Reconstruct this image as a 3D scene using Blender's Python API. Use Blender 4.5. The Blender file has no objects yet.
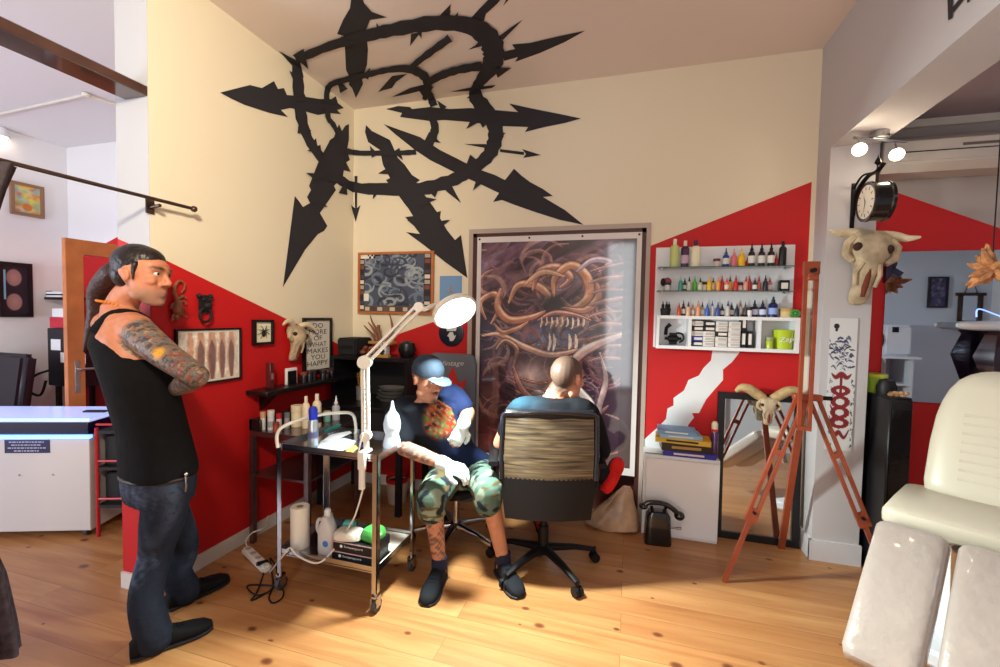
import bpy, bmesh, math, random
import numpy as np
from mathutils import Vector, Matrix
random.seed(7)
SC = bpy.context.scene
COL = SC.collection
PI = math.pi
V = Vector

# ------------------------------------------------------------ camera maths
CF, CYAW, CPIT, CROL = 441.594, .2861, -.0414, .0195
CAM = V((0, 0, 1.5))
_F = V((-math.sin(CYAW)*math.cos(CPIT), math.cos(CYAW)*math.cos(CPIT), math.sin(CPIT)))
_R0 = V((math.cos(CYAW), math.sin(CYAW), 0)); _U0 = _R0.cross(_F)
_R = _R0*math.cos(CROL)+_U0*math.sin(CROL); _U = _U0*math.cos(CROL)-_R0*math.sin(CROL)
def at(x, y, X=None, Y=None, Z=None, D=None):
    """point of the room seen at a pixel of the photograph, on a known plane"""
    d = _F+_R*((x-500)/CF)+_U*((333.5-y)/CF)
    if X is not None: t = X/d.x
    elif Y is not None: t = Y/d.y
    elif Z is not None: t = (Z-1.5)/d.z
    else: t = D
    return CAM+d*t
XL, YB, H, XR = -2.354, 3.382, 3.259, 1.139     # left wall, back wall, ceiling, right wall

# ------------------------------------------------------------ colours, materials
def lin(c):
    return tuple(((v/255)/12.92 if v/255 <= .04045 else ((v/255+.055)/1.055)**2.4) for v in c)
def L4(c): return (*lin(c), 1)
MATS = {}
def mat(name, col, rough=.5, metal=0, var=0, vs=6, bump=0, bs=30, emit=None, es=0, trans=0, coat=0, ior=1.45, attr=None, spec=.5, alpha=1, sheen=0):
    if name in MATS: return MATS[name]
    m = bpy.data.materials.new(name); m.use_nodes = True; nt = m.node_tree; N = nt.nodes; Lk = nt.links
    b = N['Principled BSDF']
    b.inputs['Base Color'].default_value = L4(col); b.inputs['Roughness'].default_value = rough
    b.inputs['Metallic'].default_value = metal; b.inputs['Transmission Weight'].default_value = trans
    b.inputs['Coat Weight'].default_value = coat; b.inputs['IOR'].default_value = ior
    b.inputs['Coat Roughness'].default_value = .06
    b.inputs['Specular IOR Level'].default_value = spec; b.inputs['Alpha'].default_value = alpha
    b.inputs['Sheen Weight'].default_value = sheen
    if emit: b.inputs['Emission Color'].default_value = L4(emit); b.inputs['Emission Strength'].default_value = es
    tc = N.new('ShaderNodeTexCoord')
    if attr:
        a = N.new('ShaderNodeAttribute'); a.attribute_name = attr
        Lk.new(a.outputs['Color'], b.inputs['Base Color'])
    elif var:
        n = N.new('ShaderNodeTexNoise'); n.inputs['Scale'].default_value = vs; n.inputs['Detail'].default_value = 4
        Lk.new(tc.outputs['Object'], n.inputs['Vector'])
        r = N.new('ShaderNodeValToRGB'); c = lin(col)
        r.color_ramp.elements[0].position = .3; r.color_ramp.elements[1].position = .7
        r.color_ramp.elements[0].color = (*[v*(1-var) for v in c], 1)
        r.color_ramp.elements[1].color = (*[min(1, v*(1+var)) for v in c], 1)
        Lk.new(n.outputs['Fac'], r.inputs['Fac']); Lk.new(r.outputs['Color'], b.inputs['Base Color'])
    if bump:
        n = N.new('ShaderNodeTexNoise'); n.inputs['Scale'].default_value = bs; n.inputs['Detail'].default_value = 3
        Lk.new(tc.outputs['Object'], n.inputs['Vector'])
        bp = N.new('ShaderNodeBump'); bp.inputs['Strength'].default_value = bump; bp.inputs['Distance'].default_value = .01
        Lk.new(n.outputs['Fac'], bp.inputs['Height']); Lk.new(bp.outputs['Normal'], b.inputs['Normal'])
    MATS[name] = m
    return m

# ------------------------------------------------------------ mesh builder
def frame_of(z, hint=None):
    z = z.normalized(); h = hint or (V((0, 0, 1)) if abs(z.z) < .9 else V((1, 0, 0)))
    x = h.cross(z).normalized(); y = z.cross(x)
    return x, y, z
class B:
    def __init__(s): s.v = []; s.f = []; s.m = []; s.mi = 0
    def add(s, vs, fs):
        o = len(s.v); s.v += [V(p) for p in vs]; s.f += [tuple(i+o for i in f) for f in fs]; s.m += [s.mi]*len(fs); return s
    def box(s, c, d, R=None, bev=0, seg=1):
        bm = bmesh.new(); bmesh.ops.create_cube(bm, size=1)
        for q in bm.verts: q.co = V((q.co.x*d[0], q.co.y*d[1], q.co.z*d[2]))
        if bev: bmesh.ops.bevel(bm, geom=bm.edges[:], offset=min(bev, min(d)*.49), segments=seg, affect='EDGES')
        bm.verts.index_update()
        R = R or Matrix.Identity(3)
        s.add([R @ q.co+V(c) for q in bm.verts], [[q.index for q in f.verts] for f in bm.faces]); bm.free(); return s
    def bx(s, a, b, bev=0, seg=1):
        a = V(a); b = V(b); return s.box((a+b)/2, [abs(b[i]-a[i]) for i in range(3)], None, bev, seg)
    def cyl(s, a, b, r0, r1=None, n=16, cap=True):
        a = V(a); b = V(b); r1 = r0 if r1 is None else r1; x, y, z = frame_of(b-a)
        vs = []
        for p, r in ((a, r0), (b, r1)):
            vs += [p+(x*math.cos(2*PI*i/n)+y*math.sin(2*PI*i/n))*r for i in range(n)]
        fs = [(i, (i+1) % n, n+(i+1) % n, n+i) for i in range(n)]
        if cap: fs += [tuple(range(n-1, -1, -1)), tuple(range(n, 2*n))]
        return s.add(vs, fs)
    def tube(s, pts, r, n=8, closed=False, flat=1.0, hint=None):
        pts = [V(p) for p in pts]; k = len(pts); vs = []; fs = []; px = None
        for i, p in enumerate(pts):
            if closed: t = pts[(i+1) % k]-pts[i-1]
            else: t = pts[min(i+1, k-1)]-pts[max(i-1, 0)]
            if t.length < 1e-9: t = V((0, 0, 1))
            t.normalize()
            if px is None: x = frame_of(t, hint)[0]
            else: x = (px-t*px.dot(t)); x = x.normalized() if x.length > 1e-6 else frame_of(t)[0]
            px = x; y = t.cross(x); rr = r[i] if isinstance(r, (list, tuple)) else r
            vs += [p+(x*math.cos(2*PI*j/n)+y*math.sin(2*PI*j/n)*flat)*rr for j in range(n)]
        for i in range(k if closed else k-1):
            a = i*n; b = ((i+1) % k)*n
            fs += [(a+j, a+(j+1) % n, b+(j+1) % n, b+j) for j in range(n)]
        if not closed: fs += [tuple(range(n-1, -1, -1)), tuple(range((k-1)*n, k*n))]
        return s.add(vs, fs)
    def lathe(s, prof, c=(0, 0, 0), R=None, n=20, sy=1):
        R = R or Matrix.Identity(3); vs = []; fs = []; k = len(prof)
        for r, z in prof: vs += [R @ V((math.cos(2*PI*j/n)*max(r, 1e-5), math.sin(2*PI*j/n)*max(r, 1e-5)*sy, z))+V(c) for j in range(n)]
        for i in range(k-1): fs += [(i*n+j, i*n+(j+1) % n, (i+1)*n+(j+1) % n, (i+1)*n+j) for j in range(n)]
        fs += [tuple(range(n-1, -1, -1)), tuple(range((k-1)*n, k*n))]
        return s.add(vs, fs)
    def ell(s, c, r, R=None, nu=18, nv=12):
        if not isinstance(r, (list, tuple)): r = (r, r, r)
        R = R or Matrix.Identity(3); vs = [V((0, 0, -1))]; fs = []
        for i in range(1, nv):
            a = -PI/2+PI*i/nv
            vs += [V((math.cos(a)*math.cos(2*PI*j/nu), math.cos(a)*math.sin(2*PI*j/nu), math.sin(a))) for j in range(nu)]
        vs.append(V((0, 0, 1)))
        for i in range(nv-2):
            fs += [(1+i*nu+j, 1+i*nu+(j+1) % nu, 1+(i+1)*nu+(j+1) % nu, 1+(i+1)*nu+j) for j in range(nu)]
        fs += [(0, 1+(j+1) % nu, 1+j) for j in range(nu)]
        b = 1+(nv-2)*nu; fs += [(b+j, b+(j+1) % nu, b+nu) for j in range(nu)]
        return s.add([R @ V((p.x*r[0], p.y*r[1], p.z*r[2]))+V(c) for p in vs], fs)
    def prism(s, poly, nrm, d):
        """polygon of 3-D points extruded by d along nrm"""
        poly = [V(p) for p in poly]; k = len(poly); o = V(nrm)*d
        return s.add(poly+[p+o for p in poly], [tuple(range(k-1, -1, -1)), tuple(range(k, 2*k))]+[(i, (i+1) % k, k+(i+1) % k, k+i) for i in range(k)])
    def loft(s, secs, n=20, p=2.0):
        """secs: (centre, x half-axis vector, y half-axis vector); superellipse power p"""
        vs = []; fs = []; k = len(secs)
        for c, a, b in secs:
            for j in range(n):
                t = 2*PI*j/n; ct, st = math.cos(t), math.sin(t)
                vs.append(V(c)+V(a)*math.copysign(abs(ct)**(2/p), ct)+V(b)*math.copysign(abs(st)**(2/p), st))
        for i in range(k-1): fs += [(i*n+j, i*n+(j+1) % n, (i+1)*n+(j+1) % n, (i+1)*n+j) for j in range(n)]
        fs += [tuple(range(n-1, -1, -1)), tuple(range((k-1)*n, k*n))]
        return s.add(vs, fs)
    def cap(s, a, b, ra, rb, n=14):
        """tapered capsule"""
        a = V(a); b = V(b); s.cyl(a, b, ra, rb, n); s.ell(a, ra, None, n, 8); s.ell(b, rb, None, n, 8); return s
    def xf(s, M): s.v = [M @ p for p in s.v]; return s
    def grid(s, fn, nu, nv):
        vs = [fn(i/nu, j/nv) for j in range(nv+1) for i in range(nu+1)]
        return s.add(vs, [(j*(nu+1)+i, j*(nu+1)+i+1, (j+1)*(nu+1)+i+1, (j+1)*(nu+1)+i) for j in range(nv) for i in range(nu)])
    def mesh(s, name):
        me = bpy.data.meshes.new(name); me.from_pydata([tuple(p) for p in s.v], [], s.f)
        for p, m in zip(me.polygons, s.m): p.material_index = m
        bm = bmesh.new(); bm.from_mesh(me); bmesh.ops.recalc_face_normals(bm, faces=bm.faces[:]); bm.to_mesh(me); bm.free()
        return me

def finish(me, mats, ang=40):
    for m in (mats if isinstance(mats, (list, tuple)) else [mats]): me.materials.append(m)
    me.shade_smooth(); me.set_sharp_from_angle(angle=math.radians(ang))

class Th:
    """a top-level thing: an Empty at its base; parts are given in world or local coordinates"""
    def __init__(s, name, label, cat, loc=(0, 0, 0), rz=0, group=None, R=None):
        o = bpy.data.objects.new(name, None); COL.objects.link(o); o.empty_display_size = .1
        s.M = Matrix.Translation(V(loc)) @ (R.to_4x4() if R else Matrix.Rotation(rz, 4, 'Z'))
        o.matrix_world = s.M; o['label'] = label; o['category'] = cat
        if group: o['group'] = group
        s.o = o
    def part(s, name, b, mats, world=False, parent=None, label=None, ang=40, kind=None):
        if isinstance(b, B):
            if world: b.xf(s.M.inverted())
            me = b.mesh(name); finish(me, mats, ang)
        else:
            me = b
            if world: me.transform(s.M.inverted())
        o = bpy.data.objects.new(name, me); COL.objects.link(o); o.parent = parent or s.o
        if label: o['label'] = label
        if kind: o['kind'] = kind
        return o
def solo(name, b, mats, label, cat, group=None, loc=None, ang=40, kind=None):
    """a thing that is one mesh, its origin at loc (else at its lowest centre)"""
    if loc is None:
        n = len(b.v); loc = V((sum(p.x for p in b.v)/n, sum(p.y for p in b.v)/n, min(p.z for p in b.v)))
    b.xf(Matrix.Translation(-V(loc))); me = b.mesh(name); finish(me, mats, ang)
    o = bpy.data.objects.new(name, me); COL.objects.link(o); o.location = loc
    if kind: o['kind'] = kind
    if label: o['label'] = label; o['category'] = cat
    if group: o['group'] = group
    return o
def struct(name, b, mats, ang=40):
    me = b.mesh(name); finish(me, mats, ang); o = bpy.data.objects.new(name, me); COL.objects.link(o); o['kind'] = 'structure'; return o
def addmesh(name, me, parent, label=None):
    o = bpy.data.objects.new(name, me); COL.objects.link(o); o.parent = parent
    if label: o['label'] = label
    return o
def dup(root, loc, rz=0, label=None, group=None):
    r = root.copy(); COL.objects.link(r); r.location = loc; r.rotation_euler = (0, 0, rz)
    if label: r['label'] = label
    if group: r['group'] = group
    for ch in list(root.children):
        c = ch.copy(); COL.objects.link(c); c.parent = r
        for g in ch.children:
            d = g.copy(); COL.objects.link(d); d.parent = c
    return r

# ------------------------------------------------------------ text as mesh
def text_b(s, O, ux, uy, h, w=None, depth=.001, align='CENTER', shear=0):
    cu = bpy.data.curves.new('t', 'FONT'); cu.body = s; cu.size = 1; cu.align_x = align; cu.resolution_u = 2; cu.shear = shear
    o = bpy.data.objects.new('t', cu); COL.objects.link(o)
    dg = bpy.context.evaluated_depsgraph_get(); me = bpy.data.meshes.new_from_object(o.evaluated_get(dg))
    xs = [q.co.x for q in me.vertices]; ys = [q.co.y for q in me.vertices]
    W = max(xs)-min(xs); HH = max(ys)-min(ys); cx = (max(xs)+min(xs))/2; cy = (max(ys)+min(ys))/2
    sy = h/HH; sx = (w/W) if w else sy
    ux = V(ux).normalized(); uy = V(uy).normalized(); n = ux.cross(uy)
    b = B(); b.add([V(O)+ux*((q.co.x-cx)*sx)+uy*((q.co.y-cy)*sy)+n*depth for q in me.vertices], [tuple(p.vertices) for p in me.polygons])
    bpy.data.objects.remove(o); bpy.data.meshes.remove(me)
    return b

# ------------------------------------------------------------ painted flat pictures (vertex colours)
class Canvas:
    def __init__(s, w, h, bg):
        s.w, s.h = w, h; s.a = np.ones((h, w, 3))*np.array(bg)/255.
        s.Y, s.X = np.mgrid[0:h, 0:w]; s.X = (s.X+.5)/w; s.Y = (s.Y+.5)/h; s.asp = h/w
    def _mix(s, m, c): s.a = s.a*(1-m[..., None])+np.array(c)/255.*m[..., None]
    def rect(s, x0, y0, x1, y1, c, o=1): s._mix(((s.X >= x0)&(s.X < x1)&(s.Y >= y0)&(s.Y < y1))*o*1., c)
    def blob(s, x, y, rx, ry, c, o=1, hard=0):
        d = ((s.X-x)/rx)**2+((s.Y-y)/ry)**2
        s._mix(o*(np.clip((1.15-d)*4, 0, 1) if hard else np.exp(-d)), c)
    def stroke(s, pts, w, c, o=1, hi=None):
        P = np.array(cat(pts, 6)); n = len(P); best = np.full(s.X.shape, 9.); bt = np.zeros(s.X.shape); sd = np.zeros(s.X.shape)
        for i in range(n-1):
            a, b = P[i], P[i+1]; dx, dy = b[0]-a[0], (b[1]-a[1])*s.asp; l2 = dx*dx+dy*dy+1e-12
            qx = s.X-a[0]; qy = (s.Y-a[1])*s.asp; t = np.clip((qx*dx+qy*dy)/l2, 0, 1)
            ex = qx-dx*t; ey = qy-dy*t; d = np.hypot(ex, ey); k = d < best
            best = np.where(k, d, best); bt = np.where(k, (i+t)/(n-1), bt); sd = np.where(k, ey, sd)
        ww = w*(np.sin(PI*np.clip(bt, .02, .98))*.75+.25)
        m = np.clip((ww-best)/(ww*.35), 0, 1)*o
        s._mix(m, c)
        if hi is not None: s._mix(np.clip(1-np.abs(sd+ww*.35)/(ww*.45), 0, 1)*np.clip((ww*.95-best)/(ww*.3), 0, 1)*o, hi)
    def noise(s, amp, k=12, seed=0):
        r = np.random.RandomState(seed); t = np.zeros(s.X.shape)
        for q in range(4):
            kx = k*2**q; ky = max(2, int(kx*s.asp)); g = r.rand(ky+2, kx+2)-.5
            x = s.X*kx; y = s.Y*ky; i = x.astype(int); j = y.astype(int); fx = x-i; fy = y-j
            t += (g[j, i]*(1-fx)*(1-fy)+g[j, i+1]*fx*(1-fy)+g[j+1, i]*(1-fx)*fy+g[j+1, i+1]*fx*fy)/1.6**q
        s.a = np.clip(s.a*(1+amp*t[..., None]), 0, 1)
    def mesh(s, name, O, ux, uy):
        """O = top-left corner; ux runs right, uy runs down; full size vectors"""
        w, h = s.w, s.h; O = np.array(O); ux = np.array(ux); uy = np.array(uy)
        J, I = np.mgrid[0:h+1, 0:w+1]
        co = O+ux*(I[..., None]/w)+uy*(J[..., None]/h)
        me = bpy.data.meshes.new(name); nv = (w+1)*(h+1)
        idx = (J[:-1, :-1]*(w+1)+I[:-1, :-1]).ravel()
        f = np.stack([idx, idx+w+1, idx+w+2, idx+1], -1)
        me.from_pydata(co.reshape(-1, 3).tolist(), [], f.tolist())
        ca = me.color_attributes.new('Col', 'FLOAT_COLOR', 'CORNER')
        c = s.a.reshape(-1, 3); c = np.where(c <= .04045, c/12.92, ((c+.055)/1.055)**2.4)
        c = np.concatenate([c, np.ones((len(c), 1))], 1); c = np.repeat(c, 4, 0)
        ca.data.foreach_set('color', c.astype(np.float32).ravel())
        return me
def cat(pts, k):
    """catmull-rom through points"""
    P = [tuple(p) for p in pts]; n = len(P); out = []
    if n < 3: return P
    for i in range(n-1):
        p0, p1, p2, p3 = P[max(i-1, 0)], P[i], P[i+1], P[min(i+2, n-1)]
        for j in range(k):
            t = j/k
            out.append(tuple(.5*(2*b+(c-a)*t+(2*a-5*b+4*c-d)*t*t+(3*b-a-3*c+d)*t**3) for a, b, c, d in zip(p0, p1, p2, p3)))
    out.append(P[-1]); return out
def vcat(pts, k=6): return [V(p) for p in cat([tuple(p) for p in pts], k)]
def paint_mat(name, rough=.6, coat=0):
    return mat(name, (128, 128, 128), rough, attr='Col', coat=coat)

# ------------------------------------------------------------ common materials
M = dict(
 cream=mat('wall_cream', (226, 214, 190), .85, bump=.04, bs=60),
 white=mat('wall_white', (228, 226, 230), .85, bump=.04, bs=60),
 ceil=mat('ceiling_paint', (226, 212, 204), .9),
 red=mat('wall_red', (192, 18, 22), .62, bump=.04, bs=60),
 base=mat('baseboard_white', (215, 208, 200), .5),
 black=mat('mural_black', (40, 37, 43), .8),
 blk=mat('black_lacquer', (18, 17, 20), .35),
 blkm=mat('black_matte', (22, 21, 24), .7),
 chrome=mat('chrome', (190, 190, 195), .18, 1),
 steel=mat('brushed_steel', (170, 168, 170), .3, 1, bump=.02),
 wht=mat('white_laminate', (226, 226, 230), .4),
 wplast=mat('white_plastic', (228, 224, 214), .35),
 plast=mat('black_plastic', (16, 15, 18), .5, spec=.3),
 rubber=mat('grey_rubber', (60, 60, 64), .6),
 glass=mat('clear_glass', (235, 245, 245), .02, trans=1, ior=1.3),
 oak=mat('orange_wood', (176, 104, 58), .45, var=.12, vs=9),
 easel=mat('easel_wood', (142, 64, 38), .38, var=.22, vs=8),
 dwood=mat('dark_brown_wood', (60, 32, 26), .5, var=.2),
 bone=mat('bone', (178, 158, 130), .65, var=.32, vs=16, bump=.25, bs=22),
 horn=mat('horn', (178, 152, 108), .5, var=.25, vs=30, bump=.3, bs=50),
 iron=mat('dark_iron', (24, 20, 20), .4, .6),
 paint=paint_mat('painted_surface'),
 gloss=paint_mat('glossy_print', .3, 1),
)
# ------------------------------------------------------------ floor material: pine boards along X with knots
def floor_mat():
    m = bpy.data.materials.new('pine_boards'); m.use_nodes = True; nt = m.node_tree; N = nt.nodes; Lk = nt.links
    b = N['Principled BSDF']; tc = N.new('ShaderNodeTexCoord')
    def mp(sc, src=None):
        q = N.new('ShaderNodeMapping'); q.inputs['Scale'].default_value = sc
        Lk.new(src or tc.outputs['Object'], q.inputs['Vector']); return q.outputs['Vector']
    def ramp(src, e, interp='LINEAR'):
        r = N.new('ShaderNodeValToRGB'); r.color_ramp.interpolation = interp
        while len(r.color_ramp.elements) < len(e): r.color_ramp.elements.new(.5)
        for k, (p, c) in enumerate(e): r.color_ramp.elements[k].position = p; r.color_ramp.elements[k].color = L4(c)
        Lk.new(src, r.inputs['Fac']); return r.outputs['Color']
    def mix(a, c, f, mode='MIX'):
        q = N.new('ShaderNodeMix'); q.data_type = 'RGBA'; q.blend_type = mode
        for s, v in ((q.inputs[6], a), (q.inputs[7], c)):
            if isinstance(v, tuple): s.default_value = L4(v)
            else: Lk.new(v, s)
        if isinstance(f, float): q.inputs[0].default_value = f
        else: Lk.new(f, q.inputs[0])
        return q.outputs[2]
    br = N.new('ShaderNodeTexBrick'); br.offset = .37; br.offset_frequency = 2
    br.inputs['Scale'].default_value = 1; br.inputs['Brick Width'].default_value = 2.1; br.inputs['Row Height'].default_value = .142
    br.inputs['Mortar Size'].default_value = .0016; br.inputs['Mortar Smooth'].default_value = .2; br.inputs['Bias'].default_value = 0
    br.inputs['Color1'].default_value = (0, 0, 0, 1); br.inputs['Color2'].default_value = (1, 1, 1, 1); br.inputs['Mortar'].default_value = (.5, .5, .5, 1)
    Lk.new(tc.outputs['Object'], br.inputs['Vector'])
    # shift the grain from board to board
    vm = N.new('ShaderNodeVectorMath'); vm.operation = 'MULTIPLY_ADD'; Lk.new(br.outputs['Color'], vm.inputs[0]); vm.inputs[1].default_value = (3.3, 5.1, 7.7)
    Lk.new(tc.outputs['Object'], vm.inputs[2])
    g = N.new('ShaderNodeTexNoise'); g.inputs['Scale'].default_value = 1; g.inputs['Detail'].default_value = 6; g.inputs['Distortion'].default_value = .9
    Lk.new(mp((1.3, 17, 1), vm.outputs[0]), g.inputs['Vector'])
    c = ramp(g.outputs['Fac'], [(.25, (158, 98, 56)), (.48, (190, 134, 84)), (.72, (210, 162, 108))])
    big = N.new('ShaderNodeTexNoise'); big.inputs['Scale'].default_value = .9; Lk.new(vm.outputs[0], big.inputs['Vector'])
    c = mix(c, ramp(big.outputs['Fac'], [(.3, (176, 118, 70)), (.7, (212, 168, 118))]), .35)
    tone = ramp(br.outputs['Color'], [(0, (208, 190, 174)), (1, (236, 226, 214))])
    c = mix(c, tone, .75, 'MULTIPLY')
    # knots
    vo = N.new('ShaderNodeTexVoronoi'); vo.inputs['Scale'].default_value = 1; vo.voronoi_dimensions = '2D'; Lk.new(mp((2.5, 3.8, 1)), vo.inputs['Vector'])
    wn = N.new('ShaderNodeTexWhiteNoise'); Lk.new(vo.outputs['Position'], wn.inputs['Vector'])
    mul = N.new('ShaderNodeMath'); mul.operation = 'MULTIPLY_ADD'; Lk.new(wn.outputs['Value'], mul.inputs[0]); mul.inputs[1].default_value = .145; mul.inputs[2].default_value = -.022
    sub = N.new('ShaderNodeMath'); sub.operation = 'DIVIDE'; Lk.new(vo.outputs['Distance'], sub.inputs[0])
    mx = N.new('ShaderNodeMath'); mx.operation = 'MAXIMUM'; Lk.new(mul.outputs[0], mx.inputs[0]); mx.inputs[1].default_value = .004; Lk.new(mx.outputs[0], sub.inputs[1])
    k = ramp(sub.outputs[0], [(0, (255, 255, 255)), (.42, (235, 235, 235)), (.75, (70, 70, 70)), (1, (0, 0, 0))])
    kk = N.new('ShaderNodeRGBToBW'); Lk.new(k, kk.inputs[0])
    c = mix(c, (96, 48, 26), kk.outputs[0])
    c = mix(c, (136, 88, 52), br.outputs['Fac'])
    Lk.new(c, b.inputs['Base Color'])
    b.inputs['Roughness'].default_value = .36; b.inputs['Specular IOR Level'].default_value = .5
    bp = N.new('ShaderNodeBump'); bp.inputs['Strength'].default_value = .12; bp.inputs['Distance'].default_value = .004
    inv = N.new('ShaderNodeMath'); inv.operation = 'MULTIPLY_ADD'; Lk.new(br.outputs['Fac'], inv.inputs[0]); inv.inputs[1].default_value = -1; Lk.new(g.outputs['Fac'], inv.inputs[2])
    Lk.new(inv.outputs[0], bp.inputs['Height']); Lk.new(bp.outputs['Normal'], b.inputs['Normal'])
    return m
struct('floor', B().bx((-6.3, -2.9, -.12), (4.8, 3.6, 0)), floor_mat())
struct('ceiling', B().bx((XL-.2, -2.9, H), (XR+.3, 3.6, H+.12)), M['ceil'])
struct('ceiling.001', B().bx((-6.3, -2.9, H), (XL-.2, 3.6, H+.12)), M['white'])
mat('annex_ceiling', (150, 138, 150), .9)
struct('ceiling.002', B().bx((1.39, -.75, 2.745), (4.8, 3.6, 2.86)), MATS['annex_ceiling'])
# left wall: cream above, red below a falling line; its end faces the camera
YE = 1.665; XE = -2.58
def redz_left(y): return 1.782+(y-1.669)*(-.3655)
b = B()
b.mi = 0; b.bx((XE, YE, 0), (XL, YB, H))
b.mi = 0
wl = struct('wall_left', b, [M['cream'], M['red'], M['white']])
# the painted fields of a wall are thin coats on it
e = .002
b = B(); b.prism([(XL, YE-e, 0), (XL, YB, 0), (XL, YB, redz_left(YB)), (XL, YE-e, redz_left(YE))], (1, 0, 0), e)
b.prism([(XL+e, YE, 0), (XL+e, YE, 1.783), (XE, YE, 1.86), (XE, YE, 0)], (0, -1, 0), e)
struct('trim_1', b, M['red'])
b = B(); b.prism([(XL, YE, 1.783), (XL, YE, H), (XE, YE, H), (XE, YE, 1.86)], (0, -1, 0), e)
struct('trim_2', b, mat('end_white_dimmed', (186, 186, 190), .85))  # same white paint, darkened in colour to dim this bright end face
# back wall with a recess for the doorway behind the hanging print
DX0, DX1, DZ = -1.232, .094, 2.15
b = B(); b.bx((XL, YB, 0), (DX0, YB+.18, H)); b.bx((DX0, YB, DZ), (DX1, YB+.18, H)); b.bx((DX1, YB, 0), (1.39, YB+.18, H)); b.bx((DX0, YB+.12, 0), (DX1, YB+.18, DZ))
struct('wall_back', b, M['cream'])
b = B(); b.bx((DX0, YB-.006, 0), (DX0+.03, YB+.12, DZ)); b.bx((DX1-.03, YB-.006, 0), (DX1, YB+.12, DZ)); b.bx((DX0, YB-.006, DZ-.03), (DX1, YB+.12, DZ)); b.bx((DX0+.03, YB+.09, 0), (DX1-.03, YB+.118, DZ-.03))
struct('door_1', b, mat('door_dark', (74, 34, 28), .45))
b = B(); b.bx((DX0-.035, YB-.012, 0), (DX0, YB, DZ+.035)); b.bx((DX1, YB-.012, 0), (DX1+.03, YB, DZ+.035)); b.bx((DX0, YB-.012, DZ), (DX1, YB, DZ+.035))
struct('trim_3', b, mat('casing_grey', (176, 160, 150), .6))
def redz_back(x):
    pts = [(-2.354, 1.166), (-2.19, 1.217), (-1.526, 1.434), (.113, 2.027), (1.102, 2.398), (1.139, 2.412)]
    for (a, p), (c, q) in zip(pts, pts[1:]):
        if x <= c: return p+(q-p)*(x-a)/(c-a)
    return pts[-1][1]
b = B(); b.prism([(XL, YB, 0), (DX0-.035, YB, 0), (DX0-.035, YB, redz_back(DX0)), (XL, YB, redz_back(XL))], (0, -1, 0), e)
b.prism([(DX1+.03, YB, 0), (XR-.028, YB, 0), (XR-.028, YB, redz_back(XR)), (DX1+.03, YB, redz_back(DX1))], (0, -1, 0), e)
struct('trim_4', b, M['red'])
# white jagged arrow shaft painted over the red
P = [(742, 352), (711, 352), (711, 360.5), (703.5, 368), (699, 375.5), (688.5, 380), (684, 390.5), (673.5, 398), (673.5, 405.5), (667.5, 408.5), (666, 419), (657, 428), (643.5, 440), (643, 535), (650, 536), (666, 470), (688, 440), (688, 425), (694, 417.5), (692, 413), (699, 413), (706, 399.5), (715, 389), (723, 380), (723, 369.5), (732, 362), (739, 353)]
P = [(742, 340)]+P[1:-1]+[(739, 353)]; P[1] = (714, 340)
b = B(); b.prism([at(x, y, Y=YB-e) for x, y in P], (0, -1, 0), .001)
struct('trim_5', b, mat('arrow_white', (224, 226, 230), .7))
# stub of the right wall, header over the wide opening
JY = 3.185; HZ = 2.5615
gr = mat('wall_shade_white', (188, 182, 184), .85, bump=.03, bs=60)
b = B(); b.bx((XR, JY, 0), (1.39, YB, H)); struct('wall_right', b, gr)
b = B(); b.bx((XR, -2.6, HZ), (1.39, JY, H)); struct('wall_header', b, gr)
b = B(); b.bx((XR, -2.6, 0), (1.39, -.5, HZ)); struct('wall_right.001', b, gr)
# annex behind the opening
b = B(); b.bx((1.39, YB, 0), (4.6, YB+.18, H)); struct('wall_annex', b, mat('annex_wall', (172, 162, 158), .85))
b = B(); b.prism([at(878, 186, Y=YB), at(1010, 232, Y=YB), V((4.5, YB, 1.45)), V((4.5, YB, 0)), V((1.392, YB, 0)), V((1.392, YB, at(878, 186, Y=YB).z))], (0, -1, 0), e)
struct('trim_6', b, M['red'])
b = B(); b.bx((4.5, -.6, 0), (4.62, YB, 2.8)); struct('wall_annex.001', b, M['white'])
b = B(); b.bx((1.39, -.72, 0), (4.6, -.6, 2.8)); struct('wall_annex.002', b, mat('annex_rear', (200, 206, 214), .85))
# left room
b = B(); b.bx((-6.05, YB+.02, 0), (XE, YB+.2, H)); struct('wall_left_room', b, M['white'])
b = B(); b.bx((-6.2, -2.6, 0), (-6.05, YB+.2, H)); struct('wall_left_room.001', b, M['white'])
b = B(); b.prism([at(121, 235, Y=YB+.02), at(72, 262, Y=YB+.02), V((at(72, 262, Y=YB+.02).x, YB+.02, 0)), V((XE, YB+.02, 0)), V((XE, YB+.02, 2.1))], (0, -1, 0), e)
struct('trim_7', b, M['red'])
# rear wall with a tall glazed door
wx0 = at(603, 350, Y=9.364).x; wx1 = at(634, 350, Y=9.364).x
b = B(); b.bx((-6.2, -2.75, 0), (wx0, -2.6, H)); b.bx((wx1, -2.75, 0), (XR+.25, -2.6, H)); b.bx((wx0, -2.75, 3.05), (wx1, -2.6, H)); struct('wall_rear', b, M['cream'])
b = B()
for x in (wx0, wx1-.04): b.bx((x, -2.72, 0), (x+.04, -2.63, 3.05))
for z in (0, 3.01): b.bx((wx0+.04, -2.72, z), (wx1-.04, -2.63, z+.04))
b.bx((wx0+.04, -2.68, .04), (wx1-.04, -2.675, 3.01))
struct('window_1', b, M['wht'])
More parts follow.
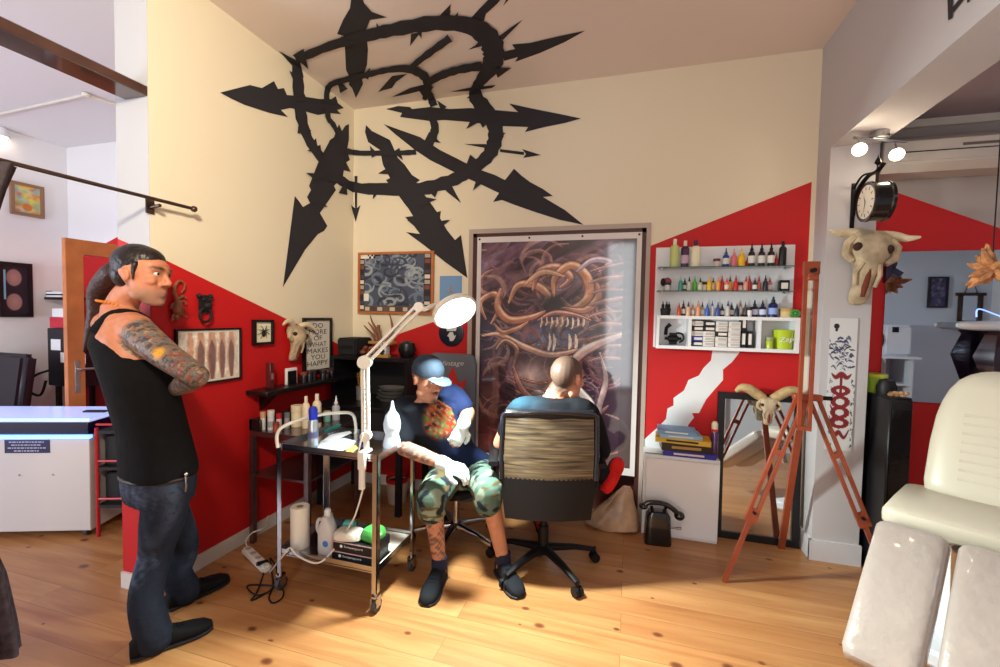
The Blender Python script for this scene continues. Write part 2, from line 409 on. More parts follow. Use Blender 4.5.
# skirting boards
b = B(); b.bx((XL, YE-.012, 0), (XL+.014, YB, .085)); b.bx((XE, YE-.014, 0), (XL, YE, .085)); struct('baseboard_left', b, M['base'])
b = B(); b.bx((XL, YB-.014, 0), (DX0-.035, YB, .085)); struct('baseboard_back', b, M['base'])
b = B(); b.bx((XR-.016, JY-.016, 0), (XR, YB, .13)); b.bx((XR-.016, JY-.016, 0), (1.40, JY, .13)); struct('baseboard_right', b, mat('baseboard_grey', (204, 200, 204), .5))
# beam of the left opening, pipe on the ceiling beyond it
b = B(); b.bx((-2.51, -2.6, 2.562), (XL, YE, 2.612), .004)
struct('beam', b, mat('varnished_beam', (74, 50, 44), .18, var=.2, coat=.5))
b = B(); pa = at(0, 114, Z=3.24); pb = at(86, 95, Z=3.24); pc = at(119, 106, Z=3.24)
b.tube([pa+(pa-pb)*.3, pb, pc+(pc-pb)*.5], .012); b.cyl(pb-V((0, 0, .02)), pb+V((0, 0, .01)), .03); struct('trim_8', b, M['base'])
b = B(); b.bx((4.45, YB-.03, 2.70), (1.40, YB, 2.745)); struct('trim_9', b, M['base'])

# ------------------------------------------------------------ mural
SH = []
def sp(pts, w):
    """brush stroke -> polygon strip (pixels)"""
    P = cat(pts, 4); n = len(P); L, R_ = [], []
    W = np.interp(np.linspace(0, 1, n), np.linspace(0, 1, len(w)), w)
    for i in range(n):
        a, c = P[max(i-1, 0)], P[min(i+1, n-1)]; dx, dy = c[0]-a[0], c[1]-a[1]; l = math.hypot(dx, dy)+1e-9
        j = 1+.10*math.sin(i*2.9+n)
        ox, oy = -dy/l*W[i]/2*j, dx/l*W[i]/2*j
        L.append((P[i][0]+ox, P[i][1]+oy)); R_.append((P[i][0]-ox, P[i][1]-oy))
    for i in range(n-1): SH.append([L[i], L[i+1], R_[i+1], R_[i]])
SH += [
 [(220, 92.6), (236, 88.5), (250, 85), (262, 88), (274, 81), (278, 89), (284, 88), (287, 95), (300, 96), (320, 99), (330, 99), (338, 103), (344, 108), (337, 110), (341, 114), (328, 113), (318, 115), (300, 110), (290, 108), (281, 110), (288, 117), (270, 113), (245, 105), (232, 99)],
 [(283, 287), (294.8, 196), (299, 201), (303, 207), (310, 203), (307, 197), (311, 190), (309, 186), (318, 163), (330, 140), (334, 137), (339, 124), (342, 131), (345, 126), (349, 124), (349, 140), (347, 150), (350, 160), (345, 163), (343, 176), (334, 186), (336, 190), (327, 203), (320, 213), (327.4, 226), (324, 231), (318, 234), (305, 250)],
 [(366, 125), (372, 131), (380, 135), (390, 140), (398, 158), (405, 165), (412, 175), (420, 180), (416, 183), (432, 205), (437, 212), (441, 211), (440, 218), (447, 230), (455, 240), (461, 235), (464, 255), (467.4, 278), (445, 262), (425, 246), (406, 232), (420, 234), (414, 226), (405, 217), (413, 216), (408, 208), (404, 203), (399, 196), (390, 186), (386, 180), (390, 178), (383, 165), (380, 150), (368, 142), (365, 132)],
 [(386, 109), (398, 106), (410, 107), (412, 109), (430, 107), (450, 109), (470, 108), (495, 110), (518, 112), (509, 103.5), (530, 108), (550, 112), (565, 115), (581, 118.5), (565, 123), (545, 127), (525, 132), (528, 127), (500, 126), (470, 122), (445, 120), (430, 121), (400, 117), (402, 113)],
 [(383.5, 124), (400, 130), (420, 137), (440, 150), (460, 160), (475, 168), (495, 175), (505, 180), (514, 168.7), (522, 176), (530, 182), (543, 189), (553, 196), (543, 197), (565, 210), (583.5, 224.8), (560, 220), (535, 212), (515, 205), (502, 200), (493, 202), (499, 193), (480, 184), (460, 175), (430, 160), (415, 150), (395, 134)],
 [(356, 98), (352, 88), (349, 85), (350, 78), (346, 70), (345, 50), (344, 36), (337, 34), (343, 20), (350, 8), (352, -8), (360, -8), (364, 3), (372, 12), (387, 17.4), (370, 20), (366, 30), (368, 50), (367, 65), (362, 78), (363, 84)],
 [(503, 52), (515, 49), (512, 44.5), (530, 43), (560, 36), (585, 30.8), (565, 42), (540, 53), (515, 62), (518, 57), (504, 61)],
 [(470, 19), (480, 8), (492, -4), (505, -6), (497, 4), (486, 14), (484, 21)], [(505, -4), (513, -5), (503, 6), (506, 0)],
 [(279, 51), (288, 56), (300, 62), (304, 78), (296, 70)],
 [(434, 22), (443, 12), (451, 4), (448, 20)], [(410, 46), (411, 34), (421, 32)], [(498, 37), (510, 28), (523, 19.5), (503, 40)],
 [(468, 50), (474, 46), (482, 46)], [(452, 186), (461, 203), (447, 192), (443, 187)],
 [(304, 138), (309, 140), (307, 132)], [(316, 138), (309, 146), (318, 148)],
 [(450, 92), (468, 88), (496, 85), (492, 88), (470, 91)],
 [(464, 144), (485, 144), (500, 148), (485, 148)], [(500, 149), (524, 152), (524, 155), (500, 152)], [(522, 149), (541, 155), (523, 158), (526, 154)],
 [(354.5, 176), (357.5, 176), (357, 210), (355, 210)], [(351, 205), (355.6, 222), (360.5, 205), (356, 209)],
 [(378, 92), (392, 76), (407, 74), (396, 82), (392, 88), (384, 90)], [(392, 97), (410, 88), (426, 84), (424, 90), (408, 94)],
 [(451, 10), (447, 22), (438, 20)], [(345, 160), (351, 172), (343, 170)],
]
sp([(296, 62), (298, 80), (300, 110), (308, 138), (320, 156), (332, 173), (354, 187), (385, 189), (420, 189), (450, 181), (468, 172), (486, 158), (494, 144), (495, 126), (484, 108), (474, 94), (480, 82), (490, 68), (494, 54), (488, 38), (470, 26), (436, 23), (392, 30), (366, 36), (330, 46), (296, 60)],
   [8, 11, 12, 9, 9, 9, 9, 12, 13, 13, 12, 12, 14, 15, 16, 15, 9, 12, 20, 22, 22, 16, 15, 13, 12, 9, 8])
sp([(341, 139), (333, 124), (328, 116), (328, 88), (345, 80), (366, 75), (388, 70), (408, 69), (424, 76), (428, 88), (424, 100)], [4, 5, 5, 6, 6, 6, 6, 8, 9, 8, 4])
sp([(432, 118), (435, 128), (431, 140), (424, 148)], [7, 8, 9, 8])
sp([(346, 151), (360, 153), (380, 153), (398, 153), (416, 152)], [6, 5, 5, 5, 5])
for k, (x, y, dx, dy) in enumerate([(293, 75, -5, -6), (304, 62, 6, 10), (300, 100, -6, 3), (306, 130, 8, 1), (325, 160, -4, 8), (345, 186, 2, -8), (375, 194, -3, 7), (400, 190, 5, 7), (438, 184, 8, -9), (478, 164, 10, 4), (500, 135, 8, -3), (489, 118, 9, -5), (473, 96, -9, 3), (505, 70, 9, -3), (480, 44, -10, 6), (456, 17, 3, -7), (378, 28, -2, -7), (345, 40, -6, -5), (420, 33, 2, 8), (429, 90, 7, -5), (435, 140, 8, 4), (372, 150, -3, -6), (400, 156, 4, 6), (340, 84, -4, -7), (368, 72, 3, -6), (330, 102, -7, 2), (313, 150, -8, 1), (312, 175, -8, -3), (322, 205, 8, 2), (336, 180, 8, 4), (384, 172, -8, 2), (430, 200, 9, -1), (412, 222, -7, -3), (445, 222, 7, -3), (440, 104, -4, -5), (470, 125, -5, 5), (452, 162, 3, -7), (476, 186, -4, 6)]):
    SH.append([(x-dx-dy*.55, y-dy+dx*.55), (x+dx*.75, y+dy*.75), (x-dx+dy*.55, y-dy-dx*.55)])
sp([(424, 86), (430, 96), (434, 106)], [9, 7, 8])
sp([(426, 84), (440, 76), (458, 70), (482, 66)], [7, 8, 8, 9]); sp([(410, 68), (428, 54), (450, 38)], [5, 7, 8])
def clip(vs, tests):
    """keep the part of a polygon where every test is >= 0"""
    for t in tests:
        out = []
        for i in range(len(vs)):
            a, c = vs[i], vs[(i+1) % len(vs)]; fa, fc = t(a), t(c)
            if fa >= 0: out.append(a)
            if (fa >= 0) != (fc >= 0): out.append(a.lerp(c, fa/(fa-fc)))
        vs = out
        if len(vs) < 3: return []
    return vs
from mathutils.geometry import tessellate_polygon
b = B(); off = .004; XLm, YBm, HM = XL+off, YB-off, H-off
for pi_, poly in enumerate(SH):
    off = .003+.00004*pi_; XLm, YBm, HM = XL+off, YB-off, H-off
    tri = tessellate_polygon([[V((x, -y, 0)) for x, y in poly]])
    for t in tri:
        px = [poly[i] for i in t]
        # left wall
        for plane, kw, tests in ((0, dict(X=XLm), [lambda p: YBm-p.y, lambda p: HM-p.z]), (1, dict(Y=YBm), [lambda p: p.x-XLm, lambda p: HM-p.z]), (2, dict(Z=HM), [lambda p: p.x-XLm, lambda p: YBm-p.y])):
            if plane == 0 and max(x for x, y in px) > 420: continue
            if plane == 2 and max(y for x, y in px) > 200: continue
            q = clip([at(x, y, **kw) for x, y in px], tests)
            if q: b.add(q, [tuple(range(len(q)))])
solo('wall_mural', b, M['black'], 'large black thorny star of barbed arrows and ring painted across the room corner and ceiling', 'wall mural', loc=(XLm, YBm, HM))
# lettering high on the header
b = B(); X0 = XR-.004
for P in ([(947, -14), (953, -14), (952.5, 18), (948, 20.5)], [(952, 8), (963, -6), (966, -3), (953, 13)], [(967, -8), (970, -8), (969.5, 2), (967, 3)]):
    b.add([at(x, y, X=X0) for x, y in P], [(0, 1, 2, 3)])
solo('wall_lettering', b, M['black'], 'black letters painted high on the wall above the wide opening', 'lettering', loc=at(950, 5, X=X0))

# ------------------------------------------------------------ camera, world, lights
cd = bpy.data.cameras.new('camera'); co = bpy.data.objects.new('camera', cd); COL.objects.link(co)
cd.sensor_width = 36; cd.lens = CF/1000*36; cd.clip_start = .02
co.matrix_world = Matrix.Translation(CAM) @ Matrix((_R, _U, -_F)).transposed().to_4x4()
SC.camera = co
w = bpy.data.worlds.new('w'); SC.world = w; w.use_nodes = True
w.node_tree.nodes['Background'].inputs['Color'].default_value = (.75, .85, 1, 1); w.node_tree.nodes['Background'].inputs['Strength'].default_value = 1.0
vs_ = SC.view_settings; vs_.view_transform = 'Standard'; vs_.look = 'None'; vs_.exposure = -0.18; vs_.gamma = 1; vs_.use_curve_mapping = False
def light(name, kind, loc, power, col, size=.1, size_y=None, aim=None, spot=None, blend=.5, shape=None):
    l = bpy.data.lights.new(name, kind); l.energy = power; l.color = col
    if kind == 'AREA':
        l.size = size
        if size_y: l.shape = 'RECTANGLE'; l.size_y = size_y
        if shape: l.shape = shape
    else: l.shadow_soft_size = size
    if kind == 'SPOT': l.spot_size = math.radians(spot); l.spot_blend = blend
    o = bpy.data.objects.new(name, l); COL.objects.link(o); o.location = loc
    if aim is not None: o.rotation_euler = (V(aim)-V(loc)).to_track_quat('-Z', 'Y').to_euler()
    return o
light('window_light', 'AREA', ((wx0+wx1)/2, -2.62, 1.55), 48, (.93, .97, 1), wx1-wx0-.1, 2.9, aim=((wx0+wx1)/2, 0, 1.55))
light('room_fill', 'AREA', (-.6, -.6, 3.1), 20, (1, .80, .58), 1.2, 1.2, aim=(-.8, .3, 0))  # added warm fill from overhead, no fixture behind it
light('room_fill', 'AREA', (.2, 1.2, 3.1), 2, (1, .84, .66), .5, .5, aim=(.1, 1.8, 0))  # second, smaller added fill overhead
light('wall_spot', 'SPOT', (-.5, -.1, 2.7), 390, (1, .89, .68), .12, aim=(-2.35, 1.9, 2.35), spot=78, blend=1)
light('left_window_light', 'AREA', (-4.9, -1.2, 1.3), 140, (.76, .86, 1), 1.8, 1.5, aim=(-5.2, 3, 3.0))
light('annex_light', 'AREA', (3.2, 1.5, 2.70), 16, (.82, .88, 1), 1, 1, aim=(3.2, 1.5, 0))
# ------------------------------------------------------------ hanging print in the doorway
def poster():
    c = Canvas(150, 232, (46, 30, 44))
    rs = np.random.RandomState(3)
    # smoky top
    for k in range(46):
        x, y = rs.rand()*.9, rs.rand()*.25; l = .15+rs.rand()*.3
        col = [(120, 84, 100), (150, 112, 120), (88, 56, 76), (132, 116, 140), (70, 40, 56)][k % 5]
        c.stroke([(x-l/2, y+.06), (x, y+.02*rs.randn()), (x+l/2, y-.05)], .02+.03*rs.rand(), col, .55)
    c.blob(.1, .45, .2, .12, (50, 60, 92), .8); c.blob(.12, .75, .2, .2, (120, 60, 62), .55); c.blob(.5, .43, .23, .075, (96, 122, 160), .95); c.blob(.72, .4, .13, .07, (74, 92, 128), .7)
    c.blob(.82, .5, .2, .4, (64, 44, 56), .5)
    def T(p, w, col=(168, 112, 92), hi=(232, 196, 170), o=1):
        c.stroke(p, w*1.25, (52, 28, 34), .8*o); c.stroke(p, w, col, o, hi)
    for k in range(150):
        x, y = rs.rand()*.92, .08+.8*rs.rand(); a = rs.rand()*6.3; r = .05+.1*rs.rand(); q = 1.5+rs.rand()*2
        c.stroke([(x+r*math.cos(a+q*j/4), y+r*.62*math.sin(a+q*j/4)) for j in range(5)], .008+.014*rs.rand(), [(150, 104, 94), (112, 70, 76), (186, 146, 130), (84, 62, 84), (60, 36, 46), (130, 96, 110)][k % 6], .6, [(206, 168, 150), (150, 108, 110), None][k % 3])
    # coiling tendrils
    T([(.04, .36), (.0, .28), (.10, .24), (.13, .31), (.08, .38)], .024)
    T([(.14, .22), (.12, .3), (.2, .36), (.34, .35), (.44, .32)], .034)
    T([(.2, .28), (.26, .2), (.38, .2), (.46, .25), (.42, .29)], .032, (176, 122, 96))
    T([(.36, .22), (.4, .14), (.52, .12), (.6, .17), (.54, .21)], .036, (150, 98, 92))
    T([(.5, .25), (.5, .17), (.6, .11), (.7, .16), (.72, .25), (.62, .3), (.55, .26)], .036, (170, 114, 82))
    T([(.56, .3), (.7, .31), (.78, .25), (.76, .18)], .028)
    T([(.3, .2), (.42, .14), (.56, .16)], .022, (196, 150, 120))
    T([(.64, .14), (.74, .09), (.84, .1), (.78, .14)], .026, (150, 130, 150), (214, 206, 214))
    for k in range(9):
        y = .12+.05*k; T([(.72, y+.02), (.82, y), (.96, y-.02+.01*(k % 3))], .013+.006*(k % 2), (150, 110, 104), (214, 186, 180), .8)
    # open jaw with teeth
    c.blob(.5, .275, .13, .03, (34, 28, 44), .9)
    T([(.4, .36), (.5, .325), (.62, .33), (.74, .355)], .02, (138, 84, 84))
    for k in range(9):
        x = .42+.034*k; c.stroke([(x, .345), (x+.004, .37), (x-.006, .385+.01*(k in (0, 2, 6)))], .008, (226, 206, 186))
    for x in (.47, .5, .6, .64): c.stroke([(x, .5), (x+.012, .46), (x+.004, .42)], .012, (226, 214, 204))
    T([(.02, .44), (.14, .43), (.3, .48), (.46, .515), (.58, .505), (.72, .475)], .026, (180, 134, 116), (242, 222, 206))
    T([(.1, .38), (.16, .42), (.26, .4), (.33, .37)], .02)
    T([(.6, .6), (.66, .52), (.78, .46), (.98, .4)], .036, (186, 160, 160), (238, 226, 222))
    T([(.12, .5), (.18, .46), (.26, .5), (.24, .58)], .022, (112, 84, 76))
    # ribcage and shoulders
    c.blob(.36, .62, .15, .08, (168, 136, 132), .9); c.blob(.36, .62, .09, .05, (206, 184, 180), .8)
    for k in range(9):
        y = .6+.035*k; T([(.2, y), (.3, y+.035), (.42, y+.05), (.52, y+.035)], .011, (150, 96, 92), (226, 180, 166))
    for k in range(14): c.blob(.46+.07*rs.rand(), .56+.3*rs.rand(), .018, .012, (196, 140, 110), .9)
    for k in range(7):
        y = .66+.03*k; T([(.6, y), (.7, y+.012), (.8, y-.004)], .009, (66, 48, 66), (130, 108, 128))
    T([(.62, .52), (.58, .58), (.66, .66), (.76, .74), (.78, .86), (.74, .94)], .03, (188, 166, 164), (244, 232, 226))
    T([(.8, .5), (.84, .62), (.8, .76), (.84, .9)], .022, (150, 122, 122), (214, 194, 190))
    T([(.24, .58), (.3, .68), (.42, .76), (.48, .88)], .024, (176, 120, 108), (230, 190, 176))
    for x, y, r in ((.14, .62, .05), (.2, .7, .06), (.18, .8, .05)): c.blob(x, y, r, r*.7, (30, 20, 26), .6, 1)
    c.stroke([(.1, .5), (.12, .7), (.08, .98)], .03, (132, 92, 84), .6)
    c.blob(.06, .93, .12, .12, (150, 66, 62), .6); c.blob(.5, .97, .3, .05, (84, 44, 50), .7)
    c.noise(.35, 14, 5); c.a = np.clip(c.a*1.08, 0, 1)
    c.rect(.93, 0, 1, 1, (40, 26, 40), .85)
    return c
pA, pB = at(479, 244, Y=YB-.03), at(641.5, 239, Y=YB-.03)
T_ = Th('hanging_print', 'tall glossy print of a dark monstrous figure with white border hung over the doorway', 'poster', (-.57, YB-.03, .30))
x0, x1, z0, z1 = DX0+.042, DX1-.03, .335, 2.118
b = B().bx((x0, YB-.028, z0), (x1, YB-.022, z1)); T_.part('border', b, mat('print_white', (214, 206, 204), .4), world=True)
me = poster().mesh('print', (x0+.035, YB-.0292, z1-.045), (x1-x0-.07, 0, 0), (0, 0, -(z1-z0-.1))); me.materials.append(M['gloss']); T_.part('printed_image', me, None, world=True)
for k in range(4): b = B(); b.cyl((x0+.02+(x1-x0-.04)*k/3, YB-.034, z1-.018), (x0+.02+(x1-x0-.04)*k/3, YB-.02, z1-.018), .008, n=10); T_.part('nail', b, M['iron'], world=True)
for s, xx in (('TATTOO', 0),):
    pass

# ------------------------------------------------------------ framed pictures
def frame_thing(name, label, quad, N, canvas, fcol, fw=.014, depth=.02, mount=0, parts=(), cat_='picture', mcol=(228, 222, 210), glossy=False):
    """quad: TL,TR,BR,BL world points on the wall; N outward normal"""
    TL, TR, BR, BL = [V(p) for p in quad]; N = V(N)
    t = Th(name, label, cat_, (TL+TR+BR+BL)/4)
    ux = (TR-TL); uy = (BL-TL); u1, v1 = ux.normalized(), uy.normalized(); W, Hh = ux.length, uy.length
    b = B(); TL = TL+N*.003
    def rc(a0, a1, c0, c1, d0, d1):
        P = [TL+u1*a0+v1*c0, TL+u1*a1+v1*c0, TL+u1*a1+v1*c1, TL+u1*a0+v1*c1]; b.prism([p+N*d0 for p in P], N, d1-d0)
    rc(0, W, 0, fw, 0, depth); rc(0, W, Hh-fw, Hh, 0, depth); rc(0, fw, fw, Hh-fw, 0, depth); rc(W-fw, W, fw, Hh-fw, 0, depth)
    t.part('frame', b, fcol, world=True)
    b = B(); rc(fw, W-fw, fw, Hh-fw, 0, depth*.45); t.part('mount', b, mat('mount_%d_%d_%d' % tuple(mcol), mcol, .7), world=True)
    o = TL+u1*(fw+mount)+v1*(fw+mount)+N*(depth*.45+.0015)
    if canvas:
        me = canvas.mesh('picture', o, u1*(W-2*fw-2*mount), v1*(Hh-2*fw-2*mount)); me.materials.append(M['gloss' if glossy else 'paint']); t.part('picture', me, None, world=True)
    return t, o, u1, v1, W-2*fw-2*mount, Hh-2*fw-2*mount
XW = XL+.004
def Lw(x, y): return at(x, y, X=XW)
def Bw(x, y): return at(x, y, Y=YB-.004)
# four-leg tattoo photo print on the left wall
c = Canvas(84, 44, (226, 214, 204))
for k, (x, w) in enumerate(((.16, .07), (.33, .09), (.52, .1), (.7, .08), (.87, .08))):
    c.stroke([(x, -.2), (x+.01, .3), (x-.01, .55), (x+.02, 1.15)], w, (196, 150, 128), 1, (224, 184, 160))
    if k: c.stroke([(x, .2), (x+.01, .5), (x+.01, 1.0)], w*.8, (112, 84, 88), .75)
    c.noise(.10, 24, k)
q = [Lw(173.5, 331), Lw(239, 326), Lw(240, 375.5), Lw(173.5, 388)]; zt = (q[0].z+q[1].z)/2; zb = 1.072
q = [V((XW, q[0].y, zt)), V((XW, q[1].y, zt)), V((XW, q[1].y, zb)), V((XW, q[0].y, zb))]
frame_thing('framed_photo', 'wide black-framed photo print of tattooed legs on the red left wall', q, (1, 0, 0), c, M['blk'], .01, .018, .012, cat_='picture')
# spider in a frame
ya, yb = 2.283, 2.447
q = [V((XW, ya, 1.440)), V((XW, yb, 1.440)), V((XW, yb, 1.275)), V((XW, ya, 1.275))]
t, *_r = frame_thing('framed_spider', 'small square black frame holding a mounted spider on the red wall', q, (1, 0, 0), None, M['blk'], .016, .026, mcol=(232, 224, 196))
sc_ = V((XW+.02, (ya+yb)/2, 1.355)); b = B(); b.ell(sc_+V((0, 0, .008)), (.007, .008, .011)); b.ell(sc_-V((0, 0, .012)), (.009, .012, .016))
for k in range(4):
    for s in (-1, 1):
        a = math.radians(62-40*k); dy, dz = math.cos(a), math.sin(a)
        b.tube([sc_+V((0, s*.006, .004)), sc_+V((.008, s*.028*dy, .028*dz+.006)), sc_+V((0, s*.054*dy, .05*dz+.001))], [.003, .0024, .0012], 6)
t.part('spider', b, M['blkm'], world=True)
# motivational sign
q = [Lw(300, 320.5), Lw(328, 318), Lw(335, 367), Lw(307, 372)]
y0_, y1_ = 2.742, 3.062; zt, zb = 1.452, 1.03
q = [V((XW, y0_, zt)), V((XW, y1_, zt)), V((XW, y1_, zb)), V((XW, y0_, zb))]
t, o, u1, v1, W, Hh = frame_thing('framed_sign', 'tall black-framed sign reading DO MORE OF WHAT MAKES YOU HAPPY', q, (1, 0, 0), None, M['blk'], .02, .024, mcol=(216, 210, 200), cat_='sign')
b = B()
for k, (s, w) in enumerate((('DO', .42), ('MORE', .72), ('OF', .34), ('WHAT', .72), ('MAKES', .84), ('YOU', .58), ('HAPPY', .84))):
    tb = text_b(s, o+u1*W*.5+v1*Hh*(.105+.128*k), u1, -v1, Hh*.10, W*w, .001); b.add(tb.v, tb.f)
t.part('lettering', b, M['black'], world=True)
# collage print with swirls, orange frame, on the back wall
c = Canvas(96, 76, (70, 78, 98)); rs = np.random.RandomState(4)
for k in range(70):
    x, y = rs.rand(), rs.rand(); r = .08+.12*rs.rand(); a0 = rs.rand()*6.3
    c.stroke([(x+r*(1-.1*j)*math.cos(a0+.7*j), y+r*(1-.1*j)*math.sin(a0+.7*j)) for j in range(9)], .016+.012*rs.rand(), [(132, 144, 160), (104, 118, 140), (40, 44, 62), (156, 164, 172), (52, 58, 78)][k % 5], .9)
c.rect(0, 0, .06, 1, (52, 40, 48)); c.rect(.9, 0, 1, 1, (52, 40, 48)); c.rect(0, .9, 1, 1, (84, 70, 70))
for k in range(11):
    for x in (.005, .91): c.rect(x, k*.09, x+.05+.02*(x > .5), k*.09+.065, [(214, 204, 190), (120, 72, 64), (60, 66, 90), (170, 160, 146), (40, 34, 40)][(k*3+int(x*9)) % 5])
for k in range(9): c.rect(.07+k*.09, .92, .14+k*.09, .99, [(206, 190, 150), (70, 60, 62), (190, 178, 164), (104, 80, 70)][k % 4])
c.rect(.02, 0, .2, .06, (226, 222, 214)); 
for k in range(5): c.rect(.1+.03*k, .0+.03*(k % 2), .125+.03*k, .03+.03*(k % 2), (24, 24, 28))
c.rect(.05, .68, .12, .82, (224, 220, 214))
a_, d_ = Bw(359.5, 253), Bw(434, 315); q = [V((a_.x, YB-.004, a_.z)), V((d_.x, YB-.004, a_.z)), V((d_.x, YB-.004, d_.z)), V((a_.x, YB-.004, d_.z))]
frame_thing('framed_collage', 'orange wood framed print of grey-blue swirls with a border of tiny pictures', q, (0, -1, 0), c, M['oak'], .02, .022)
# pale blue sheet
a_, d_ = Bw(440, 276), Bw(461.5, 310); b = B(); b.bx((a_.x, YB-.006, d_.z), (d_.x, YB-.003, a_.z))
c = Canvas(24, 36, (112, 150, 196)); c.blob(.5, .4, .12, .12, (160, 150, 150), .8); c.blob(.45, .48, .18, .03, (150, 130, 120), .6); c.stroke([(.5, .2), (.5, .6)], .03, (96, 120, 160), .6)
t = Th('blue_poster', 'small pale blue poster on the cream wall behind the lamp head', 'poster', ((a_.x+d_.x)/2, YB-.005, (a_.z+d_.z)/2))
t.part('sheet', b, mat('blue_sheet', (112, 150, 196), .7), world=True)
me = c.mesh('picture', (a_.x, YB-.0065, a_.z), (d_.x-a_.x, 0, 0), (0, 0, d_.z-a_.z)); me.materials.append(M['paint']); t.part('picture', me, None, world=True)
# round black plate with white figure
c0 = Bw(451.5, 333); r = (Bw(464, 333).x-c0.x)
t = Th('round_sign', 'round dark blue-black disc sign with a small white figure on the red back wall', 'sign', c0)
t.part('disc', B().lathe([(0, 0), (r, 0), (r*1.0, .008), (r*.86, .014), (0, .014)], c0, Matrix.Rotation(PI/2, 3, 'X'), 32), mat('disc_navy', (22, 30, 48), .35), world=True)
b = B(); y_ = YB-.022
for P in ([(446, 327), (457, 327), (456, 331), (447, 331)], [(450, 332), (453, 332), (454, 336), (456, 335), (455, 338), (453, 341), (450, 341), (449, 337), (447, 336)]):
    b.prism([at(x, y, Y=y_) for x, y in P], (0, -1, 0), .001)
t.part('emblem', b, mat('sign_white', (206, 206, 206), .6), world=True)
# grey rounded banner board behind the artist, resting on the floor by the doorway
qx0, qx1 = at(428, 400, Y=3.27).x, at(475, 400, Y=3.27).x; zt = at(455, 354, Y=3.27).z
t = Th('grey_case', 'grey rounded upholstered board with white script standing behind the capped artist', 'board', ((qx0+qx1)/2, 3.29, 0))
b = B(); b.loft([(V(((qx0+qx1)/2+.0, 3.29, z)), V(((qx1-qx0)/2*s, 0, 0)), V((0, .028, 0))) for z, s in ((0.0, .86), (.02, .92), (.5, 1), (zt-.08, 1), (zt-.03, .95), (zt-.008, .86), (zt, .78))], 28, 5)
t.part('board', b, mat('board_grey', (104, 108, 120), .75), world=True)
y_ = 3.255; b = B()
tb = text_b('Vintage', at(452, 364, Y=y_), (1, 0, .06), (-.06, 0, 1), .05, .2, .0, shear=.3); b.add(tb.v, tb.f); t.part('script_lettering', b, mat('sign_white', (206, 206, 206), .6), world=True)
b = B(); b.prism([at(x, y, Y=y_) for x, y in [(445, 384), (453, 366), (459, 384), (466, 378), (463, 396), (446, 398)]], (0, -1, 0), .001); b.prism([at(x, y, Y=y_-.002) for x, y in [(433, 372), (438, 380), (440, 396), (432, 396)]], (0, -1, 0), .001)
t.part('red_flames', b, mat('flame_red', (196, 40, 38), .7), world=True)
# lizard and door-knocker mask on the left wall
o = Lw(178, 298); t = Th('carved_lizard', 'carved brown wooden lizard hanging on the red wall beside the knocker', 'wall ornament', o)
def wl(px): return [at(x, y, X=XW+d) for x, y, d in px]
b = B(); b.tube(vcat(wl([(177, 315, .02), (178, 306, .03), (177, 299, .026), (174.5, 293, .016), (175, 286, .014), (179, 281, .014), (184, 283, .014), (184.5, 288, .014), (181, 293, .012)])), [.012, .016, .022, .026, .027, .026, .024, .02, .017, .014, .012, .011, .011, .011, .011]+[.010-.0002*k for k in range(34)], 8)
b.ell(at(177, 317, X=XW+.024), (.014, .014, .022))
for s in ([(178, 303), (183, 301), (186, 304)], [(178, 299), (183, 296), (186, 298)], [(176, 303), (172, 305), (171, 309)], [(178, 311), (182, 314), (187, 317)], [(176, 312), (173, 316), (172, 321)]): b.tube(wl([(x, y, .016) for x, y in s]), [.009, .008, .006], 6)
t.part('body', b, mat('carved_wood', (142, 84, 56), .45, var=.2, vs=20), world=True)
o = Lw(205, 306); t = Th('door_knocker', 'black lion-mask knocker with a ring hanging on the red wall', 'knocker', o)
b = B(); cc = at(205, 304, X=XW+.02); b.box(cc, (.035, .075, .1), None, .014, 2); b.ell(cc+V((.02, 0, -.01)), (.02, .022, .018)); b.ell(cc+V((.018, -.022, .024)), (.01, .012, .009)); b.ell(cc+V((.018, .022, .024)), (.01, .012, .009))
for s in (-1, 1): b.ell(cc+V((0, s*.036, .045)), (.014, .012, .014))
t.part('mask', b, M['blkm'], world=True)
cc = at(205.5, 315, X=XW+.035); b = B(); b.tube([cc+V((0, .036*math.cos(2*PI*k/20), .04*math.sin(2*PI*k/20))) for k in range(20)], .0075, 8, True); t.part('ring', b, M['blkm'], world=True)

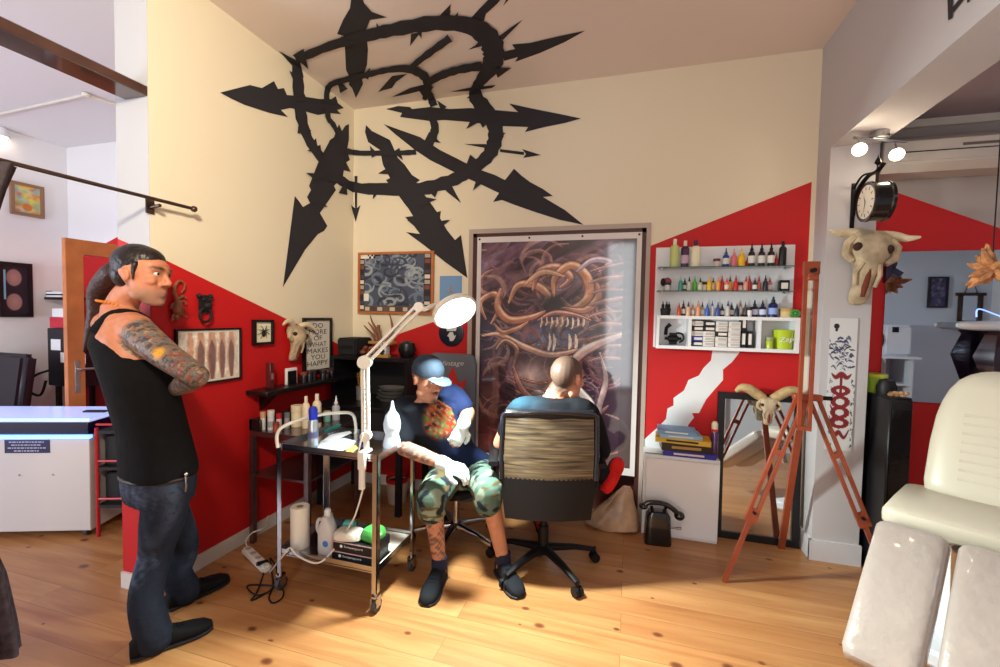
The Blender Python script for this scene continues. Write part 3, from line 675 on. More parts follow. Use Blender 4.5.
# ------------------------------------------------------------ skulls
def skull(name, label, C, R, hs, hornfn, cat_='skull', hornmat='horn'):
    """cattle-type skull: local x right, y out of the wall, z up; height about 1 unit * hs"""
    t = Th(name, label, cat_, C)
    def Lp(x, y, z): return R @ V((x, y, z))*hs+V(C)
    b = B()
    secs = []
    for z, w, d, y in ((.30, .19, .10, .1), (.24, .26, .15, .13), (.14, .27, .17, .15), (.05, .25, .17, .17), (-.05, .19, .15, .18), (-.18, .13, .12, .18), (-.32, .115, .1, .165), (-.44, .125, .085, .14), (-.52, .10, .06, .115), (-.55, .05, .03, .1)):
        secs.append((Lp(0, y, z), R @ V((w, 0, 0))*hs, R @ V((0, d, 0))*hs))
    b.loft(secs, 20, 2.3)
    for s in (-1, 1):
        b.tube([Lp(s*.22, .2, .2), Lp(s*.3, .22, .12), Lp(s*.3, .22, .0), Lp(s*.2, .22, -.07)], [.05*hs, .055*hs, .05*hs, .04*hs], 8)
        b.tube([Lp(s*.1, .29, -.08), Lp(s*.15, .25, -.2), Lp(s*.12, .24, -.34)], [.035*hs, .03*hs, .025*hs], 8)
    t.part('cranium', b, M['bone'], world=True)
    for s in (-1, 1):
        b = B(); b.ell(Lp(s*.19, .275, .09), (.055*hs, .05*hs, .05*hs), R); t.part('eye_socket', b, mat('socket_dark', (58, 36, 28), .9), world=True)
    b = B(); b.loft([(Lp(0, .285-.05*k/3, -.1-.12*k), R @ V(((.025+.02*math.sin(k*1.05))*hs, 0, 0)), R @ V((0, .03*hs, 0))) for k in range(4)], 10); t.part('nasal_opening', b, mat('socket_brown', (110, 52, 36), .9), world=True)
    for s in (-1, 1):
        pts = hornfn(s); P = vcat([Lp(*p[:3]) for p in pts], 5); n = len(P); rr = np.interp(np.linspace(0, 1, n), np.linspace(0, 1, len(pts)), [p[3]*hs for p in pts]).tolist()
        t.part('horn', B().tube(P, rr, 12), M[hornmat], world=True)
    return t
cS = at(864, 262, Y=JY-.002)
R_ = Matrix(((-1, 0, 0), (0, -1, 0), (0, 0, 1)))
MATS['horn_pale'] = mat('horn_pale', (214, 196, 164), .5, var=.12, vs=20); M['hornp'] = MATS['horn_pale']
skull('bull_skull', 'large weathered bull skull with outspread horns on the pillar below the clock', cS+V((-.015, 0, .02)), R_ @ Matrix.Rotation(math.radians(-7), 3, 'Y') @ Matrix.Diagonal((.9, 1, 1.14)), .45, lambda s: [(s*.16, .12, .26, .07), (s*.3, .14, .26, .06), (s*.42, .18, .24, .045), (s*.55, .22, .26, .014)], hornmat='hornp')
# small skull on the left wall
cS = Lw(291, 338); RL = Matrix(((0, 1, 0), (-1, 0, 0), (0, 0, 1))).transposed()
RL = Matrix(((0, 1, 0), (1, 0, 0), (0, 0, 1)))
skull('goat_skull', 'small pale horned skull on the red left wall between spider frame and sign', cS, RL @ Matrix.Rotation(.15, 3, 'Y'), .30, lambda s: [(s*.1, .12, .28, .07), (s*.24, .16, .36, .07), (s*.42, .2, .34, .05), (s*.56, .24, .25, .02)], hornmat='hornp')

# ------------------------------------------------------------ wall shelf of inks on the back wall
SX0, SX1, ST, SB = .163, 1.030, 2.004, at(656, 348, Y=YB-.13).z
T_ = Th('ink_shelf', 'white wall-mounted display unit with glass shelves and three cubbies on the red wall', 'shelf unit', (.61, YB, SB))
yb0 = YB-.003; CD = .13
b = B(); b.bx((SX0, yb0-.014, SB), (SX1, yb0, ST)); T_.part('back_panel', b, M['wht'], world=True)
cz = at(700, 316, Y=YB-.13).z; X1 = SX1+.008; b = B()
b.bx((SX0+.012, yb0-.014-CD, SB), (X1, yb0-.014, SB+.022)); b.bx((SX0+.012, yb0-.014-CD, cz-.022), (X1, yb0-.014, cz))
VX = [SX0+.012, .380, .800, X1-.02]
for x in VX: b.bx((x, yb0-.014-CD, SB+.022), (x+.02, yb0-.014, cz-.022))
T_.part('cubby_box', b, M['wht'], world=True)
gz = [1.808, 1.697]
gz = [at(700, 267.5, Y=YB-.09).z, at(700, 291.3, Y=YB-.09).z]
for z in gz:
    T_.part('glass_shelf', B().bx((SX0+.01, yb0-.13, z-.003), (SX1-.02, yb0-.014, z+.003)), mat('shelf_glass', (110, 140, 130), .1, trans=.6), world=True)
    for x in (SX0+.04, SX1-.06): b = B(); b.cyl((x, yb0-.014, z-.008), (x, yb0-.05, z-.008), .005, n=8); T_.part('shelf_pin', b, M['chrome'], world=True)
def bottle(name, label, base, h, r, col, cap, lab=None, kind='cone', group=None, cat_='bottle'):
    x, y, z = base; t = Th(name, label, cat_, base, 0, group)
    m = mat('ink_%d_%d_%d' % col, col, .3); mc = mat('capc_%d_%d_%d' % cap, cap, .4)
    if kind == 'cone':
        t.part('body', B().lathe([(0, 0), (r*.96, 0), (r, h*.04), (r, h*.52), (r*.8, h*.6), (r*.42, h*.64), (r*.42, h*.68), (0, h*.68)], n=14), m)
        t.part('nozzle', B().lathe([(r*.5, h*.66), (r*.52, h*.74), (r*.3, h*.78), (r*.12, h), (0, h)], n=12), mc)
    elif kind == 'pump':
        t.part('body', B().lathe([(0, 0), (r, 0), (r, h*.6), (r*.6, h*.7), (r*.35, h*.72), (0, h*.72)], n=16), m)
        t.part('cap', B().lathe([(r*.4, h*.7), (r*.42, h*.84), (r*.25, h*.86), (r*.2, h), (0, h)], n=12), mc)
    elif kind == 'jar':
        t.part('body', B().lathe([(0, 0), (r, 0), (r, h*.62), (r*.9, h*.68), (0, h*.68)], n=18), m)
        t.part('lid', B().lathe([(r*1.02, h*.68), (r*1.05, h*.7), (r*1.05, h), (0, h)], n=18), mc)
    else:
        t.part('body', B().lathe([(0, 0), (r*.95, 0), (r, h*.03), (r, h*.7), (r*.7, h*.78), (r*.4, h*.8), (0, h*.8)], n=18, sy=.8), m)
        t.part('cap', B().lathe([(r*.42, h*.79), (r*.42, h*.98), (r*.38, h), (0, h)], n=14), mc)
    if lab:
        t.part('label', B().lathe([(r*1.02, h*.14), (r*1.03, h*.15), (r*1.03, h*.44), (r*1.02, h*.45)], n=14, sy=.8 if kind == 'flat' else 1), mat('lab_%d_%d_%d' % lab, lab, .6))
    return t
LB = (222, 216, 210)
yy = YB-.075
def xat(px, z, y=yy): return at(px, 270, Y=y).x
g1, g2 = gz
names = {}
# top shelf
TOP = [(674, 46, .024, (190, 200, 120), (226, 224, 206), None, 'flat', 'pale green lotion bottle with white cap on the top glass shelf'),
 (684.5, 43, .022, (60, 30, 66), (222, 210, 190), (190, 160, 180), 'flat', 'dark purple lotion bottle with white cap on the top glass shelf'),
 (695, 43, .025, (236, 228, 196), (50, 34, 60), None, 'flat', 'cream lotion bottle with dark purple cap on the top glass shelf'),
 (716.5, 13, .018, (206, 190, 184), (96, 60, 60), None, 'jar', 'small squat glass jar with dark lid on the top glass shelf'),
 (725.5, 30, .017, (30, 62, 140), (60, 90, 130), LB, 'cone', 'blue ink bottle, leftmost cone-capped bottle of the top glass shelf'),
 (733.5, 29, .015, (220, 110, 120), (226, 150, 150), None, 'cone', 'pink ink bottle beside the blue one on the top glass shelf'),
 (741, 29, .018, (240, 186, 20), (240, 196, 60), None, 'cone', 'bright yellow ink bottle on the top glass shelf'),
 (751, 37, .017, (24, 20, 26), (20, 18, 22), LB, 'cone', 'tall black ink bottle next to the yellow one on the top glass shelf'),
 (761, 37, .017, (40, 20, 30), (20, 18, 22), LB, 'cone', 'middle of the three labelled black ink bottles on the top glass shelf'),
 (770.5, 37, .017, (24, 20, 26), (20, 18, 22), LB, 'cone', 'rightmost of the three labelled black ink bottles on the top glass shelf'),
 (782, 38, .018, (16, 14, 20), (16, 14, 20), None, 'flat', 'plain all-black bottle at the right end of the top glass shelf'),
 (747, 16, .012, (200, 30, 40), (180, 60, 60), None, 'cone', 'small red ink bottle behind the yellow bottle on the top shelf'),
 (776, 22, .011, (200, 50, 50), (200, 90, 80), None, 'cone', 'small red ink bottle left of the plain black bottle')]
PXM = (at(700, 300, Y=yy).x-at(699, 300, Y=yy).x)*1.02
for i, (px, hp, r, col, cap, lab, kd, lb) in enumerate(TOP):
    bottle('lotion_bottle' if i < 3 else 'ink_bottle', lb, (xat(px, 0, yy+(.03 if i > 10 else 0)), yy+(.03 if i > 10 else 0), g1+.0035), hp*PXM*.66, r*(1.22 if i<11 else 1), col, cap, lab, kd)
T2 = [(668, 'j', (206, 204, 200), (20, 20, 24)), (674, 'x', 0, 0), (681, 'c', (70, 150, 140), (120, 190, 180)), (685.5, 'c', (40, 70, 70), (24, 24, 24)), (689.5, 'c', (190, 190, 170), (22, 22, 24)), (695.5, 'c', (96, 190, 60), (110, 190, 80)), (700.5, 'c', (190, 200, 140), (24, 24, 24)), (705, 'j', (226, 220, 200), (24, 24, 26)), (709.5, 'c', (240, 190, 50), (240, 190, 70)), (714, 'c', (244, 200, 60), (50, 50, 30)), (718.5, 'c', (240, 160, 70), (240, 140, 70)), (723, 'c', (206, 60, 60), (206, 60, 60)), (727, 'c', (240, 110, 90), (210, 60, 60)), (731, 'c', (240, 180, 50), (40, 20, 20)), (736, 'c', (206, 40, 50), (180, 30, 40)), (741, 'j', (220, 190, 180), (40, 20, 24)), (746, 'c', (220, 150, 130), (170, 40, 50)), (750.5, 'c', (206, 60, 60), (200, 50, 50)), (755, 'c', (60, 40, 60), (50, 40, 60)), (760, 'c', (210, 120, 110), (200, 70, 70)), (765.5, 'c', (40, 36, 50), (24, 22, 30)), (771, 'c', (210, 130, 130), (190, 60, 60))]
words = ['white', 'clear', 'teal', 'dark teal', 'pale with black tip', 'green', 'lime', 'cream', 'amber', 'yellow', 'orange', 'red', 'coral', 'golden with dark tip', 'crimson', 'beige', 'rose', 'scarlet', 'plum', 'salmon', 'charcoal', 'dusty pink']
for i, (px, k, col, cap) in enumerate(T2):
    if k == 'x': continue
    lb = words[i]+(' squat jar' if k == 'j' else ' small ink bottle')+' on the middle glass shelf'
    bottle('ink_bottle' if k == 'c' else 'ink_jar', lb, (xat(px, 0), yy+(.012 if i % 2 else -.012), g2+.0035), (15.5 if k == 'c' else 10)*PXM*(.9+.15*((i*7) % 3)/2), .0145 if k == 'c' else .018, col, cap, LB if i % 3 == 0 else None, 'cone' if k == 'c' else 'jar', 'small ink bottles on the middle glass shelf')
b = B(); c_ = V((xat(784.5, 0), yy, g2+.0035)); h_ = 11*PXM; b.bx(c_-V((.03, .018, 0)), c_+V((.03, .018, h_)), .004)
t = Th('black_square_jar', 'black square box with pale label at the right end of the middle shelf', 'box', c_); t.part('body', b, M['blk'], world=True)
b = B(); b.bx(c_+V((-.019, -.0195, h_*.2)), c_+V((.019, -.0182, h_*.75))); t.part('label', b, mat('lab_222_216_210', LB, .6), world=True)
T3 = [(679, 'c', (200, 80, 40), (180, 60, 40)), (683.5, 'c', (70, 30, 30), (60, 30, 30)), (688, 'c', (230, 190, 160), (60, 40, 40)), (693, 'c', (226, 150, 110), (200, 110, 90)), (698, 'c', (230, 160, 120), (220, 150, 110)), (702.5, 'c', (190, 170, 130), (60, 60, 50)), (707, 'c', (60, 100, 190), (50, 90, 180)), (712.5, 'c', (206, 210, 220), (60, 70, 150)), (717.5, 'c', (60, 80, 150), (60, 70, 110)), (722.5, 'c', (40, 44, 80), (40, 40, 70)), (727.5, 'c', (206, 196, 190), (60, 60, 90)), (732, 'c', (60, 50, 60), (50, 50, 70)), (736.5, 'c', (40, 40, 70), (24, 22, 34)), (741, 'c', (206, 200, 196), (160, 120, 80)), (745, 'c', (80, 60, 60), (70, 60, 60))]
w3 = ['burnt orange', 'dark maroon', 'beige with brown tip', 'peach', 'light apricot', 'khaki', 'bright blue', 'white with blue tip', 'slate blue', 'navy', 'pale grey', 'dark brown', 'blue-black', 'white with tan tip', 'umber']
ys3 = YB-.075
for i, (px, k, col, cap) in enumerate(T3):
    bottle('ink_bottle', w3[i]+' small ink bottle on top of the cubby box', (at(px, 310, Y=ys3).x, ys3+(.012 if i % 2 else -.01), cz+.0005), 15*PXM*(.9+.2*((i*5) % 3)/2), .0145, col, cap, LB if i % 2 else None, 'cone', 'small ink bottles on top of the cubby box')
for px, h, lb in ((754.5, 28, 'left dark blue tall bottle with white label on the cubby box'), (762.5, 28, 'dark blue tall bottle with white label beside the spray bottle')):
    bottle('ink_bottle', lb, (at(px, 310, Y=ys3).x, ys3, cz+.0005), h*PXM*.62, .022, (24, 26, 60), (20, 20, 34), (206, 210, 236), 'cone')
bottle('spray_bottle', 'dark blue pump bottle on the cubby box', (at(773, 310, Y=ys3).x, ys3, cz+.0005), 21*PXM, .027, (20, 30, 90), (22, 22, 30), (150, 170, 226), 'pump')
bottle('cap_jar', 'small white jar with black lid between ink bottles on the cubby box', (at(747.5+2, 310, Y=ys3-.03).x, ys3-.035, cz+.0005), 10*PXM, .014, (226, 222, 220), (20, 20, 22), None, 'jar')
# dark basket of tiny bottles at left, cork tub and green rosette at right
c_ = V((at(665.5, 310, Y=ys3).x, ys3, cz)); t = Th('ink_basket', 'dark bundle of tiny black bottles at the left end of the cubby box', 'basket', c_)
b = B(); b.lathe([(0, 0), (.03, 0), (.036, .045), (.034, .05), (0, .045)], n=18); t.part('basket', b, M['blkm'])
for k in range(5): t.part('tiny_bottle', B().lathe([(.009, .045), (.009, .075), (.003, .082), (.0015, .098), (0, .098)], (.022*math.cos(k*1.26), .022*math.sin(k*1.26), 0), n=8), M['plast'])
c_ = V((at(787, 310, Y=ys3).x, ys3+.01, cz)); t = Th('cork_tub', 'small yellowish wooden tub on the right end of the cubby box', 'tub', c_)
t.part('tub', B().lathe([(0, 0), (.04, 0), (.04, .04), (0, .04)], n=20), mat('tub_tan', (206, 184, 130), .7)); t.part('lid', B().lathe([(.042, .04), (.043, .058), (0, .06)], n=20), mat('tub_lid', (190, 150, 80), .7))
c_ = V((at(795, 318, Y=ys3-.03).x, ys3-.035, cz)); b = B()
for k in range(14):
    a = 2*PI*k/14; b.ell(V((.022*math.cos(a), 0, .028+.018*math.sin(a))), (.008, .010, .006), Matrix.Rotation(-a, 3, 'Y'))
b.ell(V((0, -.004, .028)), (.012, .012, .012)); b.lathe([(0, 0), (.018, 0), (.012, .01), (0, .01)], n=12)
t = Th('green_rosette', 'green ribbon rosette leaning on the wooden tub', 'ornament', c_); t.part('petals', b, mat('rosette_green', (70, 150, 70), .6))
# toy figure hanging at shelf left
c_ = V((xat(668, 0), YB-.06, at(668, 290, Y=YB-.06).z)); t = Th('skull_ornament', 'small dark head ornament with pink paint at the left end of the middle shelf', 'ornament', V((c_.x, c_.y, g2+.0035)))
b = B(); b.ell((0, 0, .062), (.028, .026, .032)); b.lathe([(0, 0), (.02, 0), (.016, .035), (0, .04)], n=12); t.part('head', b, mat('orn_pink', (150, 60, 90), .4, var=.4, vs=60)); t.part('hood', B().ell((-.026, 0, .062), (.02, .024, .028)), M['blkm'])
# cubby contents
def inC(px, y=YB-.08): return at(px, 340, Y=y).x
t = Th('handled_device', 'black coil-handled device in the left cubby', 'device', (inC(673), YB-.075, SB+.0225))
b = B(); b.box((0, 0, .045), (.11, .08, .08), None, .03, 3); t.part('body', b, M['plast']); t.part('handle', B().tube(vcat([(.04, 0, .02), (.06, 0, .03), (.07, 0, .055), (.055, 0, .08), (.02, 0, .085)]), .007, 8), M['plast']); t.part('arm', B().tube([(-.05, 0, .07), (-.045, -.0, .12), (-.02, -.0, .145)], [.012, .012, .014], 8), M['plast'])
# boxes of needles: columns of small cartons
k = 0
cols = [(.440, [('w', 2), ('d', 0), ('w', 0), ('b', 0), ('d', 1)]), (.512, [('d', 1), ('d', 1), ('w', 0), ('w', 0), ('w', 0)]), (.590, [('w', 0), ('w', 0), ('d', 1), ('w', 0), ('w', 2)]), (.668, [('w', 0), ('w', 0), ('w', 0), ('w', 0), ('w', 0)])]
cm = {'w': mat('carton_white', (222, 216, 210), .6), 'd': mat('carton_black', (26, 24, 30), .5), 'b': mat('carton_blue', (30, 50, 170), .5)}
cn = {'w': 'white', 'd': 'black', 'b': 'blue'}
rows = ['top', 'second from top', 'middle', 'second from bottom', 'bottom']; cw = ['first', 'second', 'third', 'fourth']; ch = (cz-.022-SB-.022-.012)/5
for ci, (x, L) in enumerate(cols):
    for ri, (cc, q) in enumerate(L):
        z = SB+.0225+ch*(4-ri); t = Th('carton', f'{cn[cc]} small carton, {rows[ri]} of the {cw[ci]} stack in the middle cubby', 'box', (x, YB-.085, z), 0, 'small cartons stacked in the middle cubby')
        t.part('box', B().box((0, .01, ch/2), (.072, .10, ch-.0015), None, .002), cm[cc])
        t.part('label', B().bx((-.02, -.0412, ch*.25), (.032, -.0402, ch*.75)), cm['w'] if cc != 'w' else mat('carton_grey', (186, 180, 178), .6))
for i, (dx, dz) in enumerate(((0, .002), (.037, .002), (.0, .112))):
    t = Th('ink_packet', ['left lower', 'right lower', 'upper'][i]+' black upright packet with white stripe at the right of the middle cubby', 'packet', (.725+dx, YB-.08, SB+.0225+dz), 0, 'upright black packets in the middle cubby')
    t.part('packet', B().box((0, 0, .055), (.034, .09, .108), None, .003), M['blk']); t.part('label', B().bx((-.01, -.0465, .02), (.008, -.0455, .092)), cm['w'])
t = Th('green_tub', 'lime green tub with white lettering in the right cubby', 'tub', (inC(783), YB-.082, SB+.0225)); lime = mat('lime', (176, 196, 40), .45)
t.part('tub', B().lathe([(0, 0), (.050, 0), (.060, .115), (.062, .12), (.06, .125), (0, .12)], n=28), lime)
tb = text_b('Zap', (0, -.0635, .06), (1, 0, .1), (-.1, 0, 1), .04, .085, 0, shear=.2); t.part('lettering', tb, M['wht'])
bottle('lime_jar', 'small lime green jar beside the green tub in the right cubby', (inC(768), YB-.115, SB+.0225), .075, .022, (170, 186, 50), (150, 160, 110), None, 'jar')
# ------------------------------------------------------------ instrument trolley
CX0, CX1, CY0, CY1 = -1.775, -1.168, 1.885, 2.285
TZ, LZ = .80, .235
T_ = Th('instrument_trolley', 'chrome two-tier wheeled tool trolley standing between the men', 'trolley', ((CX0+CX1)/2, (CY0+CY1)/2, 0))
leg = .028
for x in (CX0, CX1):
    for y in (CY0, CY1):
        b = B(); sx = 1 if x == CX0 else -1; sy = 1 if y == CY0 else -1
        b.bx((x, y, .10), (x+sx*leg, y+sy*.004, TZ)); b.bx((x, y, .10), (x+sx*.004, y+sy*leg, TZ)); p = T_.part('leg', b, M['chrome'], world=True)
        c = V((x+sx*.012, y+sy*.012, 0)); b = B(); b.cyl(c+V((-.011, .006, .035)), c+V((.011, .006, .035)), .035, n=20); T_.part('wheel', b, M['rubber'], world=True, parent=p)
        b = B(); b.bx(c+V((-.017, -.018, .03)), c+V((-.012, .022, .085))); b.bx(c+V((.012, -.018, .03)), c+V((.017, .022, .085))); b.bx(c+V((-.017, -.018, .078)), c+V((.017, .022, .088))); b.cyl(c+V((0, 0, .085)), c+V((0, 0, .12)), .011, n=10); T_.part('caster_fork', b, M['chrome'], world=True, parent=p)
for nm, z in (('top_tray', TZ), ('lower_tray', LZ)):
    b = B(); b.bx((CX0+.004, CY0+.004, z-.028), (CX1-.004, CY1-.004, z-.024))
    for a, c in (((CX0+.004, CY0+.004), (CX1-.004, CY0+.007)), ((CX0+.004, CY1-.007), (CX1-.004, CY1-.004)), ((CX0+.004, CY0+.007), (CX0+.007, CY1-.007)), ((CX1-.007, CY0+.007), (CX1-.004, CY1-.007))): b.bx((*a, z-.034), (*c, z))
    T_.part(nm, b, M['chrome'], world=True)
b = B(); h0 = V((CX0+.012, CY0-.004, TZ-.02))
b.tube(vcat([h0, h0+V((0, -.004, .07)), h0+V((.03, .02, .115)), h0+V((.12, .12, .15)), h0+V((.2, .25, .15)), h0+V((.22, .34, .12)), h0+V((.21, .385, .03)), h0+V((.2, .39, -.01))]), .009, 10); T_.part('push_handle', b, M['wplast'], world=True, label='cream tubular push handle')
tz = TZ-.0235; lz = LZ-.0235
# magnifier lamp clamped on the trolley front
jb, j1, j2, hd = at(366, 436, Y=CY0+.02), at(365, 362, Y=CY0+.05), at(419, 307, D=2.2), at(455, 312, D=2.3)
T_ = Th('magnifier_lamp', 'white jointed clamp lamp with a glowing round head on the trolley edge', 'lamp', (jb.x, jb.y, TZ))
b = B(); b.bx((jb.x-.02, CY0-.024, TZ-.075), (jb.x+.02, CY0-.002, TZ+.012), .004); b.bx((jb.x-.02, CY0-.024, TZ+.002), (jb.x+.02, CY0+.05, TZ+.018), .004); b.cyl((jb.x, CY0+.025, TZ+.015), jb+V((0, 0, .0)), .014); T_.part('clamp', b, M['wplast'], world=True)
T_.part('clamp_screw', B().cyl((jb.x+.0, CY0-.012, TZ-.17), (jb.x, CY0-.012, TZ-.07), .016), M['wplast'], world=True)
def joint(p, r, w): return B().cyl(p+V((-.02, .06, 0)).normalized()*-w, p+V((-.02, .06, 0)).normalized()*w, r, n=20)
T_.part('joint', joint(jb, .026, .022), M['wplast'], world=True); T_.part('joint', joint(j1, .034, .024), M['wplast'], world=True); T_.part('joint', joint(j2, .024, .02), M['wplast'], world=True)
wp = M['wplast']
for a, c, nm in ((jb, j1, 'lower_arm'), (j1, j2, 'upper_arm')):
    x, y, z = frame_of(c-a, V((0, 1, 0))); b = B()
    for s in (-1, 1): b.box((a+c)/2+x*s*.014, (.012, .018, (c-a).length*.96), Matrix((x, y, z)).transposed())
    T_.part(nm, b, wp, world=True)
    T_.part('spring', B().tube([a.lerp(c, k/60)+(x*math.cos(k*1.6)+y*math.sin(k*1.6))*.005 for k in range(4, 40)], .0018, 5), M['steel'], world=True)
ln = V((.57, -.42, -.70)).normalized()
x, y, z = frame_of(ln); RM = Matrix((x, y, z)).transposed()
b = B(); b.lathe([(0, -.035), (.085, -.035), (.118, -.018), (.122, .004), (.112, .012), (.104, .004), (.06, -.008), (0, -.008)], hd, RM, 36); T_.part('lamp_head', b, wp, world=True)
lw_ = mat('lamp_glow', (225, 240, 255), .4, emit=(225, 240, 255), es=14)
b = B(); b.tube([hd+(x*math.cos(2*PI*k/36)+y*math.sin(2*PI*k/36))*.088+ln*.006 for k in range(36)], .012, 8, True); T_.part('ring_tube', b, lw_, world=True, label='glowing white ring tube')
b = B(); b.lathe([(0, 0), (.07, 0), (.07, .004), (0, .006)], hd+ln*.002, RM, 32); T_.part('lens', b, mat('lens_glow', (235, 245, 255), .1, emit=(225, 240, 255), es=6), world=True)
b = B(); b.tube(vcat([j2, j2+V((.03, .0, -.01)), hd-ln*.03+(j2-hd).normalized()*.1, hd-ln*.03]), .012); T_.part('neck', b, wp, world=True)
b = B(); b.tube(vcat([jb+V((.0, -.03, .02)), jb+V((-.02, -.035, -.1)), at(364, 480, Y=CY0-.01), at(357, 510, Y=CY0+.01), at(350, 525, Y=CY0+.08), at(335, 548, Y=CY0+.04), at(318, 563, Y=CY0-.012), at(298, 556, Y=CY0-.012), at(290, 548, Y=CY0-.01), at(283, 556, Y=CY0-.02), at(270, 572, Z=.02)]), .0045, 6); T_.part('cord', b, wp, world=True)
light('lamp_ring_light', 'AREA', hd+ln*.03, 125, (.86, 1, .94), .19, aim=hd+ln, shape='DISK')
LAMP = hd
# things on the top tray
p = at(313, 449, Y=CY0+.08); p = V((p.x, CY0+.08, tz))
t = Th('spray_can', 'silver spray can with bright blue cap at the front left of the trolley top', 'spray can', p)
t.part('can', B().lathe([(0, 0), (.026, 0), (.027, .006), (.027, .135), (.02, .15), (0, .15)], n=20), mat('can_silver', (190, 196, 206), .25, .7)); t.part('cap', B().lathe([(.022, .148), (.023, .2), (.017, .215), (0, .215)], n=18), mat('cap_blue', (30, 50, 190), .35)); t.part('label', B().lathe([(.0273, .05), (.0275, .05), (.0275, .085), (.0273, .085)], n=20), mat('can_label', (90, 96, 130), .4))
p = at(390, 448, Y=CY0+.2); p = V((p.x, CY0+.22, tz)); R0 = Matrix.Rotation(.3, 3, 'Z')
t = Th('wash_bottle', 'white plastic wash bottle wrapped in clear bag on the trolley near the artist', 'bottle', p)
t.part('bottle', B().lathe([(0, 0), (.045, 0), (.05, .01), (.044, .04), (.036, .07), (.045, .1), (.047, .13), (.036, .175), (.016, .2), (.010, .225), (.006, .25), (0, .252)], n=22), mat('bottle_milky', (216, 226, 238), .25, trans=.25, bump=.5, bs=30))
def sheet(name, label, pts, col, z=.003, rough=.7, catg='paper'):
    b = B(); P = [at(x, y, Z=tz+.0005+z) for x, y in pts]; n = len(P); c = sum(P, V((0, 0, 0)))/n
    P2 = [c+(q-c)*.6+V((0, 0, .008)) for q in P]; c2 = c+V((0, 0, .011))
    b.add(P+P2+[c2], [(i, (i+1) % n, n+(i+1) % n, n+i) for i in range(n)]+[(n+i, n+(i+1) % n, 2*n) for i in range(n)]+[tuple(range(n))])
    solo(name, b, mat('paper_%d_%d_%d' % col, col, rough, bump=.4, bs=40), label, catg)
sheet('paper_towel_sheet', 'crumpled white paper sheet on the middle of the trolley top', [(317, 448), (321, 441), (330, 437), (345, 438), (356, 441), (352, 447), (342, 451), (328, 452)], (214, 224, 238))
sheet('paper_towel_sheet', 'long white folded paper lying behind the crumpled sheet on the trolley', [(322, 441), (330, 435), (350, 431), (352, 433), (336, 440)], (224, 230, 240), .012)
sheet('sponge_pad', 'yellow pad lying beside the lamp clamp on the trolley', [(344, 452), (350, 447), (356, 445), (358, 448), (352, 453)], (226, 190, 90), .001, catg='pad')
p = at(326, 431, Z=tz+.03); q = at(338, 426, Z=tz+.035); b = B(); b.cyl(p, q, .010, .012, 10); b.cyl(q, q+(q-p).normalized()*.02, .008, n=10)
solo('teal_tube', b, [mat('teal', (40, 150, 140), .4)], 'teal and white squeeze tube lying at the back of the trolley top', 'tube')
p = at(361, 447, Z=tz); t = Th('tattoo_machine', 'small dark blue tattoo machine standing by the lamp base', 'tattoo machine', p)
t.part('frame', B().bx((-.012, -.01, 0), (.012, .01, .05), .003).bx((-.02, -.006, .03), (.02, .006, .036)), mat('navy_metal', (30, 34, 90), .3, .6)); t.part('coil', B().cyl((-.008, 0, .036), (-.008, 0, .06), .008).cyl((.010, 0, .036), (.010, 0, .06), .008), M['iron'])
# things on the lower tray
p = V((at(300, 556, Y=CY0+.09).x, CY0+.09, lz)); t = Th('paper_roll', 'white paper towel roll standing on the lower trolley shelf', 'paper roll', p)
t.part('roll', B().lathe([(0.018, .002), (.048, 0), (.049, .004), (.049, .22), (.047, .224), (.018, .222), (.018, .002)], n=28), mat('paper_white', (236, 230, 218), .85)); t.part('core', B().lathe([(.0165, .0), (.018, .0), (.018, .2235), (.0165, .2235)], n=20), mat('core_card', (150, 130, 106), .8))
p = V((at(325, 560, Y=CY0+.07).x, CY0+.09, lz)); t = Th('refill_bottle', 'translucent white handled bottle with blue label beside the paper roll', 'bottle', p)
b = B(); b.loft([(V((0, 0, z)), V((a, 0, 0)), V((0, .034, 0))) for z, a in ((0, .046), (.01, .05), (.1, .05), (.14, .045), (.17, .03), (.185, .016), (.2, .015))], 20, 3); t.part('body', b, mat('milky', (220, 218, 216), .35, trans=.15)); t.part('cap', B().lathe([(.017, .196), (.018, .225), (.012, .235), (0, .235)], n=14), M['wht'])
t.part('handle', B().tube(vcat([(-.03, 0, .17), (-.058, 0, .165), (-.064, 0, .12), (-.05, 0, .09)]), .009, 8), MATS['milky']); t.part('label', B().lathe([(0, 0), (.017, 0), (.017, .001), (0, .001)], (.012, -.0335, .06), Matrix.Rotation(PI/2, 3, 'X')), mat('label_blue', (70, 120, 200), .5))
bx0 = at(338, 560, Y=CY0+.1).x; bx1 = CX1-.035; yb_ = CY0+.03
for k, (z0, lb, dx) in enumerate(((0, 'bottom black glove box on the lower trolley shelf', 0), (.052, 'black glove box stacked on another on the lower trolley shelf', .008))):
    t = Th('glove_box', lb, 'box', ((bx0+bx1)/2+dx, yb_+.06, lz+z0), 0, None); hw = (bx1-bx0)/2-.01
    bx_ = t.part('box', B().bx((-hw, -.055, 0), (hw, .1, .05), .002), mat('box_black', (22, 20, 24), .35)); b = B(); b.bx((-hw, -.0562, .044), (hw, -.0552, .049)); t.part('stripe', b, mat('stripe_pale', (190, 160, 160), .5))
    tb = text_b('Semperguard', (-.0, -.0568, .027), (1, 0, 0), (0, 0, 1), .014, .11, 0); t.part('lettering', tb, M['wht'], parent=bx_)
    t.part('emblem', B().lathe([(0, 0), (.008, 0), (.008, .001), (0, .001)], (-.072, -.0558, .027), Matrix.Rotation(PI/2, 3, 'X'), 14), M['wht'])
    t.part('red_end', B().bx((-hw-.0012, -.055, 0), (-hw-.0002, .1, .05)), mat('box_red', (190, 30, 30), .4))
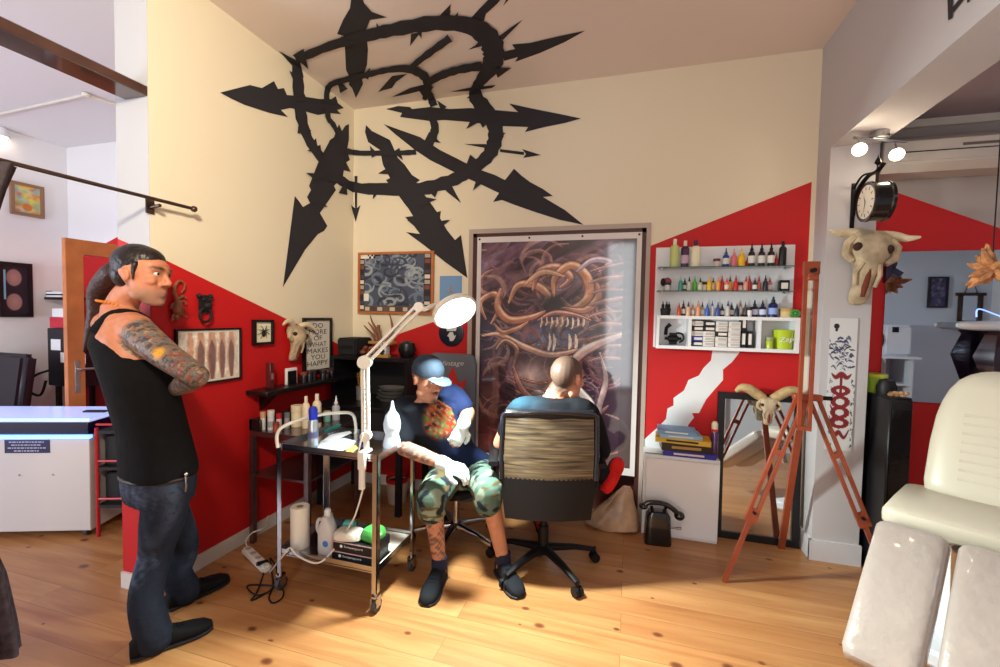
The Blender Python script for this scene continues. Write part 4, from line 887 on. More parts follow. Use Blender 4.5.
def pack(name, label, c, d, col, rz=0, label2=None):
    t = Th(name, label, 'packet', c, rz); b = B(); b.loft([(V((0, 0, z)), V((d[0]*s, 0, 0)), V((0, d[1]*s, 0))) for z, s in ((0, .86), (d[2]*.15, 1), (d[2]*.7, .98), (d[2]*.95, .8), (d[2], .55))], 24, 4)
    t.part('wrapper', b, mat('pack_%d_%d_%d' % col, col, .35, bump=.6, bs=24)); b = B(); b.loft([(V((0, 0, d[2]*.5)), V((d[0]*1.01, 0, 0)), V((0, d[1]*.45, 0))), (V((0, 0, d[2]*.75)), V((d[0]*.98, 0, 0)), V((0, d[1]*.45, 0)))], 20, 4)
    t.part('print', b, mat('packp_%d_%d_%d' % (label2 or (220, 220, 210)), label2 or (220, 220, 210), .4))
pz = lz+.1035
pack('wipes_packet', 'white and pink wipes packet on top of the glove boxes', ((bx0+bx1)/2-.05, yb_+.05, pz), (.075, .05, .045), (214, 206, 190), .2, (216, 150, 130))
pack('wipes_packet', 'green wipes packet on the glove boxes near the trolley leg', ((bx0+bx1)/2+.075, yb_+.085, pz), (.05, .055, .06), (70, 160, 70), -.2, (190, 210, 180))
pack('wipes_packet', 'small turquoise packet behind the white wipes packet on the glove boxes', ((bx0+bx1)/2-.1, yb_+.125, pz), (.035, .025, .05), (90, 190, 180), .3, (190, 220, 216))
b = B(); P = [V((CX1-.23, CY0+.15, lz)), V((CX1-.02, CY0+.03, lz)), V((CX1-.012, CY1-.02, lz)), V((CX1-.22, CY1-.02, lz))]
b = B(); b.bx((CX1-.03, CY0+.012, lz), (CX1-.009, CY1-.012, lz+.004)); b.bx((CX1-.25, CY0+.20, lz), (CX1-.03, CY1-.012, lz+.004)); solo('paper_liner', b, mat('paper_white', (236, 230, 218), .85), 'white paper liner on the right of the lower trolley shelf', 'paper')

# ------------------------------------------------------------ power strip, its cords
a, c = at(247, 551, Z=.02), at(266, 569, Z=.02); d = (c-a).normalized(); n_ = V((-d.y, d.x, 0))
t = Th('power_strip', 'white power strip lying on the floor beside the trolley wheel', 'power strip', (a+c)/2-V((0, 0, .02))); RZ = Matrix((d, n_, V((0, 0, 1)))).transposed()
t.part('body', B().box((a+c)/2+V((0, 0, .004)), ((c-a).length+.04, .055, .04), RZ, .012, 2), M['wplast'], world=True)
for k in range(4): t.part('socket', B().cyl(a.lerp(c, (k+.3)/3.8)+V((0, 0, .024)), a.lerp(c, (k+.3)/3.8)+V((0, 0, .0255)), .017, n=16), mat('socket_grey', (176, 168, 160), .6), world=True)
q = at(262.5, 562, Z=.05); t.part('plug', B().cyl(q-n_*.03, q+n_*.03-V((0, 0, .008)), .012, n=10), M['plast'], world=True)
z = .006; P = [at(267, 560, Z=.05)]+[at(x, y, Z=z) for x, y in ((264, 572), (257, 592), (251, 600), (257, 598), (272, 589), (277, 580), (276, 567))]+[at(270, 558, Z=.03), at(271, 566, Z=z), at(273, 585, Z=z), (at(269, 597, Z=z)), at(273, 603, Z=z), at(282, 598, Z=z), at(283, 590, Z=z), at(274, 586, Z=.016), at(250, 585, Z=z), at(248, 589, Z=z), at(256, 595, Z=.016), at(266, 593, Z=z), at(272, 588, Z=.02)]
solo('power_cable', B().tube(vcat(P), .0042, 6), M['plast'], 'tangled black power cord looping on the floor by the trolley', 'cord')
P = [at(248, 549, Z=.03), at(246, 541, Z=.05), at(252, 533, Z=.1), at(262, 529, Z=.12), at(267, 524, Z=.1), at(268, 516, X=XL+.03)]
solo('wall_cable', B().tube(vcat(P), .004, 6), M['wplast'], 'thin white cord rising from the power strip to the wall', 'cord')

# ------------------------------------------------------------ steel table by the wall, black shelf above, black desk
t = Th('steel_side_table', 'steel-framed side table against the red wall behind the trolley', 'table', (-2.1, 2.5, 0)); st = mat('table_steel', (130, 116, 120), .25, .9)
tx0, tx1, ty0, ty1, ttz = -2.31, -1.86, 2.225, 2.77, .735
t.part('top', B().bx((tx0, ty0, ttz-.035), (tx1, ty1, ttz), .003), st, world=True)
t.part('lower_shelf', B().bx((tx0+.01, ty0+.01, .44), (tx1-.01, ty1-.01, .455)), st, world=True)
for x in (tx0, tx1-.03):
    for y in (ty0, ty1-.03): t.part('leg', B().bx((x, y, 0), (x+.03, y+.03, ttz-.035)), st, world=True)
t.part('back_rail', B().bx((tx0, ty0, ttz), (tx0+.02, ty1, ttz+.07)), st, world=True)
t.part('end_rail', B().bx((tx0, ty0, ttz), (tx0+.09, ty0+.015, ttz+.075), .004), M['blk'], world=True)
def onT(px, py, Y): q = at(px, py, Y=Y); return V((q.x, Y, ttz+.0005))
bottle('small_bottle', 'slim white bottle in the row at the left of the steel table', onT(263, 428, 2.27), .115, .016, (214, 210, 204), (206, 160, 130), None, 'jar')
bottle('small_bottle', 'white bottle with grey label in the row on the steel table', onT(271, 428, 2.29), .125, .02, (206, 206, 206), (214, 214, 210), (150, 156, 160), 'jar')
bottle('small_bottle', 'short red-capped white bottle in the row on the steel table', onT(279, 427, 2.31), .105, .016, (210, 200, 196), (180, 30, 40), None, 'jar')
bottle('small_bottle', 'copper brown little pot in front of the bottle row on the steel table', onT(276, 430, 2.26), .06, .018, (150, 70, 50), (140, 60, 44), None, 'jar')
bottle('small_bottle', 'grey glass bottle at the end of the row on the steel table', onT(287, 424, 2.36), .10, .016, (150, 150, 156), (110, 110, 116), None, 'jar')
bottle('cream_jar', 'wide cream jar on the steel table', onT(297, 420, 2.42), .14, .036, (226, 210, 176), (230, 216, 186), None, 'jar')
bottle('tall_bottle', 'tall plain cream bottle beside the wide jar on the steel table', onT(306, 418, 2.40), .21, .026, (230, 216, 186), (232, 220, 196), None, 'flat')
bottle('tall_bottle', 'tall cream bottle with dark round label on the steel table', onT(317, 414, 2.45), .22, .03, (228, 214, 184), (230, 220, 200), (40, 36, 50), 'flat')
bottle('small_pot', 'small teal and white pot on the steel table near the tall bottles', onT(327, 407, 2.6), .07, .024, (130, 190, 180), (220, 210, 190), None, 'jar')
bottle('dropper_bottle', 'clear dropper bottle with white tip at the right end of the steel table', onT(336, 418, 2.66), .17, .027, (176, 180, 190), (226, 226, 230), None, 'cone')
# wall shelf
t = Th('black_wall_shelf', 'long black wall shelf on the red left wall crowded with small pots', 'shelf', (XL+.08, 2.75, 1.0)); sz = .985
t.part('board', B().bx((XL+.001, 2.24, sz-.03), (XL+.17, 3.3, sz), .004), M['blk'], world=True)
for y in (2.36, 3.1):
    t.part('bracket', B().prism([(XL+.003, y-.012, sz-.03), (XL+.14, y-.012, sz-.03), (XL+.003, y-.012, sz-.15)], (0, 1, 0), .024), M['blk'], world=True)
def onS(y, x=.07): return V((XL+x, y, sz+.0005))
t = Th('cutlery_stand', 'narrow dark upright box at the left end of the black wall shelf', 'box', onS(2.37)); t.part('box', B().bx((-.02, -.018, 0), (.02, .018, .17), .003), mat('maroon_box', (90, 30, 34), .4)); t.part('label', B().bx((.0203, -.01, .06), (.0208, .01, .1)), mat('label_dim', (150, 110, 110), .6))
t = Th('photo_block', 'small white card holder with black print on the black wall shelf', 'frame', onS(2.56), -.0); t.part('frame', B().bx((-.01, -.05, 0), (.01, .05, .115), .003), M['wht']); t.part('print', B().bx((.0103, -.042, .0), (.0113, .042, .095)), M['blk'])
rs = random.Random(5)
for k in range(9):
    y = 2.66+.045*k; x = .05+.07*rs.random(); lb = 'little black pot on the black wall shelf, '+['just right of the card holder', 'second right of the card holder', 'third right of the card holder', 'under the left edge of the sign', 'below the word MAKES', 'below the word YOU', 'under the right edge of the sign', 'just right of the sign', 'at the far right end'][k]
    bottle('black_pot', lb, onS(y, x), .05+.035*rs.random(), .024, (24, 20, 24), (50, 40, 44) if k % 3 else (120, 60, 50), None, 'jar', 'little black pots on the black wall shelf')
# desk
dx0, dx1, dy0, dy1, dz = -2.32, -1.56, 2.83, 3.35, .80
t = Th('black_desk', 'black desk in the back left corner behind the capped artist', 'desk', ((dx0+dx1)/2, 3.1, 0))
t.part('desktop', B().bx((dx0, dy0, dz-.03), (dx1, dy1, dz), .003), M['blk'], world=True)
t.part('drawer_panel', B().bx((dx0+.02, dy0+.015, .5), (dx1-.02, dy1, dz-.03)), M['blkm'], world=True)
for x in (dx0+.02, dx1-.06):
    for y in (dy0+.02, dy1-.06): t.part('leg', B().bx((x, y, 0), (x+.04, y+.04, .5)), M['blk'], world=True)
t = Th('desk_shelf', 'black raised shelf unit standing on the black desk', 'shelf', (-2.05, 3.2, dz)); hx0, hx1, hz = -2.3, -1.62, 1.15
t.part('top_board', B().bx((hx0, 3.02, hz-.03), (hx1, 3.35, hz), .003), M['blk'], world=True)
for x in (hx0, hx1-.025): t.part('side', B().bx((x, 3.02, dz), (x+.025, 3.35, hz-.03)), M['blk'], world=True)
t.part('back', B().bx((hx0, 3.335, dz), (hx1, 3.35, hz-.03)), M['blkm'], world=True)
t = Th('black_printer', 'black boxy machine on the desk shelf left of the antlers', 'machine', (-2.215, 3.2, hz)); t.part('body', B().bx((-.08, -.12, 0), (.1, .12, .14), .012, 2), M['blkm']); t.part('front_slot', B().bx((-.05, -.122, .05), (.07, -.1195, .08)), M['blk'])
t = Th('bread_basket', 'heap of brown and cream dried pods below the antlers', 'ornament', (-1.98, 3.11, hz)); b = B()
for k in range(11): b.ell((-.09+.018*k, .015*math.sin(k*2.3), .03+.018*(k % 3)), (.03, .02, .018), Matrix.Rotation(k*.9, 3, 'Z'), 10, 8)
t.part('pods', b, mat('pods', (120, 60, 40), .6, var=.4, vs=30))
# antlers standing on a ledge
a0 = V((-1.98, 3.26, hz)); t = Th('antler_stand', 'branching brown antlers on a small wooden block above the desk', 'antlers', a0)
t.part('block', B().bx((-.11, -.05, .09), (.11, .05, .115), .004), mat('block_tan', (170, 130, 70), .6)); t.part('pedestal', B().bx((-.05, -.03, 0), (.05, .03, .09), .004), M['wht'])
an = mat('antler', (120, 74, 50), .55, var=.25, vs=30)
for k, P in enumerate(([(-.06, 0, .12), (-.10, 0, .17), (-.18, .0, .24)], [(-.05, 0, .12), (-.08, 0, .2), (-.14, 0, .27)], [(-.01, 0, .12), (-.05, 0, .2), (-.1, 0, .27), (-.12, 0, .33)], [(.05, 0, .12), (.09, 0, .2), (.08, 0, .28), (.06, 0, .35)], [(.07, 0, .18), (.13, 0, .25)], [(-.04, 0, .19), (-.04, 0, .25)])):
    t.part('antler', B().tube(vcat(P), np.interp(np.linspace(0, 1, 6*(len(P)-1)+1), [0, 1], [.016, .004]).tolist(), 8), an)
# plates and brushes in the desk shelf
for k in range(4):
    q = V((-1.83+.008*k, 3.13, dz+.0005+.028*k)); t = Th('steel_tray', ['lowest', 'second', 'third', 'topmost'][k]+' grey kidney tray of the pile under the desk shelf', 'tray', q, 0, 'pile of grey trays under the desk shelf')
    t.part('tray', B().lathe([(0, 0), (.09, 0), (.115, .022), (.12, .026), (.113, .024), (.088, .005), (0, .005)], n=24, sy=.7), mat('tray_grey', (150, 146, 144), .3, .5))
t = Th('brush_pot', 'steel pot of brushes and pens under the left of the desk shelf', 'pot', (-2.06, 3.08, dz)); t.part('pot', B().lathe([(0, 0), (.04, 0), (.043, .11), (.04, .11), (.037, .01), (0, .01)], n=18), mat('tray_grey', (150, 146, 144), .3, .5))
for k in range(6): t.part('brush', B().cyl((.015*math.cos(k), .015*math.sin(k), .012), (.04*math.cos(k), .04*math.sin(k), .18+.01*k), .004, n=6), [mat('brush_orange', (200, 100, 50), .5), M['blk'], mat('brush_y', (210, 180, 60), .5)][k % 3])
t = Th('speaker_globe', 'round black globe lamp on the desk shelf behind the cap', 'lamp', (-1.72, 3.2, hz)); t.part('globe', B().lathe([(0, 0), (.05, 0), (.06, .02), (.075, .06), (.06, .11), (.02, .13), (0, .13)], n=22), M['blk'])
t = Th('wooden_bracket', 'small pale wooden block on the desk shelf left of the cap', 'block', (-1.86, 3.06, hz)); t.part('block', B().bx((-.06, -.02, 0), (.06, .02, .022), .002), mat('block_tan', (170, 130, 70), .6)); t.part('peg', B().cyl((-.0, 0, .02), (0, 0, .08), .008), M['blk'])
# bin
q = at(398, 486, Z=0); q = V((-1.74, 3.1, 0)); t = Th('waste_bin', 'small white bin with red rim on the floor under the desk', 'bin', q); t.part('bin', B().lathe([(0, 0), (.07, 0), (.085, .17), (.08, .17), (.066, .01), (0, .01)], n=24), mat('bin_white', (190, 176, 160), .5)); t.part('rim', B().lathe([(.086, .165), (.09, .172), (.09, .2), (.084, .2), (.084, .165)], n=24), mat('bin_red', (190, 20, 24), .4))

# ------------------------------------------------------------ client's office chair
def star_base(t, c, r, ang0, m, hz=.09, n=5, wr=.028, col=None):
    for k in range(n):
        a = math.radians(ang0+360/n*k); d = V((math.cos(a), math.sin(a), 0)); s = V((-d.y, d.x, 0)); b = B()
        b.loft([(V(c)+d*(.03)+V((0, 0, hz+.025)), s*.026, V((0, 0, .022))), (V(c)+d*(r*.6)+V((0, 0, hz+.012)), s*.02, V((0, 0, .015))), (V(c)+d*r+V((0, 0, hz-.015)), s*.017, V((0, 0, .012)))], 10, 3); ba = t.part('base_arm', b, m)
        p = V(c)+d*r; b = B()
        for e in (-1, 1): b.cyl(p+s*e*.006+V((0, 0, wr)), p+s*e*.024+V((0, 0, wr)), wr, n=16)
        b.cyl(p+V((0, 0, wr)), p+V((0, 0, hz)), .008, n=8); b.cyl(p-s*.007+V((0, 0, wr)), p+s*.007+V((0, 0, wr)), .01, n=8); t.part('caster', b, M['plast'], parent=ba)
hub = V((-.462, 2.572, 0)); RZc = math.radians(16)      # local +y = facing direction (away from the camera)
t = Th('office_chair', 'black office chair with brown see-through mesh back, seen from behind', 'chair', hub, RZc); CH = t
star_base(t, (0, 0, 0), .33, -61, M['plast'])
t.part('gas_column', B().cyl((0, 0, .08), (0, 0, .25), .032).cyl((0, 0, .25), (0, 0, .37), .022), M['plast'])
t.part('mechanism', B().box((0, 0, .385), (.16, .22, .05), None, .012, 2), M['plast'])
b = B(); b.loft([(V((0, .03, z)), V((a, 0, 0)), V((0, a*1.02, 0))) for z, a in ((.41, .2), (.42, .235), (.445, .245), (.475, .24), (.49, .215))], 32, 4); t.part('seat', b, mat('seat_black', (18, 18, 22), .85))
yb2 = -.235
def backpt(u, v):
    w = .262-.02*abs(v-.6)-.03*max(0, .25-v)*2; x = (u*2-1)*w; z = .39+.60*v; y = yb2-.035*math.sin(v*PI)*0+.05*(1-(u*2-1)**2)*-.6+.02*(v-.4)
    return V((x, y+.02, z))
def panel(v0, v1, th, m, nm, u0=0, u1=1):
    b = B(); nu, nv = 20, 14
    g = lambda off: [[backpt(u0+(u1-u0)*i/nu, v0+(v1-v0)*j/nv)+V((0, off, 0)) for i in range(nu+1)] for j in range(nv+1)]
    A, C = g(0), g(th); W = nu+1; vs = [p for r in A for p in r]+[p for r in C for p in r]; o = W*(nv+1); fs = []
    for j in range(nv):
        for i in range(nu):
            a = j*W+i; fs += [(a, a+1, a+W+1, a+W), (o+a, o+a+W, o+a+W+1, o+a+1)]
    for i in range(nu): fs += [(i, o+i, o+i+1, i+1), (nv*W+i, nv*W+i+1, o+nv*W+i+1, o+nv*W+i)]
    for j in range(nv): fs += [(j*W, (j+1)*W, o+(j+1)*W, o+j*W), (j*W+nu, o+j*W+nu, o+(j+1)*W+nu, (j+1)*W+nu)]
    b.add(vs, fs); t.part(nm, b, m)
def mesh_mat():
    m = mat('chair_mesh', (120, 92, 60), .28, coat=.35, bump=.2, bs=8)
    nt = m.node_tree; N = nt.nodes; b = N['Principled BSDF']; tc = N.new('ShaderNodeTexCoord'); mp = N.new('ShaderNodeMapping'); mp.inputs['Scale'].default_value = (2, 2, 34)
    n = N.new('ShaderNodeTexNoise'); n.inputs['Scale'].default_value = 2.2; n.inputs['Detail'].default_value = 5; n.inputs['Distortion'].default_value = .6
    r = N.new('ShaderNodeValToRGB'); r.color_ramp.elements[0].position = .35; r.color_ramp.elements[0].color = L4((52, 42, 34)); r.color_ramp.elements[1].position = .7; r.color_ramp.elements[1].color = L4((126, 108, 82))
    nt.links.new(tc.outputs['Object'], mp.inputs['Vector']); nt.links.new(mp.outputs['Vector'], n.inputs['Vector']); nt.links.new(n.outputs['Fac'], r.inputs['Fac']); nt.links.new(r.outputs['Color'], b.inputs['Base Color']); return m
panel(.37, .93, .006, mesh_mat(), 'mesh_back', .03, .97)
panel(0, .38, .022, M['plast'], 'lower_back_panel')
b = B(); R_ = []
for i in range(25): R_.append(backpt(i/24, .97))
fr = [backpt(0, .36+.58*j/12) for j in range(13)]+[backpt(.02+i/20*.96, .955+.03*math.sin(PI*i/20)) for i in range(21)]+[backpt(1, .94-.58*j/12) for j in range(13)]
b.tube([p+V((0, .004, 0)) for p in fr], .014, 10); t.part('back_frame', b, mat('frame_gloss', (20, 20, 28), .2, coat=.5))
b = B(); b.loft([(backpt(u, .95)+V((0, .02, 0)), V((0, .028, 0)), V((0, 0, .03))) for u in (.03, .1, .5, .9, .97)], 12); t.part('top_roll', b, M['plast'])
t.part('back_spine', B().tube([(0, -.05, .39), (0, -.19, .4), (0, -.205, .46), (0, -.2, .5)], [.03, .03, .03, .02], 8, flat=.5), M['plast'])
for s in (-1, 1):
    t.part('armrest', B().loft([(V((s*.305, y, .68+z)), V((.028, 0, 0)), V((0, 0, .014))) for y, z in ((-.16, -.012), (-.12, 0), (0, .004), (.1, 0), (.13, -.016))], 12, 3), M['plast'])
    t.part('arm_support', B().tube(vcat([(s*.2, -.02, .42), (s*.27, -.02, .44), (s*.305, -.03, .55), (s*.305, -.03, .67)]), .014, 8), M['plast'])
# ------------------------------------------------------------ artist's stool
sc0 = V((-1.06, 2.66, 0)); t = Th('swivel_stool', 'chrome-legged swivel chair under the capped artist', 'chair', sc0, math.radians(-28)); ST = t
star_base(t, (0, 0, 0), .29, 10, M['chrome'])
t.part('gas_column', B().cyl((0, 0, .08), (0, 0, .36), .024), M['chrome']); b = B(); b.loft([(V((0, 0, z)), V((a, 0, 0)), V((0, a, 0))) for z, a in ((.36, .17), (.37, .2), (.405, .205), (.42, .18))], 28, 3); t.part('seat', b, MATS['seat_black'])

# ------------------------------------------------------------ easel
ap = V((.975, 2.88, 1.07)); t = Th('wooden_easel', 'tall red-brown tripod easel standing before the small mirror', 'easel', (1.0, 2.9, 0)); EZ = M['easel']
feet = [at(724, 582, Z=0), V((1.0, 3.27, 0)), V((1.45, 2.95, 0))]
tops = [ap+V((-.03, 0, 0)), ap+V((0, .05, -.02)), ap+V((.03, 0, 0))]
for k, (fo, tp) in enumerate(zip(feet, tops)):
    d = (fo-tp); side = d.cross(V((0, 1, 0))).normalized() if k != 1 else V((1, 0, 0)); yv = d.cross(side).normalized(); L = d.length; dn = d.normalized(); Rm = Matrix((side, yv, dn)).transposed()
    b = B()
    if k == 1: b.box(tp+d*.5, (.036, .024, L), Rm); t.part('leg', b, EZ, world=True); continue
    for s in (-1, 1): b.box(tp+d*.33+side*s*.021, (.017, .024, L*.66), Rm)
    b.box(tp+d*.64, (.06, .026, .07), Rm); b.box(tp+d*.3, (.06, .026, .03), Rm); t.part('leg', b, EZ, world=True)
    lp = t.part('leg_extension', B().box(tp+d*.8, (.024, .018, L*.40), Rm), EZ, world=True); t.part('wing_nut', B().cyl(tp+d*.62-yv*.03, tp+d*.62+yv*.03, .009, n=8), M['plast'], world=True)
t.part('head_block', B().box(ap, (.14, .05, .035), None, .004), EZ, world=True)
m0 = V((.955, 2.85, 0)); b = B()
for s in (-1, 1): b.bx(m0+V((s*.026-.009, -.012, .90)), m0+V((s*.026+.009, .012, 1.80)))
b.bx(m0+V((-.038, -.014, 1.76)), m0+V((.038, .014, 1.83))); b.bx(m0+V((-.035, -.013, .885)), m0+V((.035, .013, .91))); t.part('mast', b, EZ, world=True)
t.part('canvas_clamp', B().box(m0+V((0, -.025, 1.74)), (.05, .03, .03), None, .004), EZ, world=True); t.part('clamp_knob', B().cyl(m0+V((.0, -.05, 1.78)), m0+V((0, .02, 1.78)), .012, n=10), M['plast'], world=True)
t.part('clamp_knob', B().cyl(ap+V((.07, -.0, .0)), ap+V((.12, -.0, .0)), .012, n=10), M['plast'], world=True)

# ------------------------------------------------------------ leaning mirror, ram skull, white cabinet, books, phone, bag
t = Th('floor_mirror', 'black-framed mirror leaning on the red wall behind the easel', 'mirror', (.87, 3.33, 0)); mz = 1.0; X0_, X1_ = .60, 1.112
def ml(x, z, o=0): return V((x, 3.318+.052*z/mz-.0+o, z))
b = B(); fw = .045
for (xa, xb, za, zb) in ((X0_, X1_, 0, fw), (X0_, X1_, mz-fw, mz), (X0_, X0_+fw, fw, mz-fw), (X1_-fw, X1_, fw, mz-fw)):
    b.prism([ml(xa, za, -.02), ml(xb, za, -.02), ml(xb, zb, -.02), ml(xa, zb, -.02)], (0, 1, 0), .025)
t.part('frame', b, M['blk'], world=True)
b = B(); b.prism([ml(X0_+fw, fw, -.008), ml(X1_-fw, fw, -.008), ml(X1_-fw, mz-fw, -.008), ml(X0_+fw, mz-fw, -.008)], (0, 1, 0), .006); t.part('glass', b, mat('mirror_silver', (222, 224, 226), .02, 1), world=True)
cS = V((.885, 3.29, .93)); skull('ram_skull', 'ram skull with thick curling horns hung over the top of the floor mirror', cS, R_ if False else Matrix(((-1, 0, 0), (0, -1, 0), (0, 0, 1))), .215, lambda s: [(s*.1, .1, .25, .12), (s*.28, .08, .36, .15), (s*.52, .08, .52, .15), (s*.74, .1, .55, .12), (s*.9, .12, .42, .05)])
cx0, cx1, cyf = .118, .60, 3.17
t = Th('white_cabinet', 'low white cabinet against the red wall below the ink shelf', 'cabinet', ((cx0+cx1)/2, 3.2, 0)); ch_ = at(690, 459, Y=3.17).z
t.part('carcass', B().bx((cx0, cyf+.018, 0), (cx1, YB-.02, ch_), .002), M['wht'], world=True); t.part('door', B().bx((cx0+.018, cyf, .02), (cx1-.002, cyf+.017, ch_-.02), .003), M['wht'], world=True)
t.part('edge_tape', B().bx((cx0+.01, cyf+.03, ch_+.0002), (cx0+.13, cyf+.05, ch_+.0012)), mat('tape_green', (40, 150, 120), .5), world=True)
bz = ch_+.001; by = 3.272
BK = [('bottom blue paperback with white spine edge on the white cabinet', (40, 44, 160), .036, .33, (214, 208, 206)), ('thick dark brown book with gold title, second from the bottom', (40, 22, 24), .05, .32, (170, 140, 70)), ('yellow-covered book with black spine in the middle of the pile', (214, 176, 50), .034, .35, (24, 22, 24)), ('pale book with white spine second from the top of the pile', (150, 190, 214), .026, .27, (222, 224, 228)), ('top light-blue book of the pile on the white cabinet', (110, 160, 206), .026, .25, (226, 232, 238))]
z = bz; bxc = .40
for k, (lb, col, h, wd, sp_) in enumerate(BK):
    t = Th('book', lb, 'book', (bxc-.02*k+.01, by, z), math.radians([0, 2, -3, 3, -2][k])); d_ = .165
    cv = t.part('cover', B().bx((-wd/2, -d_/2, 0), (wd/2, d_/2, .004)).bx((-wd/2, -d_/2, h-.004), (wd/2, d_/2, h)).bx((-wd/2, -d_/2-.001, 0), (wd/2, -d_/2+.004, h)), mat('bk_%d_%d_%d' % col, col, .4))
    t.part('pages', B().bx((-wd/2+.004, -d_/2+.0045, .0045), (wd/2-.004, d_/2-.003, h-.0045)), mat('pages', (226, 216, 200), .8))
    t.part('spine_title', B().bx((-wd*.3, -d_/2-.0022, h*.35), (wd*.28, -d_/2-.0012, h*.7)), mat('bk_%d_%d_%d' % sp_, sp_, .5), parent=cv)
    z += h+.0008
t = Th('aerosol_can', 'purple spray can with white and red cap standing right of the books', 'spray can', (.568, 3.24, bz)); t.part('can', B().lathe([(0, 0), (.024, 0), (.025, .005), (.025, .17), (.02, .185), (0, .185)], n=20), mat('can_purple', (110, 80, 120), .25, .7, var=.3, vs=20)); t.part('collar', B().lathe([(.021, .184), (.022, .2), (0, .2)], n=16), mat('can_red', (210, 40, 40), .4)); t.part('cap', B().lathe([(.02, .199), (.02, .235), (.012, .25), (0, .25)], n=16), mat('cap_cream', (226, 214, 190), .4))
# black rotary telephone on the floor
q = at(654, 536, Z=0); t = Th('rotary_telephone', 'black vintage wall telephone standing on the floor by the white cabinet', 'telephone', (q.x+.015, 3.085, 0), math.radians(6)); gb = mat('bakelite', (16, 14, 20), .18, coat=.6)
b = B(); b.loft([(V((0, 0, z)), V((a, 0, 0)), V((0, c_, 0))) for z, a, c_ in ((0, .085, .05), (.01, .088, .052), (.19, .075, .048), (.215, .06, .04), (.22, .04, .03))], 24, 5); t.part('body', b, gb)
for s in (-1, 1): t.part('cradle', B().tube([(s*.035, -.0, .21), (s*.045, -.01, .245)], [.012, .01], 8), gb)
b = B(); b.tube(vcat([(-.09, 0, .25), (-.05, 0, .268), (.03, 0, .268), (.09, 0, .24), (.13, 0, .205)]), .017, 10); b.ell((-.095, 0, .24), (.03, .03, .022)); b.ell((.135, 0, .195), (.034, .032, .03)); t.part('handset', b, gb)
t.part('crank', B().cyl((.08, 0, .11), (.115, 0, .11), .006).cyl((.115, -.0, .11), (.15, -.0, .112), .009), M['chrome'])
# plastic bag
q = V((-.09, 3.2, 0)); t = Th('plastic_bag', 'crumpled pale carrier bag with brown and green print on the floor by the doorway', 'bag', q)
b = B(); b.loft([(V((.0+.10*(z/.3), 0, z)), V((a, 0, 0)), V((0, c_, 0))) for z, a, c_ in ((0, .15, .07), (.02, .18, .085), (.1, .16, .075), (.2, .09, .05), (.28, .05, .02), (.31, .02, .012))], 30, 2.4)
rs_ = random.Random(2)
b.v = [p+V((rs_.uniform(-.008, .008), rs_.uniform(-.008, .008), 0)) for p in b.v]; t.part('bag', b, mat('bag_pale', (186, 150, 120), .35, var=.35, vs=7, bump=.6, bs=14))
# ------------------------------------------------------------ clock, scroll, spot lamp, AC, mirror, bin on the right
c0 = at(853, 205, Y=JY-.006); t = Th('station_clock', 'black double-sided station clock on an iron bracket on the pillar', 'clock', c0)
cc = V((c0.x+.03, JY-.20, c0.z-.03)); r = .105
t.part('wall_plate', B().bx(c0+V((-.012, -.002, -.14)), c0+V((.012, .006, .13)), .003), M['iron'], world=True)
RY = Matrix.Rotation(PI/2, 3, 'Y')
t.part('drum', B().lathe([(0, -.045), (r*.9, -.045), (r*1.04, -.05), (r*1.06, -.035), (r, -.03), (r, .03), (r*1.06, .035), (r*1.04, .05), (r*.9, .045), (0, .045)], cc, RY, 36), mat('clock_black', (20, 17, 18), .25, coat=.5), world=True)
for s in (-1, 1):
    f = t.part('dial', B().lathe([(0, 0), (r*.88, 0), (r*.88, .002), (0, .002)], cc+V((s*.046-(.002 if s < 0 else 0), 0, 0)), RY, 32), mat('dial_cream', (216, 204, 188), .5), world=True)
    b = B(); xx = cc.x+s*.0495
    for k in range(12):
        a = k*PI/6; d = V((0, math.sin(a), math.cos(a))); e_ = V((0, math.cos(a), -math.sin(a))); p = V((xx, cc.y, cc.z))+d*r*.72; b.prism([p-d*.009-e_*.0025, p-d*.009+e_*.0025, p+d*.009+e_*.0025, p+d*.009-e_*.0025], (s, 0, 0), .0006)
    t.part('numerals', b, M['black'], world=True, parent=f)
    for a, l in ((.5, .045), (2.9, .068)):
        d = V((0, -s*math.sin(a), math.cos(a))); e_ = V((0, d.z, -d.y)); p = V((xx+s*.001, cc.y, cc.z)); t.part('hand', B().prism([p-e_*.003, p+e_*.003, p+d*l], (s, 0, 0), .0008), M['black'], world=True, parent=f)
b = B(); b.tube(vcat([c0+V((0, -.004, -.07)), c0+V((.0, -.03, .05)), c0+V((.02, -.10, .13)), cc+V((0, 0, .17)), cc+V((.0, -.06, .19))]), .008, 8, flat=1.6); b.tube([cc+V((0, 0, .1)), cc+V((0, 0, .17))], .008); b.tube(vcat([c0+V((0, -.004, .10)), c0+V((.01, -.08, .15)), cc+V((0, 0, .16))]), .006); t.part('scroll_bracket', b, M['iron'], world=True)
t.part('finial', B().lathe([(0, .16), (.012, .165), (.006, .18), (.004, .2), (.016, .215), (.012, .23), (.004, .245), (.0, .262)], cc, None, 12), M['iron'], world=True)
